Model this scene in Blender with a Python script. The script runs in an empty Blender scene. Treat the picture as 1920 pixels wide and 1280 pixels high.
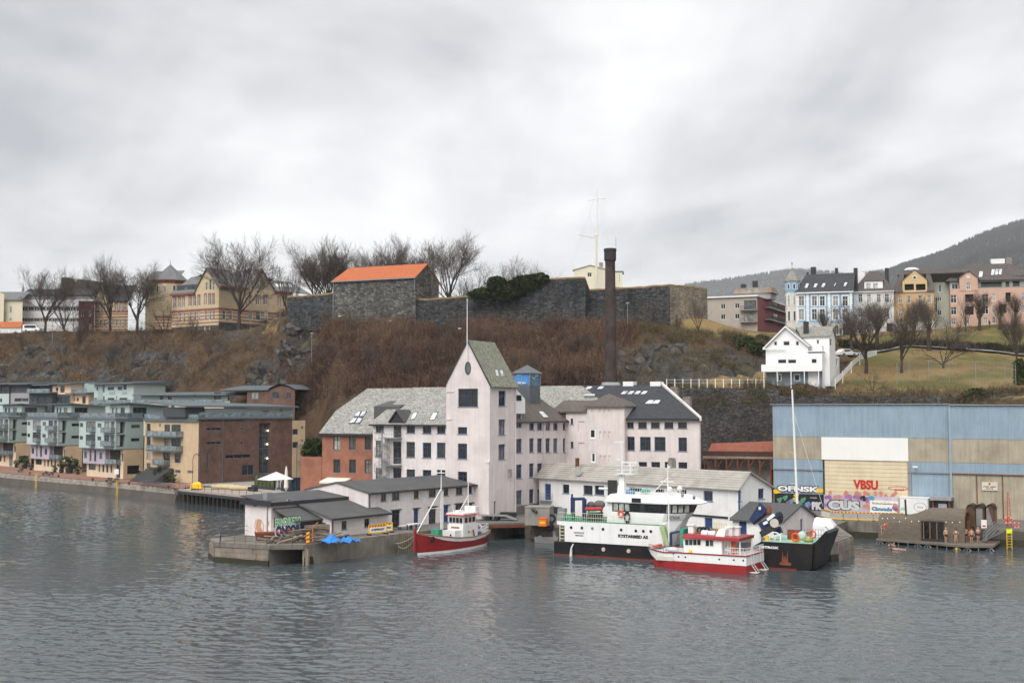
import bpy,bmesh,math,random
import numpy as np
from mathutils import Vector,Matrix,noise
R=math.radians
SC=bpy.context.scene
COL=SC.collection
random.seed(7)
# ------------------------------------------------------------------ camera
FPX,CAMZ=2240.0,17.0
PITCH=math.atan(125/2240)
cam=bpy.data.cameras.new('camera')
cam.sensor_width,cam.lens=36,42
cam.clip_start,cam.clip_end=0.5,30000
camo=bpy.data.objects.new('camera',cam)
camo.location=(0,0,CAMZ)
camo.rotation_euler=(math.pi/2+PITCH,0,0)
COL.objects.link(camo)
SC.camera=camo
# ------------------------------------------------------------------ sky, sun, exposure
SUN_EL,SUN_AZ=48,205 # degrees; azimuth clockwise from +Y (the view direction)
w=bpy.data.worlds.new('World')
SC.world=w
w.use_nodes=True
nt=w.node_tree
nt.nodes.clear()
def wn(t,**k):
 n=nt.nodes.new(t)
 for a,b in k.items():
  setattr(n,a,b)
 return n
out=wn('ShaderNodeOutputWorld');bg=wn('ShaderNodeBackground');bg.inputs[1].default_value=0.1
sky=wn('ShaderNodeTexSky',sky_type='NISHITA',sun_disc=False)
sky.sun_elevation,sky.sun_rotation=R(SUN_EL),R(SUN_AZ)
tc=wn('ShaderNodeTexCoord')
sep=wn('ShaderNodeSeparateXYZ');nt.links.new(tc.outputs['Generated'],sep.inputs[0])
def wm(op,a,b=None,c=None):
 n=wn('ShaderNodeMath',operation=op)
 for i,v in enumerate((a,b,c)):
  if v is None:continue
  if hasattr(v,'node'):nt.links.new(v,n.inputs[i])
  else :n.inputs[i].default_value=v
 return n.outputs[0]
den=wm('ADD',wm('ABSOLUTE',sep.outputs[2]),0.16)
u=wm('DIVIDE',sep.outputs[0],den);v=wm('DIVIDE',sep.outputs[1],den)
cmb=wn('ShaderNodeCombineXYZ');nt.links.new(u,cmb.inputs[0]);nt.links.new(v,cmb.inputs[1])
def cloud(loc,rot,scl,scale,detail,rough,dist):
 m=wn('ShaderNodeMapping');m.inputs['Location'].default_value=loc;m.inputs['Rotation'].default_value=(0,0,R(rot));m.inputs['Scale'].default_value=scl
 nt.links.new(cmb.outputs[0],m.inputs[0])
 n=wn('ShaderNodeTexNoise');n.inputs['Scale'].default_value=scale;n.inputs['Detail'].default_value=detail
 n.inputs['Roughness'].default_value=rough;n.inputs['Distortion'].default_value=dist
 nt.links.new(m.outputs[0],n.inputs[0])
 return n.outputs[0]
c1=cloud((50.13,29.83,0),20,(1,.6,1),.8,6,.52,.5)
c2=cloud((7.7,4.2,2),-15,(1,.8,1),2.0,6,.55,.3)
cl=wm('ADD',wm('MULTIPLY',c1,.74),wm('MULTIPLY',c2,.26))
ramp=wn('ShaderNodeValToRGB')
ramp.color_ramp.elements[0].position=.38;ramp.color_ramp.elements[0].color=(2.4,2.45,2.58,1)
ramp.color_ramp.elements[1].position=.61;ramp.color_ramp.elements[1].color=(5.7,5.68,5.65,1)
e=ramp.color_ramp.elements.new(.5);e.color=(4.1,4.1,4.12,1)
nt.links.new(cl,ramp.inputs[0])
mx=wn('ShaderNodeMix',data_type='RGBA');mx.inputs[0].default_value=.05
nt.links.new(ramp.outputs[0],mx.inputs[6]);nt.links.new(sky.outputs[0],mx.inputs[7])
nt.links.new(mx.outputs[2],bg.inputs[0]);nt.links.new(bg.outputs[0],out.inputs[0])
sd=bpy.data.lights.new('sun','SUN');sd.energy=1.5;sd.angle=R(50);sd.color=(1,.97,.93)
so=bpy.data.objects.new('sun',sd);COL.objects.link(so)
so.rotation_euler=(R(90-SUN_EL),0,R(180-SUN_AZ))
SC.view_settings.view_transform='Standard';SC.view_settings.look='None'
SC.view_settings.exposure=1.1;SC.view_settings.gamma=1
SC.cycles.max_bounces=6;SC.cycles.volume_bounces=4;SC.cycles.volume_step_rate=10
# ------------------------------------------------------------------ picture -> place
cp,sp=math.cos(PITCH),math.sin(PITCH)
CAM=Vector((0,0,CAMZ))
def ray(px,py):
 y=(640-py)/FPX
 return Vector(((px-960)/FPX,cp-y*sp,sp+y*cp))
def at(px,py,Y):
 r=ray(px,py)
 return CAM+r*(Y/r.y)
def gz(px,py,z=0.0):
 r=ray(px,py)
 return CAM+r*((z-CAMZ)/r.z)
def px_of(p):
 d=Vector(p)-CAM
 f=d.y*cp+d.z*sp;up=-d.y*sp+d.z*cp
 return 960+d.x/f*FPX,640-up/f*FPX
def xy(px,Y):
 return ((px-960)/FPX*Y,Y)
def nrm(x,y):
 l=math.hypot(x,y);return (x/l,y/l)
# ------------------------------------------------------------------ materials
MATS={}
def newmat(name):
 m=bpy.data.materials.new(name);m.use_nodes=True
 t=m.node_tree;t.nodes.clear()
 o=t.nodes.new('ShaderNodeOutputMaterial');b=t.nodes.new('ShaderNodeBsdfPrincipled')
 t.links.new(b.outputs[0],o.inputs[0])
 MATS[name]=m
 return m,t,b
def mathn(t,op,a,b=None,c=None,clamp=False):
 n=t.nodes.new('ShaderNodeMath');n.operation=op;n.use_clamp=clamp
 for i,v in enumerate((a,b,c)):
  if v is None:continue
  if hasattr(v,'node'):t.links.new(v,n.inputs[i])
  else :n.inputs[i].default_value=v
 return n.outputs[0]
def noisen(t,vec,scale,detail=4,rough=.55,scl=None):
 if scl:
  m=t.nodes.new('ShaderNodeMapping');m.inputs['Scale'].default_value=scl
  t.links.new(vec,m.inputs[0]);vec=m.outputs[0]
 n=t.nodes.new('ShaderNodeTexNoise');n.inputs['Scale'].default_value=scale
 n.inputs['Detail'].default_value=detail;n.inputs['Roughness'].default_value=rough
 t.links.new(vec,n.inputs[0])
 return n.outputs[0]
def rng(t,v,a,b,c,d):
 n=t.nodes.new('ShaderNodeMapRange')
 t.links.new(v,n.inputs[0])
 for i,x in enumerate((a,b,c,d)):n.inputs[i+1].default_value=x
 return n.outputs[0]
def mixc(t,f,a,b):
 n=t.nodes.new('ShaderNodeMix');n.data_type='RGBA'
 for i,v in ((0,f),(6,a),(7,b)):
  if hasattr(v,'node'):t.links.new(v,n.inputs[i])
  elif i==0:n.inputs[0].default_value=v
  else :n.inputs[i].default_value=(*v[:3],1)
 return n.outputs[2]
def mulc(t,col,f):
 n=t.nodes.new('ShaderNodeVectorMath');n.operation='SCALE'
 if hasattr(col,'node'):t.links.new(col,n.inputs[0])
 else :n.inputs[0].default_value=col[:3]
 t.links.new(f,n.inputs[3])
 return n.outputs[0]
def bumpn(t,b,h,strength,dist=.05):
 n=t.nodes.new('ShaderNodeBump');n.inputs['Strength'].default_value=strength;n.inputs['Distance'].default_value=dist
 t.links.new(h,n.inputs['Height']);t.links.new(n.outputs[0],b.inputs['Normal'])
def wpos(t):
 return t.nodes.new('ShaderNodeNewGeometry').outputs['Position']
def ocoord(t):
 return t.nodes.new('ShaderNodeTexCoord').outputs['Object']
def wallvec(t):
 s=t.nodes.new('ShaderNodeSeparateXYZ');t.links.new(ocoord(t),s.inputs[0])
 c=t.nodes.new('ShaderNodeCombineXYZ')
 t.links.new(mathn(t,'ADD',s.outputs[0],s.outputs[1]),c.inputs[0]);t.links.new(s.outputs[2],c.inputs[1])
 return c.outputs[0]
def mat(name,col,rough=.65,var=.1,scale=.7,streak=0.,bump=0.,metal=0.,spec=.35,dirt=None,dirta=0.):
 """painted / plain surface: base colour, patchy wear, rain streaks"""
 if name in MATS:return MATS[name]
 m,t,b=newmat(name)
 p=wpos(t)
 c=mulc(t,col,rng(t,noisen(t,p,scale,6,.6),.25,.75,1-var,1+var))
 if streak:
  s=noisen(t,p,1.0,5,.6,(2.6,2.6,.16))
  c=mixc(t,rng(t,s,.45,.8,0,streak),c,tuple(x*.45 for x in col))
 if dirta:
  s=noisen(t,p,.35,8,.65)
  c=mixc(t,rng(t,s,.45,.7,0,dirta),c,dirt)
 t.links.new(c,b.inputs['Base Color'])
 b.inputs['Roughness'].default_value=rough;b.inputs['Metallic'].default_value=metal
 b.inputs['Specular IOR Level'].default_value=spec
 if bump:bumpn(t,b,noisen(t,p,9,4),bump,.03)
 return m
def brickmat(name,c1,c2,mortar,bw=.25,bh=.075,size=.012,var=.25,bump=.4):
 if name in MATS:return MATS[name]
 m,t,b=newmat(name)
 k=t.nodes.new('ShaderNodeTexBrick');t.links.new(wallvec(t),k.inputs[0])
 for i,v in ((1,c1),(2,c2),(3,mortar)):k.inputs[i].default_value=(*v,1)
 k.inputs['Scale'].default_value=1;k.inputs['Brick Width'].default_value=bw;k.inputs['Row Height'].default_value=bh
 k.inputs['Mortar Size'].default_value=size;k.inputs['Bias'].default_value=0
 p=wpos(t)
 f=mathn(t,'MULTIPLY',rng(t,noisen(t,p,.5,6,.65),.3,.7,1-var,1+var),rng(t,noisen(t,wallvec(t),3.0,3,.6,(1.2,4,1)),.3,.7,.8,1.2))
 t.links.new(mulc(t,k.outputs[0],f),b.inputs['Base Color'])
 b.inputs['Roughness'].default_value=.85;b.inputs['Specular IOR Level'].default_value=.2
 bumpn(t,b,k.outputs[1],-bump,.02)
 return m
def rubblemat(name,c1,c2,dark,scale=1.6,streak=.3,moss=None,mossa=0):
 if name in MATS:return MATS[name]
 m,t,b=newmat(name)
 p=wpos(t)
 mp=t.nodes.new('ShaderNodeMapping');mp.inputs['Scale'].default_value=(1,1,1.9);t.links.new(p,mp.inputs[0])
 vo=t.nodes.new('ShaderNodeTexVoronoi');vo.inputs['Scale'].default_value=scale;t.links.new(mp.outputs[0],vo.inputs[0])
 ve=t.nodes.new('ShaderNodeTexVoronoi');ve.feature='DISTANCE_TO_EDGE';ve.inputs['Scale'].default_value=scale;t.links.new(mp.outputs[0],ve.inputs[0])
 s=t.nodes.new('ShaderNodeSeparateColor');t.links.new(vo.outputs['Color'],s.inputs[0])
 c=mixc(t,s.outputs[0],c1,c2)
 c=mulc(t,c,rng(t,noisen(t,p,.25,7,.65),.3,.7,.6,1.4))
 c=mulc(t,c,rng(t,noisen(t,p,6,3,.6),.3,.7,.75,1.25))
 c=mixc(t,rng(t,ve.outputs[0],.0,.09,.85,0),c,dark)
 if streak:c=mixc(t,rng(t,noisen(t,p,.8,5,.6,(1.5,1.5,.12)),.45,.75,0,streak),c,dark)
 if mossa:c=mixc(t,rng(t,noisen(t,p,.3,7,.7),.5,.7,0,mossa),c,moss)
 t.links.new(c,b.inputs['Base Color']);b.inputs['Roughness'].default_value=.9;b.inputs['Specular IOR Level'].default_value=.15
 bumpn(t,b,rng(t,ve.outputs[0],0,.12,0,1),.8,.12)
 return m
def slatemat(name,c1,c2,lichen,la,bw=.32,bh=.3,rough=.75):
 """roofing slates or tiles laid in rows, with lichen patches"""
 if name in MATS:return MATS[name]
 m,t,b=newmat(name)
 s=t.nodes.new('ShaderNodeSeparateXYZ');t.links.new(ocoord(t),s.inputs[0])
 c=t.nodes.new('ShaderNodeCombineXYZ')
 t.links.new(mathn(t,'ADD',s.outputs[0],s.outputs[1]),c.inputs[0]);t.links.new(mathn(t,'MULTIPLY',s.outputs[2],1.7),c.inputs[1])
 k=t.nodes.new('ShaderNodeTexBrick');t.links.new(c.outputs[0],k.inputs[0])
 for i,v in ((1,c1),(2,c2),(3,tuple(x*.45 for x in c1))):k.inputs[i].default_value=(*v,1)
 k.inputs['Scale'].default_value=1;k.inputs['Brick Width'].default_value=bw;k.inputs['Row Height'].default_value=bh;k.inputs['Mortar Size'].default_value=.02
 p=wpos(t)
 cc=mulc(t,k.outputs[0],rng(t,noisen(t,p,2.5,6,.65),.3,.7,.72,1.28))
 if la:
  l=mathn(t,'MULTIPLY',rng(t,noisen(t,p,.35,6,.65),.35,.62,.25,1),rng(t,noisen(t,p,3.2,5,.7),.42,.6,0,la))
  cc=mixc(t,l,cc,lichen)
 t.links.new(cc,b.inputs['Base Color']);b.inputs['Roughness'].default_value=rough;b.inputs['Specular IOR Level'].default_value=.3
 bumpn(t,b,k.outputs[1],-.5,.03)
 return m
def glassmat(name,dark=(.015,.018,.022),light=(.16,.16,.15),chance=.25,rough=.06):
 """window pane: dark room behind, here and there a pale curtain; the sky mirrors in it"""
 if name in MATS:return MATS[name]
 m,t,b=newmat(name)
 oi=t.nodes.new('ShaderNodeObjectInfo')
 f=rng(t,oi.outputs['Random'],1-chance,1,0,1)
 c=mixc(t,f,dark,light)
 c=mulc(t,c,rng(t,noisen(t,wpos(t),1.3,3),.3,.7,.5,1.5))
 t.links.new(c,b.inputs['Base Color']);b.inputs['Roughness'].default_value=rough;b.inputs['Specular IOR Level'].default_value=.5
 bumpn(t,b,noisen(t,wpos(t),.8,2),.03,.3)
 return m
# ------------------------------------------------------------------ mesh helpers
class MB:
 def __init__(s):s.v=[];s.f=[]
 def add(s,vs,fs):
  n=len(s.v);s.v+=[tuple(x) for x in vs];s.f+=[tuple(i+n for i in f) for f in fs];return s
 def poly(s,pts):return s.add(pts,[tuple(range(len(pts)))])
 def box(s,x0,x1,y0,y1,z0,z1):
  return s.add([(x0,y0,z0),(x1,y0,z0),(x1,y1,z0),(x0,y1,z0),(x0,y0,z1),(x1,y0,z1),(x1,y1,z1),(x0,y1,z1)],
     [(0,3,2,1),(4,5,6,7),(0,1,5,4),(1,2,6,5),(2,3,7,6),(3,0,4,7)])
 def hexa(s,b4,t4):
  return s.add(list(b4)+list(t4),[(0,3,2,1),(4,5,6,7),(0,1,5,4),(1,2,6,5),(2,3,7,6),(3,0,4,7)])
 def prism(s,pts,vec):
  n=len(pts);q=[tuple(Vector(p)+Vector(vec)) for p in pts]
  return s.add(list(pts)+q,[tuple(range(n))[::-1],tuple(range(n,2*n))]+[(i,(i+1)%n,n+(i+1)%n,n+i) for i in range(n)])
 def tube(s,a,b,r0,r1=None,n=8,cap=True):
  a,b=Vector(a),Vector(b);r1=r0 if r1 is None else r1
  d=(b-a)
  if d.length<1e-6:return s
  d.normalize()
  x=d.orthogonal().normalized();y=d.cross(x)
  vs=[];
  for p,r in ((a,r0),(b,r1)):
   for i in range(n):
    k=2*math.pi*i/n
    vs.append(p+x*(r*math.cos(k))+y*(r*math.sin(k)))
  fs=[(i,(i+1)%n,n+(i+1)%n,n+i) for i in range(n)]
  if cap:fs+=[tuple(range(n))[::-1],tuple(range(n,2*n))]
  return s.add(vs,fs)
 def path(s,pts,r,n=6):
  for a,b in zip(pts[:-1],pts[1:]):s.tube(a,b,r,n=n)
  return s
 def lathe(s,prof,c=(0,0,0),n=16):
  c=Vector(c);vs=[]
  for r,z in prof:
   for i in range(n):
    k=2*math.pi*i/n;vs.append(c+Vector((r*math.cos(k),r*math.sin(k),z)))
  fs=[(j*n+i,j*n+(i+1)%n,(j+1)*n+(i+1)%n,(j+1)*n+i) for j in range(len(prof)-1) for i in range(n)]
  fs+=[tuple(range(n))[::-1],tuple(range((len(prof)-1)*n,len(prof)*n))]
  return s.add(vs,fs)
 def torus(s,c,ax,R_,r,n=20,m=8):
  c=Vector(c);ax=Vector(ax).normalized();x=ax.orthogonal().normalized();y=ax.cross(x);vs=[]
  for i in range(n):
   k=2*math.pi*i/n;rad=x*math.cos(k)+y*math.sin(k)
   for j in range(m):
    q=2*math.pi*j/m;vs.append(c+rad*(R_+r*math.cos(q))+ax*(r*math.sin(q)))
  return s.add(vs,[(i*m+j,((i+1)%n)*m+j,((i+1)%n)*m+(j+1)%m,i*m+(j+1)%m) for i in range(n) for j in range(m)])
 def ball(s,c,rx,ry=None,rz=None,n=10,m=7):
  ry=rx if ry is None else ry;rz=rx if rz is None else rz
  vs=[];c=Vector(c)
  for j in range(m+1):
   th=math.pi*j/m
   for i in range(n):
    k=2*math.pi*i/n;vs.append(c+Vector((rx*math.sin(th)*math.cos(k),ry*math.sin(th)*math.sin(k),rz*math.cos(th))))
  return s.add(vs,[(j*n+i,(j+1)*n+i,(j+1)*n+(i+1)%n,j*n+(i+1)%n) for j in range(m) for i in range(n)])
 def loft(s,secs,closed=True,cap=True):
  n=len(secs[0]);vs=[p for q in secs for p in q];fs=[]
  for j in range(len(secs)-1):
   for i in range(n if closed else n-1):
    fs.append((j*n+i,j*n+(i+1)%n,(j+1)*n+(i+1)%n,(j+1)*n+i))
  if cap:fs+=[tuple(range(n))[::-1],tuple(range((len(secs)-1)*n,len(secs)*n))]
  return s.add(vs,fs)
 def mesh(s,name):
  me=bpy.data.meshes.new(name);me.from_pydata(s.v,[],s.f)
  bm=bmesh.new();bm.from_mesh(me)
  bmesh.ops.recalc_face_normals(bm,faces=bm.faces);bm.to_mesh(me);bm.free()
  return me
 def build(s,name,m,parent=None,loc=None,rz=0,smooth=False):
  me=s.mesh(name);me.materials.append(m)
  if smooth:me.polygons.foreach_set('use_smooth',[True]*len(me.polygons))
  return link(name,me,parent,loc,rz)
def link(name,me,parent=None,loc=None,rz=0):
 o=bpy.data.objects.new(name,me);COL.objects.link(o)
 if parent is not None:o.parent=parent
 if loc is not None:o.location=loc
 if rz:o.rotation_euler=(0,0,rz)
 return o
def tag(o,label=None,cat=None,group=None,kind=None):
 for k,v in (('label',label),('category',cat),('group',group),('kind',kind)):
  if v:o[k]=v
 return o
def empty(name,loc,rz=0,label=None,cat=None,group=None):
 o=bpy.data.objects.new(name,None);COL.objects.link(o);o.location=loc;o.rotation_euler=(0,0,rz);o.empty_display_size=.3
 return tag(o,label,cat,group)
def copy_tree(o,parent=None):
 c=o.copy();COL.objects.link(c);c.parent=parent
 for ch in [x for x in bpy.data.objects if x.parent==o]:copy_tree(ch,c)
 return c
_TXT={}
def text_mb(txt,width,height,bold=0.0,extrude=.012,shear=0):
 """upright lettering in the x-z plane, facing -y, scaled to width x height"""
 cu=bpy.data.curves.new('letters','FONT');cu.body=txt;cu.size=1;cu.offset=bold;cu.extrude=0;cu.shear=shear;cu.resolution_u=3
 ob=bpy.data.objects.new('letters',cu);COL.objects.link(ob)
 dg=bpy.context.evaluated_depsgraph_get()
 me=bpy.data.meshes.new_from_object(ob.evaluated_get(dg))
 vs=[v.co.copy() for v in me.vertices];fs=[tuple(p.vertices) for p in me.polygons]
 bpy.data.objects.remove(ob);bpy.data.curves.remove(cu);bpy.data.meshes.remove(me)
 x0,x1=min(v.x for v in vs),max(v.x for v in vs);y0,y1=min(v.y for v in vs),max(v.y for v in vs)
 mb=MB();mb.add([((v.x-x0)/(x1-x0)*width,-extrude,(v.y-y0)/(y1-y0)*height) for v in vs],fs)
 return mb
# ------------------------------------------------------------------ buildings
WSTY={}
_WC={}
def window_mesh(w_,h_,st):
 key=(round(w_,2),round(h_,2),st)
 if key in _WC:return _WC[key]
 S=WSTY[st];t=S.get('t',.09);d=.1;mb=MB();m2=max(t*.7,.04)
 mb.box(0,w_,0,d,0,t).box(0,w_,0,d,h_-t,h_).box(0,t,0,d,t,h_-t).box(w_-t,w_,0,d,t,h_-t)
 for i in range(1,S.get('cols',1)):
  x=w_*i/S['cols'];mb.box(x-m2/2,x+m2/2,.01,d-.01,t,h_-t)
 for f in S.get('rows',()):
  z=h_*f;mb.box(t,w_-t,.015,d-.015,z-m2/2,z+m2/2)
 fr=mb.mesh('window');fr.materials.append(S['fm'])
 pn=MB().box(t*.5,w_-t*.5,.06,.075,t*.5,h_-t*.5).mesh('pane');pn.materials.append(S.get('glass') or glassmat('glass'))
 si=None
 if S.get('sill'):
  o_=.06
  si=MB().box(-.1,w_+.1,-S.get('rec',.15)-o_,.0,-.1,-.004).mesh('sill');si.materials.append(S['sill'])
 tr=None
 if S.get('trim'):
  q=S.get('trimw',.16);y0=-S.get('rec',.15)-.05;y1=-S.get('rec',.15)-.003;k=MB()
  k.box(-q,w_+q,y0,y1,h_+.002,h_+q*1.5).box(-q,0,y0,y1,0,h_+.001).box(w_,w_+q,y0,y1,0,h_+.001)
  tr=k.mesh('trim');tr.materials.append(S['trim'])
 _WC[key]=(fr,pn,si,tr);return _WC[key]
class Bld:
 """a thing whose local x runs along its front, y away from the viewer, z up"""
 def __init__(s,name,label,cat,p0,d,z0=2.2,group=None):
  s.ang=math.atan2(d[1],d[0]);s.p0=Vector((p0[0],p0[1],z0));s.z0=z0
  s.e=empty(name,s.p0,s.ang,label,cat,group)
  s.inv=Matrix.Rotation(-s.ang,3,'Z');s.rot=Matrix.Rotation(s.ang,3,'Z')
 def wpt(s,x,y,z):return s.p0+s.rot@Vector((x,y,z))
 def lpt(s,p):return s.inv@(Vector(p)-s.p0)
 def hit(s,px,py,face=('F',0)):
  o=s.inv@(CAM-s.p0);r=s.inv@ray(px,py)
  if face[0] in 'FB':k=(face[1]-o.y)/r.y
  else :k=(face[1]-o.x)/r.x
  p=o+r*k
  return ({'F':p.x,'R':p.y,'L':-p.y,'B':-p.x}[face[0]],p.z)
 def S(s,px,py,face=('F',0)):return s.hit(px,py,face)[0]
 def Z(s,px,py,face=('F',0)):return s.hit(px,py,face)[1]
 def fl(s,face): # placement of face-local meshes
  return {'F':((0,face[1],0),0),'R':((face[1],0,0),math.pi/2),'L':((face[1],0,0),-math.pi/2),'B':((0,face[1],0),math.pi)}[face[0]]
 def rects(s,face,rs,st,conv=None):
  o=[]
  for r in rs:
   a,b=(r[0],r[1]),(r[2],r[3])
   if conv:a,b=conv(*a),conv(*b)
   mx_,my_=(a[0]+b[0])/2,(a[1]+b[1])/2
   s0,s1=s.S(a[0],my_,face),s.S(b[0],my_,face)
   z0,z1=s.Z(mx_,b[1],face),s.Z(mx_,a[1],face)
   if s0>s1:s0,s1=s1,s0
   o.append((s0,z0,s1,z1,st))
  return o
 def wall(s,face,s0,s1,z0,top,opens,m,name='wall',windows=True,label=None):
  prof=[(s0,top),(s1,top)] if not isinstance(top,(list,tuple)) else sorted(top)
  def H(x):
   for (a,ha),(b,hb) in zip(prof[:-1],prof[1:]):
    if a-1e-9<=x<=b+1e-9:return ha+(hb-ha)*(x-a)/max(b-a,1e-9)
   return prof[-1][1] if x>prof[-1][0] else prof[0][1]
  opens=[(max(o[0],s0+.02),max(o[1],z0),min(o[2],s1-.02),o[3],o[4]) for o in opens]
  opens=[o for o in opens if o[2]-o[0]>.1 and o[3]-o[1]>.1]
  xs=sorted(set([s0,s1]+[p[0] for p in prof if s0<p[0]<s1]+[x for o in opens for x in (o[0],o[2])]))
  zs=sorted(set([z0]+[z for o in opens for z in (o[1],o[3])]+[max(p[1] for p in prof)]))
  mb=MB()
  for a,b in zip(xs[:-1],xs[1:]):
   if b-a<1e-4:continue
   ha,hb=H(a+1e-6),H(b-1e-6)
   for c,d in zip(zs[:-1],zs[1:]):
    if d-c<1e-4:continue
    mx_,mz_=(a+b)/2,(c+d)/2
    if any(o[0]<=mx_<=o[2] and o[1]<=mz_<=o[3] for o in opens):continue
    pts=[(a,c),(b,c),(b,d),(a,d)];k=[]
    def g(p):return (ha+(hb-ha)*(p[0]-a)/(b-a))-p[1]
    for i in range(4):
     p,q=pts[i],pts[(i+1)%4];gp,gq=g(p),g(q)
     if gp>=-1e-9:k.append(p)
     if (gp>1e-9 and gq<-1e-9) or (gp<-1e-9 and gq>1e-9):
      f=gp/(gp-gq);k.append((p[0]+(q[0]-p[0])*f,p[1]+(q[1]-p[1])*f))
    if len(k)>=3:mb.v+=[(x,0,z) for x,z in k];mb.f.append(tuple(range(len(mb.v)-len(k),len(mb.v))))
  for o in opens:
   rec=WSTY[o[4]].get('rec',.15)+.12;a,c,b,d=o[:4]
   mb.poly([(a,0,c),(b,0,c),(b,rec,c),(a,rec,c)]).poly([(a,0,d),(a,rec,d),(b,rec,d),(b,0,d)])
   mb.poly([(a,0,c),(a,rec,c),(a,rec,d),(a,0,d)]).poly([(b,0,c),(b,0,d),(b,rec,d),(b,rec,c)])
  me=bpy.data.meshes.new(name);me.from_pydata(mb.v,[],mb.f);me.materials.append(m)
  loc,rz=s.fl(face)
  o=link(name,me,s.e,loc,rz)
  if label:o['label']=label
  if windows:
   for q in opens:s.window(face,*q)
  return o
 def window(s,face,a,c,b,d,st):
  S=WSTY[st];fr,pn,si,tr=window_mesh(b-a,d-c,st)
  loc,rz=s.fl(face);rm=Matrix.Rotation(rz,3,'Z')
  p=Vector(loc)+rm@Vector((a,S.get('rec',.15),c))
  o=link(S.get('name','window'),fr,s.e,p,rz);link('pane' if not S.get('door') else 'door_panel',pn,o)
  if si:link('sill',si,o)
  if tr:link('trim',tr,o)
  return o
 def mb(s,mb,name,m,parent=None,smooth=False):return mb.build(name,m,parent or s.e,smooth=smooth)
 def roof(s,polys,m,th=.18,name='roof',parent=None):
  mb=MB()
  for p in polys:mb.prism(p,(0,0,-th))
  return mb.build(name,m,parent or s.e)
 def gable(s,x0,x1,y0,y1,ze,zr,m,axis='x',ov=.35,th=.18,name='roof',back=True):
  if axis=='x':
   ym=(y0+y1)/2;k=(zr-ze)/(ym-y0)
   P=[[(x0-ov,y0-ov,ze-k*ov),(x1+ov,y0-ov,ze-k*ov),(x1+ov,ym,zr),(x0-ov,ym,zr)],
    [(x0-ov,ym,zr),(x1+ov,ym,zr),(x1+ov,y1+ov,ze-k*ov),(x0-ov,y1+ov,ze-k*ov)]]
  else :
   xm=(x0+x1)/2;k=(zr-ze)/(xm-x0)
   P=[[(x0-ov,y0-ov,ze-k*ov),(xm,y0-ov,zr),(xm,y1+ov,zr),(x0-ov,y1+ov,ze-k*ov)],
    [(xm,y0-ov,zr),(x1+ov,y0-ov,ze-k*ov),(x1+ov,y1+ov,ze-k*ov),(xm,y1+ov,zr)]]
  return s.roof(P,m,th,name)
 def skylight(s,roofpts,corners_px,m_frame,parent):
  """roof window: pixel quad dropped on the roof plane through three local points"""
  a,b,c=(Vector(p) for p in roofpts);n=(b-a).cross(c-a).normalized()
  if n.z<0:n=-n
  o=s.inv@(CAM-s.p0);q=[]
  for px,py in corners_px:
   r=s.inv@ray(px,py);q.append(o+r*((a-o).dot(n)/r.dot(n)))
  mid=sum(q,Vector())/4
  f=MB().prism([tuple(x+n*.02) for x in q],tuple(n*.1)).build('skylight',m_frame,parent)
  MB().prism([tuple(mid+(x-mid)*.84+n*.1) for x in q],tuple(n*.035)).build('pane',glassmat('glass_roof_sky',(.55,.58,.62),(.68,.7,.73),.5,.04),f)  # pale pane colour holds a painted sky reflection
  return f
 def pt(s,px,py,face): # local 3-D point on a face plane
  h=s.hit(px,py,face);loc,rz=s.fl(face)
  return Vector(loc)+Matrix.Rotation(rz,3,'Z')@Vector((h[0],0,h[1]))
def zc(ox,oy,k):return lambda x,y:(ox+x/k,oy+y/k)
# ================================================================== water, hill, mountains, quays
QZ=2.2
def watermat():
 m,t,b=newmat('water')
 p=wpos(t)
 n1=noisen(t,p,.6,3,.55,(1,.8,1));n2=noisen(t,p,1.6,3,.6,(1,.8,1));n3=noisen(t,p,.14,2,.5,(1,.7,1));n4=noisen(t,p,4.5,2,.6)
 wind=rng(t,noisen(t,p,.016,4,.6,(1,.5,1)),.36,.62,.3,1.35)
 h=mathn(t,'ADD',mathn(t,'ADD',mathn(t,'MULTIPLY',n1,1.0),mathn(t,'MULTIPLY',n2,.42)),mathn(t,'ADD',mathn(t,'MULTIPLY',n3,.9),mathn(t,'MULTIPLY',n4,.16)))
 h=mathn(t,'MULTIPLY',h,wind)
 bumpn(t,b,h,1.0,.07)
 t.links.new(mixc(t,noisen(t,p,.03,2),(.06,.074,.081),(.072,.087,.094)),b.inputs['Base Color'])
 b.inputs['Roughness'].default_value=.04;b.inputs['IOR'].default_value=1.33;b.inputs['Specular IOR Level'].default_value=.5
 return m
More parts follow.
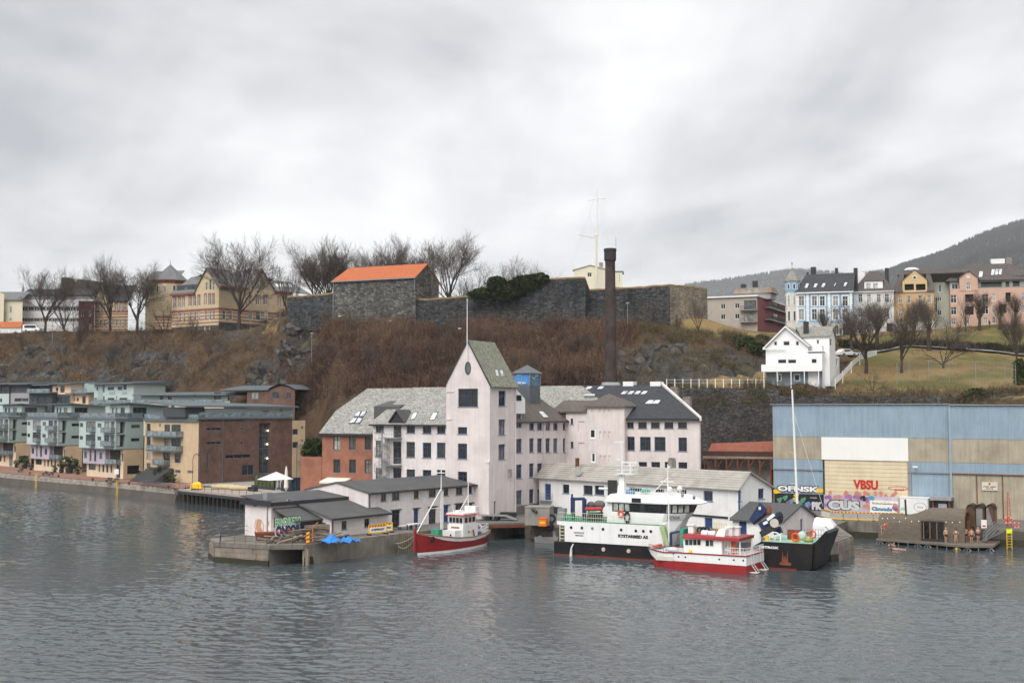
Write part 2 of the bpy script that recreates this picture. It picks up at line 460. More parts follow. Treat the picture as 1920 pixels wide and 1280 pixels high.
def waves():
 rw_=np.random.RandomState(11);Yl=[58.0]
 while Yl[-1]<330:Yl.append(Yl[-1]+.125*(Yl[-1]/70)**1.3)
 Yg=np.array(Yl);A=np.linspace(-.5,.5,560);X=A[None,:]*Yg[:,None];Y=np.repeat(Yg[:,None],len(A),1);Z=np.zeros_like(X);N=64
 pat=np.zeros_like(X)
 for i in range(14):
  k=2*math.pi/rw_.uniform(14,70);t=rw_.uniform(0,math.pi);pat+=np.sin(k*(X*math.cos(t)+Y*math.sin(t)*.6)+rw_.uniform(0,6.28))
 pat=np.clip(.82+.2*pat,.25,1.6)
 for i in range(N):
  lam=.38*(2.8/.38)**((i+rw_.rand())/N);k=2*math.pi/lam;t=R(62)+rw_.normal(0,.62);sl=WAVE_S*math.sqrt(2.0/N)*(1.2 if lam<1.2 else .8)
  ph=k*(X*math.cos(t)+Y*math.sin(t))+rw_.uniform(0,6.28);Z+=sl/k*(np.sin(ph)+.25*np.cos(2*ph))*(pat)
 n,m=X.shape;V_=np.stack([X,Y,Z],-1).reshape(-1,3);I=np.arange(n*m).reshape(n,m);F4=np.stack([I[:-1,:-1],I[:-1,1:],I[1:,1:],I[1:,:-1]],-1).reshape(-1,4);b0=len(V_);V_=np.concatenate([V_,[(-9000,-2000,-.45),(9000,-2000,-.45),(9000,14000,-.45),(-9000,14000,-.45)]]);F4=np.concatenate([F4,[[b0,b0+1,b0+2,b0+3]]])
 me=bpy.data.meshes.new('water');me.vertices.add(len(V_));me.vertices.foreach_set('co',V_.ravel());me.loops.add(F4.size);me.loops.foreach_set('vertex_index',F4.ravel().astype(np.int32));me.polygons.add(len(F4));me.polygons.foreach_set('loop_start',np.arange(len(F4),dtype=np.int32)*4);me.polygons.foreach_set('loop_total',np.full(len(F4),4,dtype=np.int32));me.update(calc_edges=True);me.polygons.foreach_set('use_smooth',[True]*len(F4));me.materials.append(watermat());tag(link('water',me),kind='structure')
WAVE_S=.145
waves()
# ---- hillside: terrain profile (distance, height) for columns across the view
def zz(py,Y):return at(960,py,Y).z
far=(560,41)
COLS=[
(-260,[(304,2.2),(314,14),(323,23),(330,32),(337,zz(624,337)),(400,43)]),
(0,[(304,2.2),(314,14),(323,23),(330,32),(337,zz(624,337)),(400,43)]),
(250,[(284,2.2),(296,13),(308,22),(318,31),(328,zz(621,328)),(390,42)]),
(330,[(278,2.2),(288,13),(300,22),(309,31),(318,zz(619,318)),(390,42)]),
(410,[(268,2.2),(280,12),(292,22),(302,31),(310,zz(621,310)),(380,41)]),
(470,[(262,2.2),(274,12),(286,22),(296,31),(305,zz(616,305)),(370,41)]),
(540,[(258,2.2),(268,12),(279,22),(288,32),(294,zz(590,294)),(360,41)]),
(600,[(250,2.2),(262,11),(274,22),(284,31),(290,zz(588,290)),(360,41)]),
(640,[(226,2.2),(242,11),(260,23),(273,31),(281,zz(602,281)),(340,41)]),
(780,[(210,2.2),(227,11),(247,22.5),(263,31),(276,zz(604,276)),(320,42)]),
(900,[(206,2.2),(223,11),(241,21.5),(257,30),(269,zz(610,269)),(310,42)]),
(1110,[(206,2.2),(222,12),(240,23),(254,31),(264,zz(602,264)),(310,42)]),
(1190,[(202,2.2),(216,12),(232,22),(250,30.5),(265,zz(600,265)),(310,41)]),
(1240,[(196,2.2),(205,14),(208,zz(722,208)),(236,28),(264,zz(602,264)),(310,40)]),
(1320,[(194,2.2),(204,14),(207,zz(722,207)),(230,25.5),(262,zz(597,262)),(310,38)]),
(1425,[(194,2.2),(204,14),(207,zz(722,207)),(224,21.6),(262,zz(628,262)),(310,37)]),
(1500,[(194,2.2),(204,14),(207,zz(723,207)),(226,21.4),(264,zz(640,264)),(310,36.8)]),
(1600,[(194,2.2),(201,16.5),(205,zz(742,205)),(226,zz(715,226)),(258,zz(658,258)),(288,zz(626,288))]),
(1750,[(192,2.2),(199,16.5),(203,zz(742,203)),(228,zz(700,228)),(256,zz(655,256)),(286,zz(617,286))]),
(1920,[(188,2.2),(194,16.5),(199,zz(738,199)),(228,zz(692,228)),(254,zz(664,254)),(286,zz(606,286))]),
(2300,[(186,2.2),(192,16.5),(198,19),(228,25),(254,30),(286,38)]),
]
def inpoly(x,y,P):
 c=False;j=len(P)-1
 for i in range(len(P)):
  if (P[i][1]>y)!=(P[j][1]>y) and x<(P[j][0]-P[i][0])*(y-P[i][1])/(P[j][1]-P[i][1])+P[i][0]:c=not c
  j=i
 return c
G_POLY=[[(1575,590),(1920,585),(1990,640),(1990,662),(1700,640),(1575,662)],[(1560,735),(1600,668),(1700,652),(1990,668),(1990,745),(1560,745)],
  [(1300,722),(1340,710),(1440,698),(1440,724)],[(1270,592),(1350,592),(1480,622),(1480,634),(1400,634),(1330,628),(1285,622)],[(290,612),(520,606),(520,622),(330,627)]]
R_POLY=[[(596,586),(560,598),(516,640),(488,690),(478,722),(560,722),(586,680),(606,640),(608,600)],
  [(1150,655),(1230,640),(1330,648),(1400,662),(1432,668),(1432,705),(1330,712),(1240,722),(1150,715)],
  [(990,602),(1050,598),(1070,615),(1000,622)],[(1230,735),(1450,735),(1450,840),(1230,840)],
  [(-40,680),(60,640),(120,640),(150,690),(90,722),(-40,722)],[(160,690),(240,655),(330,650),(360,700),(330,722),(180,722)]]
def profile(a):
 px=960+a*FPX
 if px<=COLS[0][0]:kn=COLS[0][1]
 elif px>=COLS[-1][0]:kn=COLS[-1][1]
 else :
  for (p,A),(q,B) in zip(COLS[:-1],COLS[1:]):
   if p<=px<=q:
    f=(px-p)/(q-p);kn=[(x0+(x1-x0)*f,z0+(z1-z0)*f) for (x0,z0),(x1,z1) in zip(A,B)];break
 return [(150,-4)]+[(kn[0][0]-1,-4)]+list(kn[1:])+[far]
def zprof(kn,Y):
 for (y0,z0),(y1,z1) in zip(kn[:-1],kn[1:]):
  if Y<=y1:return z0+(z1-z0)*(Y-y0)/(y1-y0)
 return kn[-1][1]
NA,NY=430,250
As=np.linspace(-.68,.68,NA);Ys=np.concatenate([np.linspace(180,300,170),np.linspace(301,350,50),np.linspace(353,560,NY-220)])
Hf=np.zeros((NA,NY));V=[];ZC=[]
for i,a in enumerate(As):
 kn=profile(a)
 for j,Y in enumerate(Ys):
  X=a*Y;z=zprof(kn,Y)
  ppx,ppy=px_of((X,Y,z))
  slope=3.0<z<45 and kn[1][0]<Y<kn[5][0]
  g=r=0.0
  if any(inpoly(ppx,ppy,P) for P in G_POLY) and Y<300:g=1.0
  n=noise.fractal(Vector((X*.09,Y*.09,0)),1,2.1,5)
  if slope:
   if any(inpoly(ppx+n*14,ppy+n*10,P) for P in R_POLY):r=1.0
   elif ppx<560 and n>.18:r=.85
   z+=noise.fractal(Vector((X*.22,Y*.22,1)),1,2.1,5)*(1.0 if ppx<1560 else .3)
   if r:z+=(noise.ridged_multi_fractal(Vector((X*.13,Y*.13,z*.10)),1,2.2,5,1,2)-1.2)*(2.6 if inpoly(ppx,ppy,R_POLY[0]) else 1.6)*r
  elif z>20:z+=noise.fractal(Vector((X*.1,Y*.1,4)),1,2,3)*.25
  Hf[i,j]=z;V.append((X,Y,z));ZC.append((g,r,0,1))
F_=[(i*NY+j,(i+1)*NY+j,(i+1)*NY+j+1,i*NY+j+1) for i in range(NA-1) for j in range(NY-1)]
me=bpy.data.meshes.new('hillside');me.from_pydata(V,[],F_)
ca=me.color_attributes.new('zone','FLOAT_COLOR','POINT');ca.data.foreach_set('color',np.array(ZC,dtype=np.float32).ravel())
me.polygons.foreach_set('use_smooth',[True]*len(me.polygons))
def terrainmat():
 m,t,b=newmat('hillside')
 p=wpos(t);va=t.nodes.new('ShaderNodeVertexColor');va.layer_name='zone'
 s=t.nodes.new('ShaderNodeSeparateColor');t.links.new(va.outputs[0],s.inputs[0])
 n1=noisen(t,p,.18,7,.65);n2=noisen(t,p,1.1,6,.7);n3=noisen(t,p,4,4,.7)
 soil=mixc(t,rng(t,n1,.35,.65,0,1),(.05,.037,.028),(.12,.075,.045))
 soil=mixc(t,rng(t,n2,.5,.68,0,.55),soil,(.19,.13,.075))
 grass=mixc(t,rng(t,noisen(t,p,.07,5,.6),.42,.58,0,1),(.3,.215,.1),(.145,.14,.05))
 grass=mixc(t,rng(t,n2,.5,.75,0,.5),grass,(.22,.14,.07))
 rk=noisen(t,p,.9,8,.75,(1,1,.45))
 rock=mixc(t,rng(t,rk,.35,.65,0,1),(.015,.015,.017),(.13,.125,.115))
 rock=mixc(t,rng(t,n1,.52,.66,0,.6),rock,(.13,.095,.05))
 c=mixc(t,s.outputs[1],soil,rock);c=mixc(t,s.outputs[0],c,grass)
 c=mulc(t,c,rng(t,n3,.3,.7,.7,1.3))
 t.links.new(c,b.inputs['Base Color']);b.inputs['Roughness'].default_value=.95;b.inputs['Specular IOR Level'].default_value=.1
 bumpn(t,b,mathn(t,'ADD',n2,mathn(t,'MULTIPLY',rk,2.0)),.8,.5)
 return m
me.materials.append(terrainmat())
tag(link('hillside',me),kind='structure')
def hz(X,Y):
 a=X/Y;fi=(a+.68)/1.36*(NA-1);i=min(max(int(fi),0),NA-2);j=int(np.searchsorted(Ys,Y))-1;j=min(max(j,0),NY-2)
 f=min(max(fi-i,0),1);g=min(max((Y-Ys[j])/(Ys[j+1]-Ys[j]),0),1)
 return (Hf[i,j]*(1-f)+Hf[i+1,j]*f)*(1-g)+(Hf[i,j+1]*(1-f)+Hf[i+1,j+1]*f)*g
def gp(px,py,Y0=190):
 """where the sight line through a photo point meets the hillside"""
 Y=Y0
 while Y<540:
  p=at(px,py,Y)
  if p.z<=hz(p.x,Y):return Vector((p.x,Y,hz(p.x,Y)))
  Y+=.5
 p=at(px,py,330);return p
# ---- far mountains
def mountain(name,prof,Y0,deep,base,seed,treestep,th,cola,colb):
 n=150;m=26;vs=[];xs=np.linspace(prof[0][0],prof[-1][0],n)
 tops=np.interp(xs,[p[0] for p in prof],[p[1] for p in prof]);H=np.zeros((n,m))
 for i,px in enumerate(xs):
  for j in range(m):
   f=j/(m-1);Y=Y0-deep*(1-f)
   top=at(px,tops[i],Y0).z;X=(px-960)/FPX*Y
   z=base+(top-base)*(f**.75)+noise.fractal(Vector((X*.0022,Y*.0022,seed)),1,2,5)*45*(1-abs(f-.5)*1.6)
   vs.append((X,Y,z));H[i,j]=z
 nn=len(vs)
 for i in range(n):X,Y,z=vs[i*m+m-1];vs.append((X*1.15,Y+deep,base))
 fs=[(i*m+j,(i+1)*m+j,(i+1)*m+j+1,i*m+j+1) for i in range(n-1) for j in range(m-1)]
 fs+=[(i*m+m-1,(i+1)*m+m-1,nn+i+1,nn+i) for i in range(n-1)]
 me=bpy.data.meshes.new(name);me.from_pydata(vs,[],fs);me.polygons.foreach_set('use_smooth',[True]*len(fs))
 mm,t,b=newmat(name);p=wpos(t)
 c=mixc(t,rng(t,noisen(t,p,.0033,8,.7),.42,.6,0,1),cola,colb)
 c=mixc(t,rng(t,noisen(t,p,.0066,8,.75),.58,.68,0,.8),c,(.2,.19,.18))
 t.links.new(c,b.inputs['Base Color']);b.inputs['Roughness'].default_value=1;b.inputs['Specular IOR Level'].default_value=0
 me.materials.append(mm);tag(link(name,me),kind='structure')
 rnd=random.Random(seed);mb=MB()
 for i in range(n-1):
  for j in range(4,m):
   for k in range(treestep if j<m-3 else treestep*3):
    a=vs[i*m+j];c_=vs[(i+1)*m+j];f=rnd.random()
    x,y,z=(a[q]+(c_[q]-a[q])*f for q in range(3));h=th*rnd.uniform(.5,1.2);r=h*.28
    y+=rnd.uniform(-20,20)*(j<m-1)
    b0=len(mb.v);mb.v+=[(x-r,y,z-3),(x+r*.6,y-r,z-3),(x+r*.5,y+r,z-3),(x-r*.7,y-r*.3,z+h*.5),(x+r*.6,y,z+h*.55),(x,y,z+h)]
    mb.f+=[(b0,b0+1,b0+4,b0+3),(b0+1,b0+2,b0+4),(b0+2,b0,b0+3,b0+4),(b0+3,b0+4,b0+5)]
 me=bpy.data.meshes.new('distant_forest');me.from_pydata(mb.v,[],mb.f)
 me.materials.append(mat('forest_'+name,(.028,.033,.028),.95,.4,.01,spec=.05))
 tag(link('distant_forest',me),'dark far off forest covering the slope of the '+('tall right hand mountain' if th>23 else 'low pale hills'),'forest',kind='stuff')
mountain('mountain',[(1560,580),(1600,556),(1640,530),(1665,519),(1690,506),(1740,491),(1780,475),(1830,453),(1870,438),(1920,425),(2000,414),(2120,420),(2300,520)],4200,2300,5,3,3,24,(.05,.047,.043),(.075,.066,.06))
mountain('far_hills',[(1160,590),(1230,556),(1300,535),(1380,525),(1440,517),(1500,511),(1560,515),(1600,521),(1650,513),(1720,508),(1800,540),(1900,590)],6600,2000,5,9,2,22,(.055,.05,.045),(.08,.07,.06))
# ---- quays
def slab(name,pts,z0,z1,m,kind='structure'):
 o=MB().prism([(x,y,z0) for x,y in pts],(0,0,z1-z0)).build(name,m)
 if kind:tag(o,kind=kind)
 return o
M_conc=mat('quay_concrete',(.22,.2,.17),.9,.3,.4,streak=.75,bump=.4,dirt=(.075,.065,.05),dirta=.8)
M_pave=mat('quay_asphalt',(.16,.155,.15),.85,.2,.3,dirt=(.09,.085,.08),dirta=.5)
def W0(px,py):p=gz(px,py,0);return (p.x,p.y)
QP={k:W0(*v) for k,v in dict(tip=(404,1053),tip2=(505,1060),op1=(570,1059),pile=(675,1043),bow=(780,1031),br1=(915,1013),br2=(985,1011),slip=(1045,1010)).items()}
pier_end=(36.3,134.2);pier_e2=(39.5,139.5)
main_quay=[QP['op1'],QP['bow'],QP['br1'],(QP['br1'][0]+4,QP['br1'][1]+8),(5.6,163.5),QP['br2'],(9,148.3),(35.2,133.2),pier_end,pier_e2,(41.2,152.6),(44.2,158.6),
   (58.5,150.2),(72,142.5),(140,102),(140,235),(-31,235),(-24,166),(-29,146),(-34.4,137.2),QP['tip'],QP['tip2'],(QP['tip2'][0]+3.2,QP['tip2'][1]+6.5),(QP['op1'][0]+1.8,QP['op1'][1]+7)]
slab('quay',main_quay,-3,QZ,M_conc)
slab('quay_paving',[(x*.999,y+.12) for x,y in [(-14,143.5),QP['bow'],(-3.6,156),(.8,163.4),(5.2,164.4),(3.6,156),(35,134.5),(40.8,152.8),(44.5,159.4),(140,104),(139,234),(-31,234),(-24,166),(-18,149)]],QZ+.001,QZ+.006,M_pave)
# ================================================================== the pink factory and the sheds on the quay
def pg(px,Y,z=2.2):
 return ((px-960)/FPX*(Y*cp+(z-CAMZ)*sp),Y)
PINK=(.72,.645,.625)
M_pink=mat('pink_render',PINK,.75,.09,.5,streak=.3,bump=.12,dirt=(.47,.41,.39),dirta=.4)
M_pink2=mat('pale_pink_render',(.76,.7,.685),.75,.09,.5,streak=.32,bump=.12,dirt=(.47,.42,.39),dirta=.42)
def addbrick(m):
 t=m.node_tree;b=[n for n in t.nodes if n.type=='BSDF_PRINCIPLED'][0];k=t.nodes.new('ShaderNodeTexBrick');t.links.new(wallvec(t),k.inputs[0]);k.inputs['Scale'].default_value=1;k.inputs['Brick Width'].default_value=.5;k.inputs['Row Height'].default_value=.16;k.inputs['Mortar Size'].default_value=.02;bumpn(t,b,mathn(t,'ADD',mathn(t,'MULTIPLY',k.outputs[1],-.6),noisen(t,wpos(t),3,5)),.35,.05)
addbrick(M_pink);addbrick(M_pink2)
M_white=mat('white_paint',(.82,.82,.81),.55,.05,.6,streak=.25,dirt=(.55,.53,.48),dirta=.35)
M_trim=mat('white_trim',(.8,.8,.79),.5,.05,1)
M_navy=mat('navy_frame',(.035,.06,.13),.4,.1,1)
M_blue=mat('blue_frame',(.05,.095,.24),.4,.12,1)
M_slfr=mat('slate_frame',(.055,.075,.09),.4,.1,1)
M_dark=mat('dark_metal',(.03,.031,.034),.45,.15,1)
M_grey=mat('grey_metal',(.3,.31,.32),.4,.12,1,metal=.4)
M_sill=mat('grey_sill',(.22,.22,.225),.7,.15,1)
M_slate=slatemat('lichen_slate',(.17,.17,.165),(.29,.285,.26),(.5,.5,.43),.75)
M_moss=slatemat('mossy_slate',(.15,.155,.135),(.26,.26,.21),(.36,.38,.24),.7)
M_dslate=slatemat('dark_slate',(.038,.042,.05),(.056,.06,.07),(.1,.1,.1),.2,.35,.3)
M_btile=slatemat('brown_tile',(.1,.083,.075),(.14,.115,.1),(.2,.18,.16),.35,.3,.36)
M_felt=mat('roofing_felt',(.085,.085,.088),.8,.16,.6,dirt=(.14,.135,.13),dirta=.35)
M_rbrick=brickmat('red_brick',(.36,.115,.06),(.29,.09,.05),(.3,.2,.15))
M_dbrick=brickmat('chimney_brick',(.068,.042,.037),(.045,.034,.031),(.07,.06,.055),var=.45)
M_rust=mat('rust',(.2,.06,.03),.85,.4,1.5,dirt=(.09,.035,.025),dirta=.7)
G=glassmat('glass')
G_cur=glassmat('glass_curtain',(.03,.035,.04),(.34,.34,.32),.6)
G_wh=glassmat('glass_pale',(.2,.21,.21),(.42,.42,.4),.6)
def sty(key_,fm,cols=1,rows=(),t=.09,rec=.16,sill=None,**k):WSTY[key_]=dict(fm=fm,cols=cols,rows=rows,t=t,rec=rec,sill=sill,**k)
sty('navy2',M_navy,2,(.68,),sill=M_sill);sty('navy3',M_navy,3,(.6,),sill=M_sill);sty('navyw',M_navy,2,(),sill=M_sill)
sty('blue2',M_blue,2,(.7,),.1,sill=M_sill);sty('blue2s',M_blue,2,(),.1,sill=M_sill);sty('blue1',M_blue,1,(),.1,.2)
sty('grid',M_slfr,3,(.25,.5,.75),.07,sill=M_sill,glass=G_cur);sty('gridw',M_slfr,2,(.33,.66),.06,sill=M_sill,glass=G_cur)
sty('wht',M_trim,1,(),.2,.05,sill=M_trim);sty('wht2',M_trim,2,(.66,),.12,.1,sill=M_trim);sty('door_blue',M_blue,1,(.55,),.14,.14,name='door',door=True,glass=mat('blue_door',(.03,.06,.17),.4))
sty('door_glass',M_slfr,2,(.75,.3),.1,.14,name='door');sty('dark',M_dark,2,(),.07,.12);sty('hole',M_dark,1,(),.05,.5,glass=mat('black_void',(.01,.01,.01),.9))
sty('door_dark',M_dark,1,(),.06,.2,name='door',door=True,glass=mat('dark_door',(.02,.02,.022),.6));sty('brown2',mat('brown_frame',(.07,.055,.045),.5),2,(.68,),.09,.1,sill=M_sill,glass=G_cur)
sty('slf1',M_slfr,2,(),.1,.1,sill=M_sill);sty('niche',M_pink,1,(),.02,.06,glass=M_pink,name='blind_niche')
d1=nrm(4050,-2240);d2=(-d1[1],d1[0])
z5,z6,z7,z1,z8=zc(580,600,4),zc(820,540,3.2),zc(1040,680,1792/420),zc(740,840,1862/320),zc(400,860,4.8)
# ---- tower
T=Bld('factory_tower','tall pale pink factory tower with steep gable and oval window','building',pg(836,163.3),d1)
W=T.S(918.4,850);D=T.S(966.5,850,('R',W));ze=T.Z(837,719);zr=T.Z(877,637)
fo=T.rects(('F',0),[(125,603,243,712)],'navy3',z6)+T.rects(('F',0),[(123,833,178,875)],'navyw',z6)+T.rects(('F',0),[(123,932,178,1024),(123,1100,178,1190)],'navy2',z6)
T.wall(('F',0),0,W,0,[(0,ze),(W/2,zr-.1),(W,ze)],fo,M_pink)
ro=T.rects(('R',W),[(368,615,410,707),(368,787,408,880),(367,936,408,1028)],'blue2',z6)+T.rects(('R',W),[(1083,577,1105,715)],'door_dark',z1)
T.wall(('R',W),0,D,0,ze,ro,M_pink)
T.wall(('L',0),-D,0,0,ze,[],M_pink);T.wall(('B',D),-W,0,0,[(-W,ze),(-W/2,zr-.1),(0,ze)],[],M_pink)
k=(zr-ze)/(W/2);ov=.12
rf=T.roof([[(-ov,-ov,ze-k*ov),(W/2,-ov,zr),(W/2,D+.2,zr),(-ov,D+.2,ze-k*ov)],[(W/2,-ov,zr),(W+.5,-ov,ze-.5),(W+.5,D+.2,ze-.5),(W/2,D+.2,zr)]],M_moss,.16)
mb=MB()
for a,b in (((-ov,ze),(W/2,zr+.06)),((W/2,zr+.06),(W+.1,ze-.1))):mb.prism([(a[0],-.2,a[1]-.3),(b[0],-.2,b[1]-.3),(b[0],-.2,b[1]),(a[0],-.2,a[1])],(0,.1,0))
mb.box(W+.35,W+.5,0,D,ze-.62,ze-.5);mb.build('verge',M_dark,T.e)
for x0 in (338,368):
 T.skylight([(W/2,0,zr),(W,0,ze),(W,D,ze)],[z6(*p) for p in ((x0,490),(x0+18,490),(x0+32,540),(x0+14,540))],M_dark,rf)
c=T.pt(877.5,690,('F',0));rx=.42;rz_=.78
mb=MB();mbp=MB();n=24
for i in range(n):
 a,b=2*math.pi*i/n,2*math.pi*(i+1)/n
 q=[(c.x+rx*s_*math.cos(t_),y_,c.z+rz_*s_*math.sin(t_)) for t_ in (a,b) for s_,y_ in ((1.15,-.05),(.85,-.05),(.85,.02))]
 mb.poly([q[0],q[3],q[4],q[1]]).poly([q[1],q[4],q[5],q[2]])
mbp.poly([(c.x+rx*.9*math.cos(2*math.pi*i/n),-.02,c.z+rz_*.9*math.sin(2*math.pi*i/n)) for i in range(n)])
wo=mb.build('oval_window',M_slfr,T.e);mbp.build('pane',glassmat('glass_one',(.1,.11,.12),(.1,.11,.12),0),wo)
MB().tube((c.x,-.24,T.Z(877,673)),(c.x,-.24,zr+.3),.06).tube((c.x,-.24,zr+.3),(c.x,-.24,T.Z(877,562)),.06,.04).ball((c.x,-.24,T.Z(877,562)),.09).build('flagpole',M_trim,T.e)
mb=MB();
for py,pxe in ((734,852),(786,847)):p=T.pt(837,py,('F',0));e_=T.S(pxe,py);MB().box(-.03,e_,-.09,-.003,p.z-.08,p.z+.08).build('ledge',M_pink,T.e)
p=T.pt(916,866,('F',0));mb.box(W-.5,W+.05,-.28,-.003,p.z-.12,p.z+.12).box(W-.4,W-.02,-.2,-.003,0,p.z-.12);mb.build('ledge',M_pink,T.e)
p=T.pt(954,886,('R',W));MB().box(W+.003,W+.35,p.y-.25,p.y+.25,p.z-.6,p.z+.5).build('wall_lamp',mat('weathered_stone',(.3,.26,.22),.9,.3,2),T.e)
MB().tube((W+.1,D-.1,.1),(W+.1,D-.1,ze-.6),.07).build('downpipe',M_pink2,T.e)
# ---- pink left wing
x0=T.S(699,850,('F',.3));LW=Bld('factory_wing','pale pink factory wing with spiral stair and lichen covered slate roof','building',T.wpt(x0,.3,0),d1)
Wl=-x0;zl=LW.Z(765,793.5);Dl=21
o=LW.rects(('F',0),[(730,792,792,846),(850,795,914,850),(958,798,1020,850)],'navyw',z5)+LW.rects(('F',0),[(498,788,558,842)],'gridw',z5)
o+=LW.rects(('F',0),[(728,912,792,1028),(728,1118,792,1232)],'grid',z5)+LW.rects(('F',0),[(850,918,914,1032),(956,918,1020,1032),(850,1122,914,1236),(956,1122,1020,1236)],'navy2',z5)
o+=LW.rects(('F',0),[(498,905,545,1020),(498,1108,545,1210)],'gridw',z5)+LW.rects(('F',0),[(628,910,690,1078),(628,1108,690,1250),(632,775,690,880)],'door_glass',z5)
LW.wall(('F',0),0,Wl,0,zl,o,M_pink2)
zlr=LW.lpt(at(781,726,178.5)).z;ym=10.6
LW.wall(('L',0),-Dl,0,0,[(-Dl,zl),(-ym,zlr-.15),(0,zl)],[],M_pink2)
rl=LW.roof([[(-.35,-.5,zl-.12),(Wl,-.5,zl-.12),(Wl,ym,zlr),(-.35,ym,zlr)],[(-.35,ym,zlr),(Wl+3,ym,zlr),(Wl+3,Dl,zl),(-.35,Dl,zl)]],M_slate,.2)
MB().box(-.35,Wl,-.6,-.48,zl-.36,zl-.14).build('gutter',M_dark,LW.e)
for q in ((755,690,820,752),(900,692,970,757)):
 LW.skylight([(0,0,zl),(Wl,0,zl),(0,ym,zlr)],[z5(q[0]+32,q[1]),z5(q[2],q[1]),z5(q[2]-32,q[3]),z5(q[0],q[3])],M_dark,rl)
a=LW.pt(*z5(612,765),('F',0));b=LW.pt(*z5(712,765),('F',0));mz=LW.Z(*z5(662,692))
dm=MB().prism([(a.x,-.15,zl-.1),(b.x,-.15,zl-.1),(b.x,-.15,zl+.2),((a.x+b.x)/2,-.15,mz),(a.x,-.15,zl+.2)],(0,3.2,0)).build('dormer',M_dark,LW.e)
MB().prism([(a.x-.2,-.4,zl+.1),((a.x+b.x)/2,-.4,mz+.2),(b.x+.2,-.4,zl+.1),(b.x+.2,-.4,zl+.3),((a.x+b.x)/2,-.4,mz+.4),(a.x-.2,-.4,zl+.3)],(0,3.4,0)).build('dormer_roof',M_felt,dm)
# spiral stair and landings
def railing(mb,pts,h=1.0,n=4,r=.018,sp=.28):
 for a,b in zip(pts[:-1],pts[1:]):
  a,b=Vector(a),Vector(b);L=(b-a).length;m_=max(1,int(L/sp))
  for zz_ in (h,h*.5):mb.tube(a+Vector((0,0,zz_)),b+Vector((0,0,zz_)),r*1.3,n=4)
  for i in range(m_+1):p=a.lerp(b,i/m_);mb.tube(p,p+Vector((0,0,h)),r,n=3,cap=False)
 return mb
c=LW.pt(*z5(545,900),('F',-1.1));top=LW.Z(*z5(545,885));st=MB();N=62
for i in range(N):
 a=i*R(27);z=.2+(top-.2)*i/N
 st.prism([(c.x,c.y,z),(c.x+1.05*math.cos(a),c.y+1.05*math.sin(a),z),(c.x+1.05*math.cos(a+R(28)),c.y+1.05*math.sin(a+R(28)),z)],(0,0,.05))
 st.tube((c.x+1.05*math.cos(a),c.y+1.05*math.sin(a),z),(c.x+1.05*math.cos(a),c.y+1.05*math.sin(a),z+1),.018,n=3,cap=False)
 st.tube((c.x+1.05*math.cos(a),c.y+1.05*math.sin(a),z+1),(c.x+1.05*math.cos(a+R(27)),c.y+1.05*math.sin(a+R(27)),z+1+(top-.2)/N),.022,n=4,cap=False)
st.tube((c.x,c.y,0),(c.x,c.y,top+1),.08);st.build('spiral_stair',M_grey,LW.e)
for zy in (880,1083):
 z=LW.Z(*z5(640,zy));x0_,x1_=LW.S(*z5(565,zy)),LW.S(*z5(695,zy))
 b_=MB().box(x0_,x1_,-1.3,-.01,z-.12,z).build('balcony',M_grey,LW.e)
 railing(MB(),[(x0_,-1.25,z),(x1_,-1.25,z),(x1_,-.05,z)]).build('railing',M_grey,b_)
# ---- red brick wing
y_b=1.5;xb=T.S(604,860,('F',y_b));BW=Bld('brick_wing','red brick factory annexe with hipped lichen slate roof and roof window','building',T.wpt(xb,y_b,0),d1)
Wb=T.S(698,860,('F',y_b))-xb+.6;zb=BW.Z(650,812)
o=BW.rects(('F',0),[(180,866,232,972),(298,866,350,972),(415,866,466,972),(180,1042,232,1143),(298,1044,350,1145),(415,1044,466,1148),(178,1205,236,1290)],'brown2',z5)
BW.wall(('F',0),0,Wb,0,zb,o,M_rbrick);BW.wall(('L',0),-18,0,0,zb,[],M_rbrick)
yr=9.5;P=lambda px,py,y:BW.pt(px,py,('F',y))
rA,rB=P(689,728,yr),P(783,726,yr);k2=P(627,770,4.5);ev=zb
rb=BW.roof([[(-.35,-.4,ev),(Wb+.4,-.4,ev),(rB.x+6,yr,rA.z),(rA.x,yr,rA.z),(k2.x,4.8,k2.z)],[(-.35,-.4,ev),(k2.x,4.8,k2.z),(rA.x,yr,rA.z),(rA.x-1,yr+6,k2.z),(-.35,18,ev)],[(rA.x,yr,rA.z),(rB.x+6,yr,rA.z),(rB.x+6,18.5,ev),(-.35,18.5,ev)]],M_slate,.22)
MB().box(-.35,Wb,-.52,-.4,ev-.35,ev-.05).build('gutter',M_dark,BW.e)
for q in (((365,684),(392,684),(370,727),(335,727)),((400,683),(433,683),(410,727),(376,727)),((330,735),(365,735),(335,777),(297,777)),((368,735),(405,735),(378,778),(342,778))):
 BW.skylight([(0,-.4,ev),(Wb,-.4,ev),(rA.x,yr,rA.z)],[z5(*p) for p in q],M_dark,rb)
a,b=P(*z5(503,662),3.2),P(*z5(680,600),6.5)
MB().hexa([(a.x,2.6,a.z-2),(a.x+4.5,2.6,a.z-2),(a.x+4.5,8.5,a.z-2),(a.x,8.5,a.z-2)],[(a.x,2.6,a.z+.3),(a.x+4.5,2.6,a.z+.3),(a.x+4.5,8.5,a.z+1.5),(a.x,8.5,a.z+1.5)]).build('shed_dormer',M_felt,BW.e)
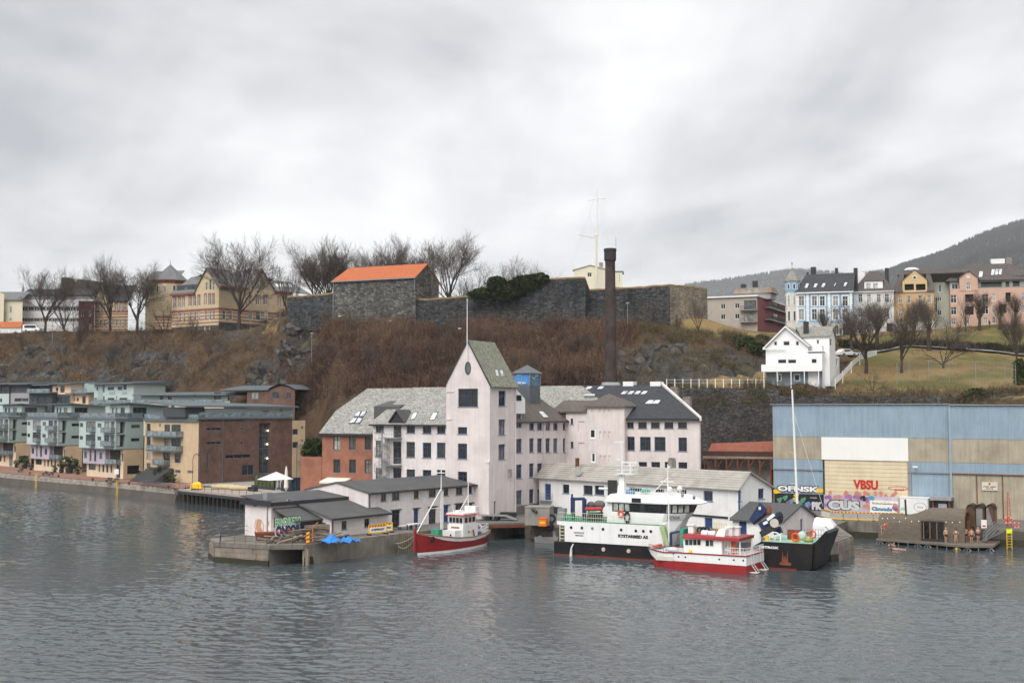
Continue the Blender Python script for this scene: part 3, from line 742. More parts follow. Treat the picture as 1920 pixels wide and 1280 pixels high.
aw=BW.pt(*z5(205,1180),('F',0));MB().hexa([(aw.x-1.6,-2,aw.z-.75),(aw.x+2.6,-2,aw.z-.75),(aw.x+2.6,-.02,aw.z-.2),(aw.x-1.6,-.02,aw.z-.2)],[(aw.x-1.6,-2,aw.z-.5),(aw.x+2.6,-2,aw.z-.5),(aw.x+2.6,-.02,aw.z),(aw.x-1.6,-.02,aw.z)]).build('awning',mat('cream_canvas',(.75,.72,.64),.8),BW.e)
# ---- right wing, running back
RW=Bld('factory_wing','pink factory wing with blue windows and brown tiled roof receding behind tower','building',T.wpt(W-.25,D,0),d2)
Lr=RW.S(1061.5,850);ze2=RW.Z(1020,788.5)
o=RW.rects(('F',0),[(472,757,506,835)],'blue2s',z6)+RW.rects(('F',0),[(470,903,508,988),(470,1057,508,1142),(470,1212,508,1297)],'blue2',z6)
for a,b in ((552,580),(600,630),(650,677),(696,722),(754,770)):
 o+=RW.rects(('F',0),[(a,808,b,850)],'blue2s',z6)+RW.rects(('F',0),[(a,900,b,985),(a,1050,b,1135),(a,1205,b,1290)],'blue2',z6)
RW.wall(('F',0),0,Lr,0,ze2,o,M_pink)
yr2=4.2;zr2=RW.Z(1010,746,('F',yr2));xr2=RW.S(1012,747,('F',yr2))
rr=RW.roof([[(0,-.45,ze2-.05),(Lr+.6,-.45,ze2-.05),(xr2,yr2,zr2),(0,yr2,zr2)],[(0,yr2,zr2),(xr2,yr2,zr2),(Lr+.6,9,ze2),(0,9,ze2)],[(Lr+.6,-.45,ze2-.05),(Lr+.6,9,ze2),(xr2,yr2,zr2)]],M_btile,.2)
MB().box(0,Lr+.6,-.57,-.45,ze2-.28,ze2-.08).build('gutter',M_dark,RW.e)
RW.skylight([(0,-.45,ze2),(Lr,-.45,ze2),(0,yr2,zr2)],[z6(*p) for p in ((610,743),(630,743),(664,776),(640,777))],M_trim,rr)
x1_=RW.S(983.5,750);zt=RW.Z(968,726);zb_=RW.Z(975,775)
dw=RW.rects(('F',-.12),[(474,642,503,675)],'dark',z6)
MB().prism([(0,-.1,zb_),(x1_,-.1,zb_),(x1_,-.1,zt-1.6),(0,-.1,zt)],(0,3,0)).build('white_dormer',M_trim,RW.e)
for q in dw:RW.window(('F',-.3),*q)
MB().tube((RW.S(1019,850),-.08,0),(RW.S(1019,850),-.08,ze2-.2),.06).build('downpipe',M_pink2,RW.e)
MB().box(0,Lr*.45,-.1,-.003,0,RW.Z(985,945)-.1).build('plinth',mat('brown_plinth',(.16,.135,.12),.9,.2,1),RW.e)
# ---- stair block
SB=Bld('stair_block','pink windowless looking stair block with small hipped brown roof','building',RW.wpt(Lr,0,0),d1)
xs1=SB.S(1101,820);xs2=SB.S(1171,820);za=SB.Z(1080,771);zb2=SB.Z(1135,761)
o=SB.rects(('F',0),[(278,527,328,605),(290,715,328,797)],'wht',z7)
o+=SB.rects(('F',0),[(190,467,240,550),(190,637,240,720)]+[(x,367,x+16,397) for x in (293,353,391,428)]+[(x,548,x+16,605) for x in (357,392,430)]+[(x,740,x+16,798) for x in (360,394,430)],'niche',z7)
o+=SB.rects(('F',0),[(128,445,147,492),(128,630,149,680)],'slf1',z7)
SB.wall(('F',0),0,xs2,0,[(0,za),(xs1,za),(xs1+.001,zb2),(xs2,zb2)],o,M_pink)
SB.wall(('R',xs2),0,5,0,zb2,SB.rects(('R',xs2),[(522,367,545,410),(522,507,541,580)],'wht',z7),M_pink);SB.wall(('L',xs1),-4,0,za,zb2,[],M_pink)
ap=SB.pt(1141,737.5,('F',3))
SB.roof([[(xs1-.4,-.4,zb2),(xs2+.4,-.4,zb2),(ap.x,3,ap.z)],[(xs2+.4,-.4,zb2),(xs2+.4,6.4,zb2),(ap.x,3,ap.z)],[(xs2+.4,6.4,zb2),(xs1-.4,6.4,zb2),(ap.x,3,ap.z)],[(xs1-.4,6.4,zb2),(xs1-.4,-.4,zb2),(ap.x,3,ap.z)]],M_btile,.2)
SB.roof([[(-2.5,-.35,za),(xs1,-.35,za),(xs1,4.2,za+1.7),(-2.5,4.2,za+1.7)]],M_btile,.2,'low_roof')
# ---- right block
RB=Bld('factory_block','pink factory block under a large dark slate roof with roof windows','building',SB.wpt(xs2-.2,1.0,0),d1)
Wr=RB.S(1314,820);ze3=RB.Z(1240,784)
o=RB.rects(('F',0),[(566,474,632,523),(668,474,737,525),(770,474,840,523),(878,474,949,525),(986,474,1058,525)],'slf1',z7)
o+=RB.rects(('F',0),[(572,590,640,700),(682,592,768,700),(798,592,887,703),(990,597,1058,707)],'navy2',z7)+RB.rects(('F',0),[(672,792,738,890),(773,792,843,890),(880,792,915,890),(990,795,1060,890)],'navyw',z7)
RB.wall(('F',0),0,Wr,0,ze3,o,M_pink)
yr3=9.0;q1,q2,q3=(RB.pt(*p,('F',yr3)) for p in ((1002,725),(1091,724),(1239,721)))
r3=RB.roof([[(-.3,-.45,ze3),(Wr,-.45,ze3),(q3.x,yr3,q3.z),(q2.x,yr3,q3.z)],[(q2.x,yr3,q3.z),(q3.x,yr3,q3.z),(2*q3.x-Wr,17.5,ze3),(-.3,17.5,ze3)]],M_dslate,.2)
RB.roof([[(-14,-.45+1.2,ze3+.65),(-.32,.75,ze3+.65),(q2.x-.02,yr3,q3.z-.02),(q1.x,yr3,q3.z-.02)]],M_slate,.2,'slate_roof')
MB().box(-.3,Wr,-.57,-.45,ze3-.3,ze3-.05).build('gutter',M_dark,RB.e)
MB().prism([(Wr,0,0),(Wr,0,ze3-.05),(q3.x,yr3,q3.z-.1),(2*q3.x-Wr,17.5,ze3),(2*q3.x-Wr,17.5,0)],(-.2,0,0)).build('wall',M_pink,RB.e)
cop=MB().prism([(Wr,-.45,ze3-.3),(Wr+.3,-.45,ze3-.3),(q3.x+.3,yr3,q3.z-.2),(q3.x,yr3,q3.z-.2)],(0,0,.55)).build('coping',M_pink2,RB.e)
PL=[(0,-.45,ze3),(Wr,-.45,ze3),(q3.x,yr3,q3.z)]
for i in range(4):x=530+i*53;RB.skylight(PL,[z7(*p) for p in ((x+25,231),(x+55,231),(x+33,252),(x,252))],M_trim,r3)
for x in (725,778):RB.skylight(PL,[z7(*p) for p in ((x+32,303),(x+68,303),(x+50,328),(x,328))],M_trim,r3)
for x in (248,342):RB.skylight(PL,[z7(*p) for p in ((x+22,194),(x+54,194),(x+34,211),(x,211))],M_trim,r3)
for x in (0,50,660,705,740):pass
for x0_,x1_,yb,yt,y in ((930,985,275,205,8),(1030,1085,362,282,4)):
 a,b=RB.pt(*z7(x0_,yb),('F',y)),RB.pt(*z7(x1_,yt),('F',y))
 mbk=MB().box(a.x,b.x,y-.3,y+.6,a.z-2,b.z-.1).box(a.x-.1,b.x+.1,y-.4,y+.7,b.z-.1,b.z)
 for i in range(3):mbk.box(a.x+.05+i*.4,a.x+.2+i*.4,y-.2,y+.5,b.z,b.z+.25)
 mbk.build('chimney_stack',mat('grey_stack',(.26,.23,.2),.9,.25,2),RB.e)
for x0_,x1_ in ((558,640),(775,858)):
 a,b=RB.pt(*z7(x0_,172),('F',9.2)),RB.pt(*z7(x1_,150),('F',9.2));MB().box(a.x,b.x,8.6,10,a.z-.3,b.z).build('roof_unit',M_trim,RB.e)
a=RB.pt(*z7(285,265),('F',5.5));MB().tube((a.x-.9,5.5,a.z),(a.x+.9,5.5,a.z),.35,n=12).box(a.x-.9,a.x+.9,5.2,5.8,a.z-.8,a.z-.3).build('vent_duct',mat('zinc',(.5,.51,.52),.3,.1,1,metal=.8),RB.e)
# ---- glass lantern on the roof
LN=Bld('roof_lantern','small grey and blue glazed lantern with pointed metal roof above factory','lantern',pg(964,178,18),d1,z0=at(988,752,178).z)
wl=LN.S(992.5,730);dl=LN.S(1012.8,730,('R',wl));z_b,z_m,z_e=LN.Z(975,752),LN.Z(975,722),LN.Z(975,699);zt=LN.Z(988,683)
MB().box(0,wl,0,dl,-1.5,z_m).build('base',mat('lead_sheet',(.12,.135,.15),.4,.2,1,metal=.3),LN.e)
gb=MB().box(.06,wl-.06,.06,dl-.06,z_m,z_e).build('glazing',glassmat('glass_lantern',(.1,.2,.32),(.1,.2,.32),0),LN.e)
bn=MB().box(.12,wl-.12,-.02,.05,z_m+.15,z_e-.15).build('banner',mat('blue_banner',(.07,.24,.56),.5),LN.e)
text_mb('BERGEN',wl*.5,.28,.02).build('lettering',M_trim,bn,(.5*wl-.25*wl,-.02,z_m+.22));text_mb('KUNST',wl*.3,.14,.02).build('lettering',M_trim,bn,(wl*.2,-.02,z_e-.38))
MB().path([(wl+.01,dl*.25,z_e-.6),(wl+.01,dl*.45,z_e-.9),(wl+.01,dl*.5,z_e-.5),(wl+.01,dl*.75,z_e-.35)],.05,4).build('emblem',M_trim,gb)
mb=MB()
for x,y in ((0,0),(wl,0),(wl,dl),(0,dl),(wl/2,0),(wl,dl/2)):mb.tube((x,y,z_m-.1),(x,y,z_e),.07,n=6)
mb.build('mullions',M_grey,LN.e)
LN.roof([[(-.3,-.3,z_e),(wl+.3,-.3,z_e),(wl/2,dl/2,zt)],[(wl+.3,-.3,z_e),(wl+.3,dl+.3,z_e),(wl/2,dl/2,zt)],[(wl+.3,dl+.3,z_e),(-.3,dl+.3,z_e),(wl/2,dl/2,zt)],[(-.3,dl+.3,z_e),(-.3,-.3,z_e),(wl/2,dl/2,zt)]],mat('lead_sheet',(0,0,0)),.1)
# ---- factory chimney
p=at(1145,700,197);CH=empty('factory_chimney',(p.x,197,2.2),0,'tall round dark brick factory chimney rising behind the pink buildings','chimney')
zt=at(1145,466,197).z-2.2;zm=at(1145,720,197).z-2.2
MB().lathe([(1.25,0),(1.22,zm-3),(1.02,zm),(.82,zt-2.2),(.82,zt-2.19)],n=24).build('shaft',M_dbrick,CH,smooth=True)
MB().lathe([(.83,zt-2.2),(1.0,zt-1.9),(1.0,zt-.5),(1.06,zt-.45),(1.06,zt-.1),(.9,zt)],n=24).build('cap',mat('sooty_brick',(.04,.035,.034),.9,.3,2),CH)
MB().box(-1.9,1.7,-1.6,1.6,zm-4,zm-.9).hexa([(-1.9,-1.6,zm-.9),(1.7,-1.6,zm-.9),(1.7,1.6,zm-.9),(-1.9,1.6,zm-.9)],[(-1.4,-1.2,zm+.3),(1.3,-1.2,zm+.3),(1.3,1.2,zm+.3),(-1.4,1.2,zm+.3)]).build('base_housing',mat('zinc_old',(.22,.235,.24),.45,.25,1,metal=.4),CH)
MB().tube((.95,-.3,zt-1),(.95,-.3,zt+1.8),.03,n=4).tube((1.0,-.5,zm),(.86,-.4,zm+3),.09,n=5).build('lightning_rod',M_dark,CH)
# ================================================================== sheds on the pier
ds=nrm(1740,2240);pv=(-ds[1],ds[0])
p=gz(621,1007,QZ)
LS=Bld('pier_shed','low white shed with sloping dark felt roof at end of pier','shed',(p.x,p.y),ds)
Ls=LS.S(724,985);zs=LS.Z(660,967);zs=LS.Z(622,969)
LS.wall(('F',0),0,Ls+.4,0,zs,LS.rects(('F',0),[(1155,557,1200,633),(1360,537,1405,610)],'slf1',z8),M_pink2)
rgt=LS.lpt(at(546,934,143.2));yr=6.9;zrr=rgt.z
LS.wall(('L',0),-yr,0,0,[(-yr,zrr-.15),(0,zs)],LS.rects(('L',0),[(900,583,938,660)],'door_blue',z8)+LS.rects(('L',0),[(970,573,1012,648)],'slf1',z8),M_pink2)
LS.roof([[(-.5,-.6,zs-.1),(Ls+.4,-.6,zs-.1),(Ls+.4,yr,zrr),(-.5,yr,zrr)]],M_felt,.2)
MB().box(-.5,Ls+.4,-.75,-.6,zs-.32,zs-.12).tube((.15,-.1,.05),(.15,-.1,zs),.06).build('gutter',M_dark,LS.e)
# rear block with flat fascia
RS=Bld('pier_shed','white flat fronted shed block with black fascia, graffiti on its wall','shed',LS.wpt(-4.3,5.4,0),ds)
LR=17.5;zk=RS.Z(516,943)
RS.wall(('F',0),0,LR,0,zk,RS.rects(('F',0),[(668,365,693,405)],'slf1',z8),M_pink2);RS.wall(('L',0),-4.6,0,0,zk,RS.rects(('L',0),[(366,393,388,420)],'slf1',z8),M_pink2);RS.wall(('B',4.6),-LR,0,0,zk+.4,[],M_pink2)
RS.roof([[(-.35,-.35,zk+.12),(LR,-.35,zk+.12),(LR,5,zk+.75),(-.35,5,zk+.75)]],M_felt,.16)
MB().box(-.42,LR,-.42,-.36,zk-.3,zk+.14).box(-.42,-.36,-.36,5,zk-.3,zk+.3).build('fascia',M_dark,RS.e)
MB().tube((1.0*0-.08,.6,.1),(-.08,.6,zk-.3),.06).box(.2,.9,1,1.7,zk+.3,zk+1.2).build('downpipe',M_grey,RS.e)
# lean-to with graffiti board
q=LS.pt(*z8(800,575),('F',1.2));LT=empty('lean_to_shed',LS.wpt(-3.8,1.6,0),LS.ang,'small lean-to with dark roof and green lettered graffiti wall','shed')
zq=LS.Z(*z8(800,560),('F',1.6))
MB().box(0,3.79,.0,.1,0,zq-.05).build('wall',M_dark,LT)
MB().prism([(-.3,-.25,zq-.05),(3.79,-.25,zq-.05),(3.79,3.75,zq+1.2),(-.3,3.75,zq+1.2)],(0,0,.14)).build('roof',M_felt,LT)
MB().box(0,.1,.1,3.7,0,zq).build('wall',M_pink2,LT)
# ---- two storey quay building
Y0=LS.wpt(Ls-1.4,1.7,0);QB=Bld('quay_building','two storey pale pink quay building with dark felt roof and blue doors','building',(Y0.x,Y0.y),ds)
Lq=QB.S(903.5,950);zq_=QB.Z(800,914);o=[]
for a,b,c_,d_ in ((714,724,924,939),(735,749,922,937),(776,785,918.6,933.7),(804,817,916,931),(832,840.5,914,928.5),(855,867,912,927),(877,885,910.5,925)):o+=QB.rects(('F',0),[(a,c_,b,d_)],'slf1')
o+=QB.rects(('F',0),[(735,956,750,989),(804,950,818,982),(854,944,867.5,976)],'door_glass')+QB.rects(('F',0),[(776,953,785,984),(832,947,841,983),(876.6,943,886,976)],'door_blue')
QB.wall(('F',0),0,Lq,0,zq_,o,M_pink2)
yr=5.4;zq2=QB.Z(646,901.5,('F',yr));xh=QB.S(843,887,('F',yr))
QB.wall(('L',0),-2*yr,0,0,[(-2*yr,zq_),(-yr,zq2-.1),(0,zq_)],[],M_pink2);QB.wall(('R',Lq),0,2*yr,0,zq_,[],M_pink2)
QB.roof([[(-.15,-.5,zq_-.03),(Lq+.4,-.5,zq_-.03),(xh,yr,zq2),(-.15,yr,zq2)],[(Lq+.4,-.5,zq_-.03),(Lq+.4,2*yr+.4,zq_-.03),(xh,yr,zq2)],[(-.15,yr,zq2),(xh,yr,zq2),(Lq+.4,2*yr+.4,zq_-.03),(-.15,2*yr+.4,zq_-.03)]],M_felt,.18)
mb=MB().box(-.15,Lq+.5,-.64,-.5,zq_-.25,zq_-.06).tube((.2,-.1,.4),(.2,-.1,zq_-.2),.06).tube((Lq-.1,-.1,.1),(Lq-.1,-.1,zq_-.2),.06);mb.build('gutter',M_dark,QB.e)
for q in [x for x in o if x[4] in ('door_glass','door_blue')]:MB().box(q[0]-.25,q[2]+.25,-.12,-.003,q[3],q[3]+.1).build('lintel',M_dark,QB.e)
# lean-to porch at its far end
PO=Bld('porch','small pink porch with dark sloped roof beside tower foot','porch',QB.wpt(Lq,1.6,0)[:2],ds)
lp=2.7;zp=PO.Z(912,936)
PO.wall(('F',0),0,lp,0,zp,PO.rects(('F',0),[(898.8,944,908,958.6)],'blue2s'),M_pink2);PO.wall(('R',lp),0,4,0,zp,[],M_pink2)
PO.roof([[(-.1,-.4,zp),(lp+.5,-.4,zp),(lp+.5,4,zp+.9),(-.1,4,zp+.9)]],M_felt,.15)
# ================================================================== white warehouse
dw_=nrm(2100,-2240);p=pg(1386,146)
WH=Bld('warehouse','long white two storey quay warehouse with grey sheet roof','building',(p[0]-35*dw_[0],p[1]-35*dw_[1]),dw_)
zw=WH.Z(1250,907);z2_=zc(1000,820,1707/320);z3=zc(1180,880,1920/420);zA=zc(1030,860,8)
xL=WH.S(1011,915);Lw=35
o=WH.rects(('F',0),[(113,462,175,625)],'door_blue',z2_)+WH.rects(('F',0),[(293,468,358,557),(500,478,592,570),(612,480,708,573),(957,500,1085,560),(1215,512,1305,565),(1440,520,1530,580)],'navyw',z2_)
o+=WH.rects(('F',0),[(190,692,290,800)],'door_glass',z2_)+WH.rects(('F',0),[(636,182,714,270)],'blue2s',z3)+WH.rects(('F',0),[(645,412,712,505)],'door_blue',z3)
WH.wall(('F',0),xL,Lw,0,zw,o,M_white)
Dw=6.9;ym=Dw/2;zwr=WH.Z(1404,885,('R',Lw));ymr=WH.S(1404,885,('R',Lw));De=WH.S(1447,930,('R',Lw))
WH.wall(('R',Lw),0,De,0,[(0,zw),(ymr,zwr),(De,zw-.1)],WH.rects(('R',Lw),[(905,180,960,272),(1105,162,1157,250)],'blue2s',z3),M_white)
WH.wall(('L',xL),-De,0,0,[(-De,zw),(-ymr,zwr),(0,zw)],[],M_white)
M_sheet=mat('fibre_cement_sheet',(.4,.375,.34),.85,.16,.8,dirt=(.2,.18,.15),dirta=.6)
rw=MB().prism([(xL-.4,ymr,zwr+.05),(Lw+.4,ymr,zwr+.05),(Lw+.4,De+.5,zw-.3),(xL-.4,De+.5,zw-.3)],(0,0,-.15)).build('roof',M_sheet,WH.e)
NR=8;a0=Vector((0,-.55,zw-.22));a1=Vector((0,ymr,zwr+.06))
for i in range(NR):
 lo,hi=a0.lerp(a1,i/NR),a0.lerp(a1,(i+1)/NR+.015);nx=9
 for j in range(nx):
  xa,xb_=xL-.5+(Lw+.9-xL)*j/nx,xL-.5+(Lw+.9-xL)*(j+1)/nx-.012
  dz=random.uniform(-.012,.012)
  MB().hexa([(xa,lo.y,lo.z+.0+dz),(xb_,lo.y,lo.z+dz),(xb_,hi.y,hi.z-.05+dz),(xa,hi.y,hi.z-.05+dz)],[(xa,lo.y,lo.z+.1+dz),(xb_,lo.y,lo.z+.1+dz),(xb_,hi.y,hi.z+dz),(xa,hi.y,hi.z+dz)]).build('roof_sheet',M_sheet,rw)
mb=MB().tube((Lw+.08,-.08,.1),(Lw+.08,-.08,zw-.1),.1);mb.build('downpipe',M_blue,WH.e)
MB().box(WH.S(1290,967),Lw-.2,-.12,-.003,WH.Z(1330,969),WH.Z(1330,965.5)).build('band',M_dark,WH.e)
b_=WH.Z(1030,938);xa,xb_=WH.S(1014,930),WH.S(1036,930)
bb=MB().box(xa,xb_,-.7,-.01,b_-.1,b_).build('balcony',M_grey,WH.e);railing(MB(),[(xa,-.68,b_),(xb_,-.68,b_),(xb_,-.03,b_)]).build('railing',M_grey,bb)
fl=WH.pt(1082,880,('F',.8));MB().box(fl.x-.15,fl.x+.25,.6,1,fl.z-1.5,fl.z+1.6).build('flue',M_rust,WH.e)
mb=MB();c=Vector((fl.x+1.1,.0,fl.z-.1));mb.lathe([(0.02,0),(.35,.03),(.62,.14),(.64,.16)],n=18);mb.v=[(c.x+v[0],c.y-v[2],c.z+v[1]) for v in mb.v];mb.build('dish',mat('dish_grey',(.4,.4,.38),.6),WH.e)
ck=WH.pt(1260,866,('F',2.4));mb=MB().box(ck.x-.35,ck.x+.35,2,2.8,zw,ck.z+.3)
for i in range(3):mb.box(ck.x-.33+i*.26,ck.x-.19+i*.26,2.1,2.7,ck.z+.3,ck.z+.55)
mb.build('chimney_stack',mat('grey_stack',(0,0,0)),WH.e)
# ---- small shed with dark ridged roof at the end of the quay
dk=nrm(3390,-2240);p=pg(1374,140.6);SH=Bld('boat_shed','small pink shed with dark ribbed roof and blue door behind crane','shed',p,dk)
xk=SH.S(1466,1000);zk=SH.Z(1420,974);Dk=SH.S(1527,985,('R',xk));zkr=SH.Z(1500,944,('R',xk));yk=SH.S(1500,944,('R',xk));zkb=SH.Z(1526,966,('R',xk))
zE=zc(1360,920,8)
SH.wall(('F',0),0,xk,0,zk,SH.rects(('F',0),[(205,438,320,720)],'door_blue',zE),M_white)
SH.wall(('R',xk),0,Dk,0,[(0,zk),(yk,zkr-.1),(Dk,zkb)],SH.rects(('R',xk),[(1127,418,1165,605)],'door_blue',zE),M_pink2)
mk=mat('ribbed_roof',(.1,.1,.102),.6,.12,.8)
rk_=SH.roof([[(-.3,-.4,zk-.05),(xk+.35,-.4,zk-.05),(xk+.35,yk,zkr),(-.3,yk,zkr)],[(-.3,yk,zkr),(xk+.35,yk,zkr),(xk+.35,Dk+.6,zkb-.15),(-.3,Dk+.6,zkb-.15)]],mk,.18)
mb=MB();n=18
for i in range(n):x=-.25+(xk+.5)*i/(n-1);mb.hexa([(x-.03,-.4,zk-.05),(x+.03,-.4,zk-.05),(x+.03,yk,zkr),(x-.03,yk,zkr)],[(x-.02,-.4,zk+.01),(x+.02,-.4,zk+.01),(x+.02,yk,zkr+.06),(x-.02,yk,zkr+.06)])
mb.build('roof_ribs',mk,rk_)
# ================================================================== boat hangar, sauna and the right hand quay
M_hblue=mat('hangar_blue',(.29,.375,.45),.6,.1,.5,streak=.4,dirt=(.2,.3,.38),dirta=.35)
M_hbeige=mat('hangar_beige',(.42,.375,.285),.75,.1,.5,streak=.5,dirt=(.2,.165,.115),dirta=.5)
M_cream=mat('roller_cream',(.68,.58,.39),.6,.07,.6,streak=.25,dirt=(.42,.33,.2),dirta=.4)
z4=zc(1420,720,3.84);zR=zc(1500,860,1920/420)
def corr(B,name,face,s0,s1,z0,z1,m,y=0,pitch=.3,dep=.055,parent=None):
 n=max(2,int((s1-s0)/pitch));w_=(s1-s0)/n;mb=MB();pts=[]
 for i in range(n):x=s0+i*w_;pts+=[(x,dep),(x+w_*.2,0),(x+w_*.55,0),(x+w_*.75,dep)]
 pts.append((s1,dep))
 k=len(pts);mb.v=[(a,b,z0) for a,b in pts]+[(a,b,z1) for a,b in pts];mb.f=[(i,i+1,k+i+1,k+i) for i in range(k-1)]
 loc,rz=B.fl(face);rm=Matrix.Rotation(rz,3,'Z')
 return mb.build(name,m,parent or B.e,Vector(loc)+rm@Vector((0,y,0)),rz)
dh=nrm(3900,-2240)
HG=Bld('boat_hangar','large blue and beige corrugated boat hangar with cream roller door','building',pg(1450.5,177.4),dh)
F0=('F',0);hx=lambda x,y,f=F0:HG.S(*z4(x,y),f);hzv=lambda x,y,f=F0:HG.Z(*z4(x,y),f)
xe=hx(1380,400);zt=hzv(113,148);zb1=hzv(127,375);zb2=hzv(125,536);zb3=hzv(125,606)
MB().box(0,xe,.12,26,-.2,zt-.05).build('wall',M_hbeige,HG.e)
corr(HG,'cladding_panel',F0,0,xe,zb1,zt,M_hblue);xm1,xm2=hx(463,450),hx(1088,450)
corr(HG,'cladding_panel',F0,0,xm1,zb2,zb1-.03,M_hbeige,.03);corr(HG,'cladding_panel',F0,xm2,xe,zb2,zb1-.03,M_hbeige,.03)
corr(HG,'cladding_panel',F0,0,hx(475,560),zb3,zb2-.03,M_hblue);corr(HG,'cladding_panel',F0,hx(1085,590),xe,zb3,zb2-.03,M_hblue)
corr(HG,'door_leaf',F0,.1,hx(478,700),0,zb3-.15,M_hblue,.05);corr(HG,'door_leaf',F0,hx(1112,700),xe-.1,0,zb3-.15,M_hblue,.05)
MB().box(0,hx(478,608),-.12,.05,zb3-.14,zb3-.02).build('door_rail',M_grey,HG.e);MB().box(hx(1085,630),xe,-.12,.05,zb3-.14,zb3-.02).build('door_rail',M_grey,HG.e)
wp=MB().box(xm1,xm2,-.16,-.02,hzv(700,546),zb1-.02).build('white_panel',mat('white_panel',(.8,.8,.76),.6,.04,.4,streak=.1),HG.e)
xr0,xr1=hx(484,650),hx(1082,650);zrt=hzv(700,546)
MB().box(xr0-.2,xr0,-.1,.1,0,zrt).build('door_jamb',M_dark,HG.e);MB().box(xr1,hx(1110,700),-.05,.1,0,zrt).build('door_jamb',M_grey,HG.e)
rd=MB().box(xr0,xr1,.06,.11,0,zrt).build('roller_door',M_cream,HG.e)
ns=13
for i in range(ns):MB().hexa([(xr0+.02,-.01,zrt*i/ns+.015),(xr1-.02,-.01,zrt*i/ns+.015),(xr1-.02,.055,zrt*i/ns+.015),(xr0+.02,.055,zrt*i/ns+.015)],[(xr0+.02,.02,zrt*(i+1)/ns-.015),(xr1-.02,.02,zrt*(i+1)/ns-.015),(xr1-.02,.055,zrt*(i+1)/ns-.015),(xr0+.02,.055,zrt*(i+1)/ns-.015)]).build('slat',M_cream,rd)
def put(txt,p0,p1,m,face=F0,y=-.03,bold=.02,B=HG,name='lettering',shear=0,dx=0,parent=None):
 a,b=B.hit(*p0,face),B.hit(*p1,face)
 loc,rz=B.fl(face);rm=Matrix.Rotation(rz,3,'Z')
 return text_mb(txt,b[0]-a[0],a[1]-b[1],bold,0,shear).build(name,m,parent or B.e,Vector(loc)+rm@Vector((a[0],y,b[1])),rz)
M_red=mat('graffiti_red',(.5,.025,.02),.6,.1,1);M_blk=mat('graffiti_black',(.015,.015,.017),.6,.2,1);M_sil=mat('graffiti_silver',(.55,.56,.58),.45,.1,2,streak=.15)
M_pnk=mat('graffiti_salmon',(.55,.24,.19),.6,.2,2);M_pur=mat('graffiti_purple',(.26,.12,.32),.6,.4,1.2,dirt=(.5,.22,.34),dirta=.8);M_yel=mat('signal_yellow',(.8,.5,.02),.5,.1,1)
M_grn=mat('graffiti_green',(.1,.3,.16),.6,.4,2);M_wht=mat('graffiti_white',(.78,.78,.76),.6,.06,1);M_cyan=mat('graffiti_cyan',(.12,.32,.5),.6,.2,1)
put('VBSU',z4(690,685),z4(870,760),M_red,y=-.04,bold=.05);put('oral',z4(985,748),z4(1055,766),M_red,y=-.04,bold=.02)
c=HG.pt(*z4(1015,748),F0);mb=MB()
for i in range(20):
 a,b=2*math.pi*i/20,2*math.pi*(i+1)/20
 mb.poly([(c.x+1.4*math.cos(a),-.035,c.z+.26*math.sin(a)),(c.x+1.4*math.cos(b),-.035,c.z+.26*math.sin(b)),(c.x+1.28*math.cos(b),-.035,c.z+.2*math.sin(b)),(c.x+1.28*math.cos(a),-.035,c.z+.2*math.sin(a))])
mb.build('emblem',M_red,HG.e)
def blob(B,pts,m,face,y,name,w_):
 """rounded graffiti stroke through photo points"""
 loc,rz=B.fl(face);q=[B.hit(*p,face) for p in pts];mb=MB()
 for (a,b) in zip(q[:-1],q[1:]):
  d=Vector((b[0]-a[0],b[1]-a[1]));n=Vector((-d.y,d.x)).normalized()*w_
  mb.poly([(a[0]+n.x,0,a[1]+n.y),(a[0]-n.x,0,a[1]-n.y),(b[0]-n.x,0,b[1]-n.y),(b[0]+n.x,0,b[1]+n.y)])
 for k_,p in enumerate(q):mb.poly([(p[0]+w_*math.cos(2*math.pi*i/12),-.001*(k_+1),p[1]+w_*math.sin(2*math.pi*i/12)) for i in range(12)])
 return mb.build(name,m,B.e,Vector(loc)+Matrix.Rotation(rz,3,'Z')@Vector((0,y,0)),rz)
for pts in ([(525,775),(525,800)],[(635,785),(620,825)],[(640,775),(665,820)],[(700,810),(715,778),(740,790),(745,825)],[(770,820),(775,775),(800,790)],[(850,780),(850,830)],[(890,780),(890,830)],[(995,780),(945,832)],[(925,800),(945,830)]):
 blob(HG,[z4(*p) for p in pts],M_pnk,F0,-.05,'graffiti_stroke',.22)
# lower left: black field and white bubble letters
a,b=HG.hit(*z4(122,782),F0),HG.hit(*z4(478,915),F0)
MB().box(a[0],b[0],-.03,-.012,0,a[1]).build('painted_field',M_blk,HG.e)
for x in (122,420):blob(HG,[z4(x+10,770),z4(x+40,765)],M_yel,F0,-.034,'graffiti_stroke',.35)
put('OFNSK',z4(138,722),z4(455,784),M_blk,y=-.04,bold=.085);put('OFNSK',z4(146,728),z4(445,778),M_wht,y=-.05,bold=.045)
for x,y_,m in ((150,830,M_grn),(190,815,M_grn),(235,840,M_cyan),(270,800,M_yel),(262,825,M_yel),(300,850,M_grn),(340,880,M_cyan),(360,870,M_pur),(215,850,M_pur),(320,830,M_grn),(350,860,M_cyan)):
 blob(HG,[z4(x,y_),z4(x+22,y_-8),z4(x+10,y_+14)],m,F0,-.05,'graffiti_stroke',.17)
put('PK',z4(392,845),z4(470,905),M_sil,y=-.05,bold=.09);put('ATELIER',z4(380,812),z4(430,822),M_sil,y=-.05,bold=.03)
MB().box(-.25,xe,-.25,26,zt,zt+.12).build('roof',M_grey,HG.e)
cm=HG.pt(*z4(1142,598),F0);MB().box(cm.x-.3,cm.x+.35,-.7,-.55,cm.z,cm.z+.2).tube((cm.x,-.1,cm.z+.1),(cm.x,-.6,cm.z+.1),.03).build('camera',M_trim,HG.e)
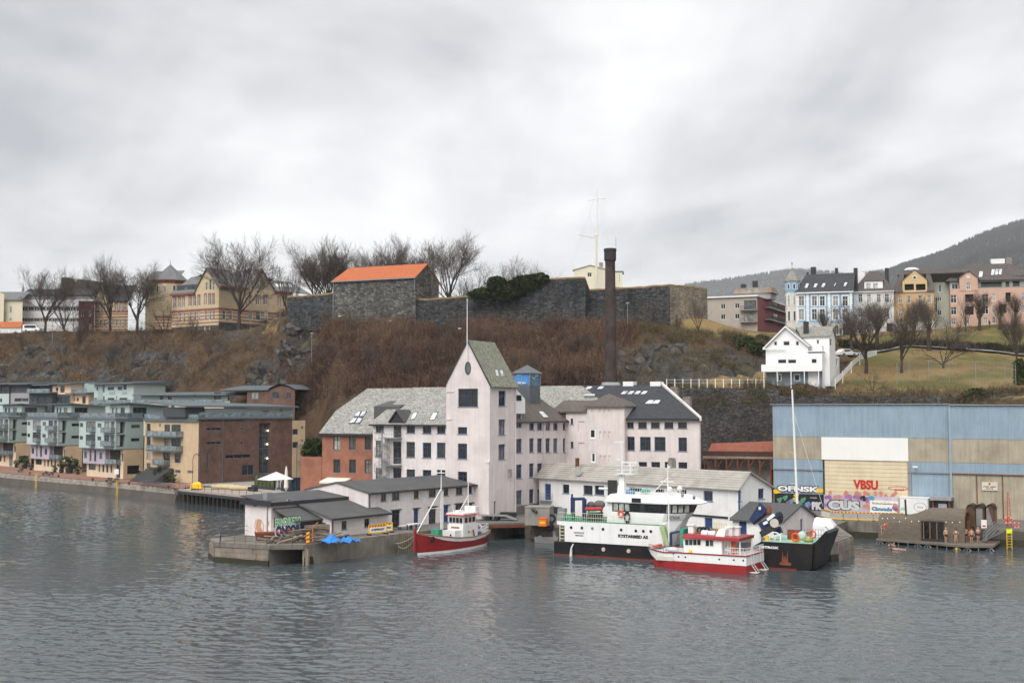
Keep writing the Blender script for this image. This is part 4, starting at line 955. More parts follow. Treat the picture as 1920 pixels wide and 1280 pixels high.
# right hall, standing 0.9 m proud
F1=('F',-.9);xA=HG.S(*z4(1383,500),F1);xB=xA+26;H2=empty('boat_hangar',HG.wpt(xA,-.9,0),HG.ang,'right hand hangar hall with beige sliding doors and small sign','building')
H2b=Bld.__new__(Bld);H2b.__dict__.update(ang=HG.ang,p0=HG.wpt(xA,-.9,0),z0=2.2,e=H2,inv=HG.inv,rot=HG.rot)
h2z=lambda y:H2b.Z(*z4(1600,y),F0)
zt2,q1_,q2_,q3_=h2z(153),h2z(395),h2z(568),h2z(645)
MB().box(0,26,.12,28,-.2,zt2-.05).build('wall',M_hbeige,H2)
corr(H2b,'cladding_panel',F0,.12,26,q1_,zt2,M_hblue);corr(H2b,'cladding_panel',F0,.12,26,q2_,q1_-.03,M_hbeige,.03);corr(H2b,'cladding_panel',F0,.12,26,q3_,q2_-.03,M_hblue)
MB().box(0,.3,-.04,.12,0,zt2).build('corner_trim',M_hblue,H2);MB().box(.3,26,-.15,.0,q3_-.12,q3_).build('door_rail',M_rust,H2)
xs=[.35]+[H2b.S(*z4(x,750),F0) for x in (1580,1766)]+[13,17.5,22,26]
for a,b in zip(xs[:-1],xs[1:]):corr(H2b,'sliding_door',F0,a+.05,b-.05,0,q3_-.13,M_hbeige,.04,.34)
for x in xs[1:-1]:MB().box(x-.05,x+.05,-.03,.1,0,q3_-.13).build('door_edge',M_rust,H2)
MB().box(0,26.2,-.25,28,zt2,zt2+.12).build('roof',M_grey,H2)
a,b=H2b.pt(*z4(1617,762),F0),H2b.pt(*z4(1730,706),F0)
sg=MB().box(a.x,b.x,-.1,-.05,a.z,b.z).build('sign',mat('sign_cream',(.62,.56,.47),.6,.15,3),H2)
text_mb('ATRIET - RØRET',(b.x-a.x)*.84,.16,.03).build('lettering',M_blk,sg,(a.x+(b.x-a.x)*.08,-.11,a.z+.42));text_mb('MARINE',(b.x-a.x)*.45,.13,.03).build('lettering',M_blk,sg,(a.x+(b.x-a.x)*.27,-.11,a.z+.18))
MB().box((a.x+b.x)/2-.12,(a.x+b.x)/2+.12,-.12,-.11,a.z+.75,a.z+1.0).build('emblem',M_red,sg)
# ---- low graffiti wall in front of the roller door
FW=('F',-1.6);xg0,xg1=HG.S(*z4(480,860),FW),HG.S(*z4(1018,860),FW);zg=HG.Z(*z4(600,798),FW)
GW=Bld('graffiti_wall','low wall with purple and silver graffiti before roller door','wall',HG.wpt(xg0,-1.6,0)[:2],dh)
MB().box(0,xg1-xg0,0,.3,0,zg).build('panel',mat('graffiti_lilac',(.5,.47,.5),.6,.25,.6,dirt=(.34,.2,.38),dirta=.85),GW.e)
put('CUS',z4(500,826),z4(745,916),M_blk,y=-.02,bold=.1,B=GW);put('CUS',z4(510,832),z4(738,910),M_sil,y=-.035,bold=.06,B=GW)
for i,(x,y_,m) in enumerate(((495,815,M_pur),(560,812,M_pnk),(640,810,M_pur),(760,830,M_pur),(790,850,M_pnk),(700,812,M_pur),(770,880,M_pnk),(490,870,M_pur),(740,820,M_blk),(800,820,M_cyan))):
 blob(GW,[z4(x,y_),z4(x+26,y_-6),z4(x+30,y_+10)],m,F0,-.012,'graffiti_stroke',.25)
xb0,xb1=GW.S(*z4(812,880)),GW.S(*z4(1018,880));zbb=GW.Z(*z4(900,838))
bd=MB().box(xb0,xb1,-.09,-.02,.2,zbb).build('painted_board',M_wht,GW.e)
put('hcwelsie',z4(828,845),z4(972,866),M_blk,y=-.1,bold=.09,B=GW);put('hcwelsie',z4(830,847),z4(970,862),mat('graffiti_sand',(.75,.65,.4),.6),y=-.11,bold=.05,B=GW)
put('Clowede',z4(824,880),z4(972,914),M_blk,y=-.1,bold=.09,B=GW);put('Clowede',z4(828,883),z4(968,910),M_cyan,y=-.11,bold=.06,B=GW)
for x,y_,m in ((990,870,M_pnk),(985,890,M_pur),(1000,900,M_pnk)):blob(GW,[z4(x,y_),z4(x+12,y_+8)],m,F0,-.1,'graffiti_stroke',.28)
# ---- white container and dark stall
FC=('F',-2.6);a,b=HG.hit(*z4(1022,945),FC),HG.hit(*z4(1232,824),FC)
CO=Bld('container','white site container with round line drawing on its side','container',HG.wpt(a[0],-2.6,0)[:2],dh);wc=b[0]-a[0];hc=b[1]
MB().box(0,wc,0,2.4,.1,hc).box(-.04,wc+.04,-.04,2.44,hc,hc+.08).build('body',mat('container_white',(.76,.76,.75),.5,.06,1,streak=.15),CO.e)
for x in (.02,wc-.1):MB().box(x,x+.08,-.03,-.002,.1,hc).build('corner_post',M_grey,CO.e)
q=CO.pt(*z4(1172,884),F0);mb=MB()
for i in range(28):
 t0,t1=2*math.pi*i/28,2*math.pi*(i+1)/28
 mb.poly([(q.x+r_*.85*math.cos(t_),-.006,q.z+r_*.62*math.sin(t_)) for r_,t_ in ((1,t0),(1,t1),(.94,t1),(.94,t0))])
mb.build('emblem',M_blk,CO.e);put('Smie',z4(1150,876),z4(1192,892),M_blk,y=-.006,bold=.0,B=CO)
mb=MB();q=CO.pt(*z4(1050,905),F0)
for i in range(7):t_=math.pi*(i/6);mb.poly([(q.x,-.006,q.z),(q.x+.35*math.cos(t_),-.006,q.z+.4*math.sin(t_)),(q.x+.35*math.cos(t_+.25),-.006,q.z+.4*math.sin(t_+.25))])
mb.build('emblem',M_grn,CO.e)
a,b=HG.hit(*z4(1250,900),FC),HG.hit(*z4(1392,815),FC)
SL=Bld('stall','dark open fronted stall with grey canopy beside white container','stall',HG.wpt(a[0],-2.6,0)[:2],dh);ws=b[0]-a[0];hs=b[1]
MB().box(0,ws,.6,2.5,0,hs-.5).build('body',M_dark,SL.e);MB().box(-.1,ws+.1,-.2,2.6,hs-.45,hs).build('canopy',mat('canopy_grey',(.3,.3,.31),.7,.4,2),SL.e)
MB().box(.15,.35,.1,.6,0,hs-.45).build('post',M_rust,SL.e);MB().box(ws-.3,ws-.1,.1,.6,0,hs-.45).build('post',M_rust,SL.e);MB().box(.9,ws-.6,.4,.59,.4,hs-.9).build('counter',mat('stall_panel',(.4,.41,.43),.4,.2,2),SL.e)
# ---- yellow and red striped barriers
bx=[z4(*p) for p in ((462,950),(530,966),(625,972),(730,975),(840,978),(950,980),(1060,982))]
gpt=[gz(px,py+2,QZ) for px,py in bx];M_mesh=mat('barrier_white',(.72,.72,.7),.5,.1,2);M_bred=mat('barrier_red',(.42,.02,.02),.5)
for i,(a,b) in enumerate(zip(gpt[:-1],gpt[1:])):
 L=(b-a).length-.08;ang=math.atan2(b.y-a.y,b.x-a.x)
 e=empty('barrier',(a.x,a.y,QZ),ang,['leftmost','second','third','fourth','fifth','sixth'][i]+' yellow topped red striped barrier panel from the left along the quay','barrier','striped barriers along the quay')
 MB().box(0,L,-.03,.03,.95,1.15).build('top_rail',M_yel,e)
 ns=max(3,int(L/.42))
 for j in range(ns):MB().box(L*(j+.25)/ns,L*(j+.75)/ns,-.035,-.03,.97,1.13).build('stripe',M_bred,e)
 mb=MB()
 for j in range(int(L/.12)):mb.box(j*.12,j*.12+.035,-.015,.015,.25,.95)
 mb.build('bars',M_mesh,e);mb=MB().box(0,L,-.025,.025,.1,.25);mb.build('bottom_rail',M_yel,e)
 for j in (0,1):MB().box(L*j-.12+.1*(1-2*j)*-1,L*j+.12,-.25,.25,0,.09).build('foot',M_dark,e)
# ---- floating sauna
p1=gz(1802,1017,.6);dsn=dh;tt_=0
while px_of((p1.x-dsn[0]*tt_,p1.y-dsn[1]*tt_,.6))[0]>1647:tt_+=.02
p0=Vector((p1.x-dsn[0]*tt_,p1.y-dsn[1]*tt_,.6))
SA=Bld('floating_sauna','timber clad arched floating sauna with string lights and stove pipe','sauna',(p0.x,p0.y),dsn,z0=.6)
Ls_=SA.S(1801,1000);zD_=zc(1640,920,8);ha=SA.Z(1814,953.5,('F',2.1));hl=SA.Z(1648,966,('F',.4))
mp_=newmat('sauna_planks');m,t,b=mp_
sx=t.nodes.new('ShaderNodeSeparateXYZ');t.links.new(ocoord(t),sx.inputs[0])
cv=t.nodes.new('ShaderNodeCombineXYZ');t.links.new(mathn(t,'MULTIPLY',sx.outputs[0],.25),cv.inputs[0]);t.links.new(mathn(t,'FLOOR',mathn(t,'MULTIPLY',mathn(t,'ADD',sx.outputs[2],mathn(t,'MULTIPLY',sx.outputs[1],.5)),9)),cv.inputs[1])
cc=mixc(t,noisen(t,cv.outputs[0],3.1,3,.7),(.07,.055,.04),(.2,.165,.125));cc=mulc(t,cc,rng(t,noisen(t,wpos(t),3,5,.7,(1,1,6)),.3,.7,.7,1.3))
t.links.new(cc,b.inputs['Base Color']);b.inputs['Roughness'].default_value=.8
fr_=mathn(t,'FRACT',mathn(t,'MULTIPLY',mathn(t,'ADD',sx.outputs[2],mathn(t,'MULTIPLY',sx.outputs[1],.5)),9));bumpn(t,b,rng(t,fr_,0,.15,0,1),.7,.02)
M_plank=m
def arch(x,h,dep=4.2):
 S_=[(0,0),(-.02,.25),(.02,.5),(.12,.68),(.34,.82),(.68,.925),(1.25,.985),(2.1,1.0)]
 k=[(x,y_,z_*h) for y_,z_ in S_];return k+[(x,dep-y_,z_*h) for y_,z_ in reversed(S_[:-1])]
xs_=[0,.8,1.6,2.4,3.0,3.6,4.4,5.2,6.2,7.2,8.2,9.2,Ls_+.5];hs_=[hl*1.06+(ha-hl*1.06)*min(1,max(0,(x-SA.S(1705,960))/(SA.S(1740,960)-SA.S(1705,960)))) for x in xs_]
MB().loft([arch(x,h) for x,h in zip(xs_,hs_)],closed=False,cap=False).build('shell',M_plank,SA.e,smooth=False)
# end walls: flat left gable, deep arched porch on the right
MB().poly(arch(0.02,hs_[0])).build('end_wall',M_plank,SA.e)
warm=mat('warm_timber',(.22,.11,.05),.7,.2,2)
MB().poly([(p[0],p[1]*.96+.08,p[2]*.96) for p in arch(Ls_-.9,ha)]).build('end_wall',warm,SA.e)
o_,i_=arch(Ls_+.52,ha*1.015),arch(Ls_+.52,ha*.9)
i_=[(p[0],(p[1]-2.1)*.86+2.1,p[2]) for p in i_];mb=MB()
for k_ in range(len(o_)-1):mb.poly([o_[k_],o_[k_+1],i_[k_+1],i_[k_]]);mb.poly([i_[k_],i_[k_+1],(Ls_+.1,)+i_[k_+1][1:],(Ls_+.1,)+i_[k_][1:]])
mb.build('arch_rim',warm,SA.e);MB().box(Ls_-.88,Ls_-.82,1.3,2.6,0,2.1).build('door',M_dark,SA.e)
a,b=SA.pt(*zD_(705,752),F0),SA.pt(*zD_(1045,460),F0);wz=b.z
wf=MB().box(a.x,b.x,-.2,.7,.05,.3).box(a.x,b.x,-.2,.9,wz-.12,wz).box(a.x,a.x+.1,-.2,.8,.3,wz-.12).box(b.x-.1,b.x,-.2,.8,.3,wz-.12).build('window_box',M_dark,SA.e)
MB().box(a.x+.1,b.x-.1,-.1,-.06,.3,wz-.12).build('pane',glassmat('glass_sauna',(.012,.012,.014),(.012,.012,.014),0,.03),wf)
for f in (.08,.36,.66):x=a.x+(b.x-a.x)*f;MB().box(x,x+.12,-.17,-.11,.3,wz-.12).build('mullion',warm,wf)
xp,zp_=SA.S(*zD_(472,360),('F',1.2)),SA.Z(*zD_(468,128),('F',1.2));MB().tube((xp,1.2,hl),(xp-.08,1.2,zp_),.12).build('stove_pipe',M_dark,SA.e)
m,t,b=newmat('bulb');b.inputs['Base Color'].default_value=(1,.8,.55,1);b.inputs['Emission Color'].default_value=(1,.72,.42,1);b.inputs['Emission Strength'].default_value=1.2
M_bulb=m
pts=[]
for x,y_ in ((118,412),(193,412),(292,405),(372,457),(464,408),(553,457),(662,453),(757,455),(855,457),(1070,463),(1165,470),(1275,465)):
 q=SA.pt(*zD_(x,y_),('F',-.12));pts.append(q);MB().ball(q,.04,n=6,m=4).build('bulb',M_bulb,SA.e)
MB().path([tuple(q+Vector((0,.02,.05))) for q in pts],.012,3).build('light_string',M_dark,SA.e)
# deck on piles
dk0,dk1=SA.S(1644,1013),SA.S(1866,1017);M_deck=mat('deck_timber',(.16,.135,.11),.85,.25,1.5)
front=[(dk0,-.5),(3,-1.1),(7,-1.7),(Ls_-1,-2.6),(Ls_+1.5,-2.8),(dk1,-1.2),(dk1,5),(dk0,5)]
DK=MB().prism([(x,y_,-.25) for x,y_ in front],(0,0,.24)).build('deck',M_deck,SA.e)
mb=MB()
for f in np.linspace(.03,.97,12):
 x=dk0+(dk1-dk0)*f;yf=np.interp(x,[p[0] for p in front[:6]],[p[1] for p in front[:6]])+.25
 MB().tube((x,yf,-1.6),(x,yf,-.25),.07,n=6).build('pile',M_grey,SA.e)
 if int(f*100)%2:MB().tube((x,yf,-.25),(x+.9,yf,-1.0),.05,n=5).tube((x,yf,-.25),(x-.9,yf,-1.0),.05,n=5).build('brace',M_grey,SA.e)
# ---- wooden barrel pods, ladder, stair, life rings on the quay behind the sauna
for i,(xa,xb_) in enumerate(((1378,1505),(1520,1640),(1672,1800))):
 pa,pb=at(*zD_(xa,520),150.5),at(*zD_(xb_,520),150.2);wpd=(pb-pa).length
 e=Bld('sauna_pod',['round roofed wooden sauna pod nearest the arched sauna','middle wooden sauna pod with grey canvas front','right hand wooden sauna pod with half open canvas'][i],'sauna',(pa.x,150.5),dsn,QZ,'wooden pods on the quay')
 hp=e.Z(*zD_((xa+xb_)/2,205));prof=[(0,0,0)]+[(wpd/2-wpd/2*math.cos(R(a)),0,hp-.75+.75*math.sin(R(a))) for a in range(0,181,20)]+[(wpd,0,0)]
 MB().loft([[(p[0],y_,p[2]) for p in prof] for y_ in (0,2.2)],closed=False,cap=False).build('shell',warm,e.e);MB().poly([(p[0],.06,p[2]) for p in prof]).build('end_wall',mat('pod_front',(.1,.058,.035),.8,.3,2),e.e);MB().loft([[(p[0]*1.06-wpd*.03,y_,p[2]+.06) for p in prof[1:-1]] for y_ in (-.15,2.3)],closed=False,cap=False).build('roof_cap',mat('pod_thatch',(.05,.04,.03),.9,.4,2),e.e)
 if i==1:MB().box(.05,wpd*.85,-.05,-.01,.1,hp-.5).build('canvas',mat('grey_canvas',(.22,.215,.21),.8,.2,2),e.e)
 if i==2:MB().prism([(.05,-.05,hp-.4),(.3,-.05,hp-.4),(wpd*.9,-.05,.1),(.05,-.05,.1)],(0,.04,0)).build('canvas',mat('grey_canvas',(0,0,0)),e.e)
def life_ring(c,ax,r,label,group='life rings'):
 e=empty('life_ring',c,0,label,'life ring',group);ax=Vector(ax).normalized()
 MB().torus((0,0,0),ax,r,r*.26).build('ring',mat('ring_orange',(.72,.1,.03),.5),e)
 x=ax.orthogonal().normalized();y=ax.cross(x)
 for k_ in range(4):
  q=(x*math.cos(k_*math.pi/2)+y*math.sin(k_*math.pi/2))*r;MB().torus(q,q.normalized().cross(ax),r*.27,r*.08,10,5).build('band',M_trim,e)
 return e
for px,py,lab in ((1890,975,'larger red and white life ring on the quay by red mast'),(1906,984,'small red and white life ring furthest right on the quay')):
 q=at(px,py,149.5);life_ring(q,(0,1,0),.42 if px<1900 else .34,lab)
lm=empty('lattice_mast',at(1891,990,150),0,'slim red and white lattice mast standing on the quay','mast');hm=at(1890,922,150).z-at(1891,990,150).z;mb=MB()
for sx_,sy_ in ((-.3,-.3),(.3,-.3),(0,.3)):mb.tube((sx_,sy_,0),(sx_*.3,sy_*.3,hm),.03,n=4)
for i in range(9):f,g=i/9,(i+1)/9;w0,w1=.3*(1-.7*f),.3*(1-.7*g);mb.tube((-w0,-w0,hm*f),(w1,-w1,hm*g),.02,n=3).tube((w0,-w0,hm*f),(-w1,-w1,hm*g),.02,n=3)
mb.build('lattice',mat('mast_red',(.45,.05,.04),.6),lm)
yl=gz(1893,1029,0);e=empty('ladder',(yl.x,yl.y-.0,-.6),0,'yellow ladder with bright top down the quay wall at right','ladder','yellow quay ladders');hh=at(1893,992,yl.y).z+.7
MB().tube((-.3,0,0),(-.3,0,hh),.045).tube((.3,0,0),(.3,0,hh),.045).build('rail',M_yel,e)
for i in range(9):MB().tube((-.3,0,.25+i*.32),(.3,0,.25+i*.32),.03,n=5).build('rung',M_yel,e)
MB().box(-.34,.34,-.06,-.02,hh-.55,hh-.05).build('marker',mat('hi_vis',(.75,.85,.02),.5),e)
# steel stair from quay to deck
q0,q1=at(*zD_(1655,745),146.8),at(*zD_(1835,570),149.2);e=empty('steel_stair',q0,0,'grey steel stair with handrails from quay down to sauna deck','stair');dv=q1-q0;mb=MB()
for k_ in (0,1):
 of=Vector((.1,.8*k_,0));mb.tube(of,dv+of,.06,n=5);railing(MB(),[of,dv+of],.9,r=.03).build('railing',M_grey,e)
mb.build('stringer',M_grey,e)
for i in range(9):p=dv*(i/9);MB().box(p.x-.12,p.x+.16,0,.85,p.z,p.z+.04).build('tread',M_grey,e)
for a_,nm in ((0,0),):
 q=at(*zD_(1640,555),148.6);e=empty('notice_board',(q.x,q.y,q.z),0,'white notice board with red sign by the sauna stair','sign')
 MB().box(-.33,.33,-.03,.03,0,1.0).build('panel',M_trim,e);MB().box(-.2,.2,-.035,-.03,.15,.35).build('symbol',M_red,e)
# ---- rusty open shed left of the hangar
RU=Bld('rusty_shed','derelict open rusty steel framed shed with red sheet roof','shed',pg(1318,186),nrm(1,-.25))
xr=RU.S(1449,860);z_r0=RU.Z(1380,846);zf0=RU.Z(1380,832)
for i in range(7):x=.3+(xr-.6)*i/6;MB().box(x-.12,x+.12,0,.25,0,z_r0-.9).build('post',M_rust,RU.e)
MB().box(0,xr,-.1,.2,z_r0-1.1,z_r0-.75).build('beam',mat('rust_pale',(.3,.2,.16),.8,.3,1),RU.e);MB().box(0,xr,0,7,z_r0-.7,z_r0).build('roof_slab',mat('rust_dark',(.07,.035,.028),.85,.3,1),RU.e)
MB().hexa([(.8,1,z_r0),(xr,1,z_r0),(xr,6,z_r0),(.8,6,z_r0)],[(1.2,2.4,z_r0+1.1),(xr,2.4,z_r0+1.5),(xr,4.5,z_r0+1.5),(1.2,4.5,z_r0+1.1)]).build('roof',mat('red_sheet',(.27,.085,.055),.7,.2,1.5,streak=.4),RU.e)
for i in range(6):x=.6+(xr-1)*i/6;MB().tube((x,.1,z_r0-2.6),(x+.9,.1,z_r0-1.1),.08,n=5).build('strut',M_rust,RU.e)
MB().box(.4,xr-.3,3,3.2,0,z_r0-1.4).build('back_wall',mat('tarp_grey',(.34,.32,.29),.8,.4,.8,dirt=(.05,.05,.05),dirta=.9),RU.e)
# ================================================================== boats
M_sw=mat('ship_white',(.8,.8,.79),.4,.05,.5,streak=.24,spec=.4,dirt=(.5,.42,.34),dirta=.16);M_sb=mat('ship_black',(.012,.012,.014),.45,.3,.8,streak=.2,spec=.2,dirt=(.05,.035,.03),dirta=.5)
M_sr=mat('boat_red',(.3,.02,.022),.42,.16,.6,streak=.3,spec=.4);M_deckg=mat('deck_green',(.06,.2,.12),.7,.2,1);M_nav=mat('crane_navy',(.02,.035,.1),.4,.2,1)
M_org=mat('ring_orange',(.72,.1,.03),.5);M_rail=mat('rail_white',(.75,.75,.72),.5,.05,1);M_wood=mat('varnished_wood',(.28,.14,.05),.5,.2,2)
M_pane=glassmat('ship_glass',(.012,.013,.015),(.05,.055,.06),.4,.04);M_panep=glassmat('ship_glass_pale',(.3,.32,.3),(.45,.46,.42),.5,.06);M_grnnet=mat('green_net',(.05,.3,.2),.8,.3,3)
M_grime=mat('gear_mixed',(.16,.14,.13),.8,.5,2.5,dirt=(.05,.05,.06),dirta=.8);M_tyre=mat('rubber',(.02,.02,.02),.8)
def ring(B,c,ax,r,parent,m=None):
 q=MB().torus(c,ax,r,r*.25,16,6).build('life_ring_part',m or M_org,parent);q.name='rescue_ring';return q
# ---- the white and black work ship
NX=Bld('work_ship','large white and black work ship with open bow ramp and wheelhouse','ship',pg(1040,140.2,0),nrm(.88,-.476),z0=0)
x2=lambda x,y,f=F0:NX.S(*z2_(x,y),f);v2=lambda x,y,f=F0:NX.Z(*z2_(x,y),f);P2=lambda x,y,f=F0:NX.pt(*z2_(x,y),f);PE=lambda x,y,f=F0:NX.pt(*zE(x,y),f)
BM=7.4;xa=x2(1300,1000);zb0=v2(300,1042);xw=NX.S(1400,1030);xb1=PE(1310,785).x;zb1=PE(1000,782).z;tip=PE(1490,622);bot=PE(1150,1010)
prof=[(-.1,-1),(-.1,zb0),(xa,zb0),(xw,zb0+.3),(xw+1.6,zb1),(xb1,zb1),(bot.x+1.0,.25),(bot.x-.6,-1)]
MB().prism([(x,0,z) for x,z in prof],(0,BM,0)).build('hull',M_sb,NX.e)
MB().box(-.12,bot.x-.6,-.02,BM+.02,-.9,.16).build('boot_stripe',mat('boot_red',(.16,.03,.02),.6,.3,1),NX.e)
rp=[(xb1-.1,zb1-.1),(bot.x+.95,.3),(bot.x+1.25,.22),(tip.x+.25,tip.z-.12),(tip.x,tip.z+.1)]
MB().prism([(x,.5,z) for x,z in rp],(0,4.8,0)).build('bow_ramp',M_sb,NX.e)
for i in range(5):f=.15+.17*i;a=Vector((bot.x+1.3,-.02,.3)).lerp(Vector((tip.x+.2,-.02,tip.z-.1)),f);MB().box(a.x-.06,a.x+.06,.1,.16,a.z-.3,a.z+.3).build('ramp_rib',M_sb,NX.e)
z_w=v2(700,855);xw0,xw1=x2(312,950),x2(1295,980);zwb=zb0+.06
MB().prism([(xw0,.02,zwb),(xw1+.1,.02,zwb),(xw1-.1,.02,z_w),(x2(235,830),.02,z_w),(x2(235,850),.02,z_w-.4),(xw0,.02,z_w-.5)],(0,BM-.04,0)).build('upper_hull',M_sw,NX.e)
MB().box(x2(240,830),xw1-.1,.1,BM-.1,z_w,z_w+.04).build('upper_deck',M_deckg,NX.e)
for x,y in ((378,898),(485,902),(590,908),(697,915),(878,922),(1025,932),(1100,935),(1175,937)):
 c=P2(x,y);mb=MB().lathe([(.0,0),(.17,0),(.17,.03)],n=14);mb.v=[(c.x+q[0],.018-q[2],c.z+q[1]) for q in mb.v];mb.build('porthole',M_pane if x!=590 else M_grey,NX.e)
for x,y in ((702,1117),(953,1133)):c=P2(x,y);mb=MB().lathe([(.0,0),(.24,0),(.22,.08)],n=14);mb.v=[(c.x+q[0],-q[2]-.001,c.z+q[1]) for q in mb.v];mb.build('hull_fitting',mat('fitting_pale',(.5,.45,.36),.6),NX.e)
def sput(txt,a,b,m,B=NX,y=.0,bold=.03,f=F0):return put(txt,a,b,m,f,y,bold,B)
sput('NITROX',z2_(405,940),z2_(510,963),M_blk);sput('BERGEN',z2_(421,969),z2_(499,987),M_blk);sput('KYSTARBEID AS',z2_(848,964),z2_(1147,1014),M_blk,bold=.065);sput('NITROX',zE(512,818),zE(800,872),M_trim,y=-.012,bold=.05)
a=PE(880,890);MB().prism([(a.x-.45,-.01,a.z-1.55),(a.x+.75,-.01,a.z-1.55),(a.x+.75,-.01,a.z-1.3),(a.x+.45,-.01,a.z-1.2),(a.x+.4,-.01,a.z),(a.x+.25,-.01,a.z-.9),(a.x+.1,-.01,a.z-.5),(a.x-.05,-.01,a.z-.9),(a.x-.15,-.01,a.z),(a.x-.25,-.01,a.z-1.2),(a.x-.5,-.01,a.z-1.3)],(0,-.05,0)).build('anchor',M_rust,NX.e)
mb=MB();xr1=x2(800,830);railing(mb,[(x2(240,830),.15,z_w),(xr1,.15,z_w)],1.0,r=.02);mb.build('railing',mat('rail_cream',(.75,.72,.55),.5),NX.e)
railing(MB(),[(xr1,.2,z_w),(xw1-.3,.2,z_w)],.85,r=.016).build('railing',M_rail,NX.e)
# house and wheelhouse
f1=('F',1.0);hx0=x2(735,660,f1);hx1=x2(1310,800,f1);hx2=x2(1590,700,('F',2.7));zh0=z_w;zlo=v2(1100,750,f1);zhi=v2(1000,655,f1);zrf=v2(1000,590,f1);hl_=x2(785,700,f1)
def plan(x0,xb_,xc,g=0):return [(x0-g,1-g),(xb_,1-g),(xc+g,2.7-g*.5),(xc+g,BM-2.7+g*.5),(xb_,BM-1+g),(x0-g,BM-1+g)]
def extr(pl,z0,z1,pl2=None):a=[(x,y,z0) for x,y in pl];b=[(x,y,z1) for x,y in (pl2 or pl)];return MB().loft([a,b])
extr(plan(hx0,hx1-.4,hx2-2.2),zb0,zlo-.9,plan(hx0,hx1-.3,hx2-1.2)).build('deck_house',M_sw,NX.e)
wh=extr(plan(hl_,hx1-.3,hx2-1.2),zlo-.9,zlo,plan(hl_,hx1,hx2-.5)).build('wheelhouse',M_sw,NX.e)
extr(plan(hl_+.05,hx1,hx2-.5),zlo,zhi,plan(hl_+.05,hx1+.1,hx2)).build('window_band',M_blk,wh)
top=extr(plan(hx0+.2,hx1+.3,hx2+.7,.25),zhi,zhi+.12,plan(hx0+.2,hx1+.3,hx2+.8,.3));top.loft([[(x,y,zhi+.12) for x,y in plan(hx0+.2,hx1+.3,hx2+.8,.3)],[(x,y,zrf+.2) for x,y in plan(hx0+.4,hx1-.4,hx2-.9,0)]]);top.build('roof',M_sw,wh)
MB().box(hx0,hl_,1.1,BM-1.1,zlo-.9,zrf).build('funnel_casing',M_sw,NX.e)
hgt=zhi-zlo
for x0_,x1_ in ((805,848),(862,905),(918,962)):a,b=x2(x0_,700,f1),x2(x1_,700,f1);MB().box(a,b,.93,.99,zlo+.12,zhi-.1).build('pane',M_panep,wh)
xs_=np.linspace(x2(1005,700,f1),hx1-.1,6)
for a,b in zip(xs_[:-1],xs_[1:]):MB().box(a+.04,b-.08,.93,.99,zlo+.12,zhi-.12).build('pane',M_pane,wh)
A0,A1=Vector((hx1+.05,.97,0)),Vector((hx2-.2,2.62,0));u_=(A1-A0)
for i in range(4):a,b=A0+u_*(.06+i*.235),A0+u_*(.06+i*.235+.17);n_=Vector((u_.y,-u_.x,0)).normalized()*.05;MB().prism([tuple(a+n_+Vector((0,0,zlo+.12))),tuple(b+n_+Vector((0,0,zlo+.12))),tuple(b+n_+Vector((.04,0,zhi-.12))),tuple(a+n_+Vector((.04,0,zhi-.12)))],tuple(n_)).build('pane',M_panep,wh)
tm=text_mb('NITROX',1.45,.36,.03);ang=math.atan2(u_.y,u_.x);q=A0+u_*.12+Vector((u_.y,-u_.x,0)).normalized()*.06;tm.build('lettering',M_blk,wh,(q.x-.05,q.y-.02,zlo-.62),ang)
c=P2(875,760,('F',.9));MB().torus((c.x,.86,c.z),(0,1,0),.32,.09,16,6).build('rescue_ring',M_org,wh)
c=P2(937,795,('F',.8));q=MB().torus((0,0,0),(0,1,0),.45,.13,16,6);q.v=[(c.x+v[0]*.65,.8+v[1],c.z+v[2]*1.25) for v in q.v];q.build('fender',M_tyre,wh)
a,b=P2(985,645,('F',.7)),P2(1075,607,('F',.7));MB().box(a.x,b.x,.62,.7,a.z,b.z).build('name_board',M_blk,wh)
# masts, radar, lamps
mx_=x2(890,500,('F',3));zt_=v2(885,30,('F',3));zpl=v2(900,365,('F',3));zr_=zrf
MB().hexa([(mx_-.45,2.6,zr_-.1),(mx_+.45,2.6,zr_-.1),(mx_+.45,3.4,zr_-.1),(mx_-.45,3.4,zr_-.1)],[(mx_-.25,2.75,zpl),(mx_+.25,2.75,zpl),(mx_+.25,3.25,zpl),(mx_-.25,3.25,zpl)]).tube((mx_,3,zpl),(mx_,3,zt_),.13,.07).build('mast',M_sw,NX.e)
x0_,x1_=x2(845,365,('F',3)),x2(1035,365,('F',3));pl_=MB().box(x0_,x1_,2.2,3.8,zpl,zpl+.08).build('mast_platform',M_sw,NX.e)
railing(MB(),[(x0_,2.2,zpl),(x1_,2.2,zpl),(x1_,3.8,zpl),(x0_,3.8,zpl),(x0_,2.2,zpl)],1.0,r=.025).build('railing',M_rail,pl_)
MB().box(mx_+.2,mx_+2.1,2.5,2.65,v2(1000,245,('F',3))-.1,v2(1000,245,('F',3))+.06).tube((mx_+1.2,2.6,zpl),(mx_+1.2,2.6,zpl+1.3),.12).build('radar',M_sw,NX.e)
MB().box(mx_-.9,mx_+.3,2.9,3.1,v2(860,50,('F',3)),v2(860,50,('F',3))+.1).box(mx_-.7,mx_-.2,2.9,3.1,v2(850,225,('F',3)),v2(850,225,('F',3))+.08).tube((mx_-.6,3,v2(850,225,('F',3))),(mx_-.6,3,v2(850,130,('F',3))),.06).build('crosstree',M_rail,NX.e)
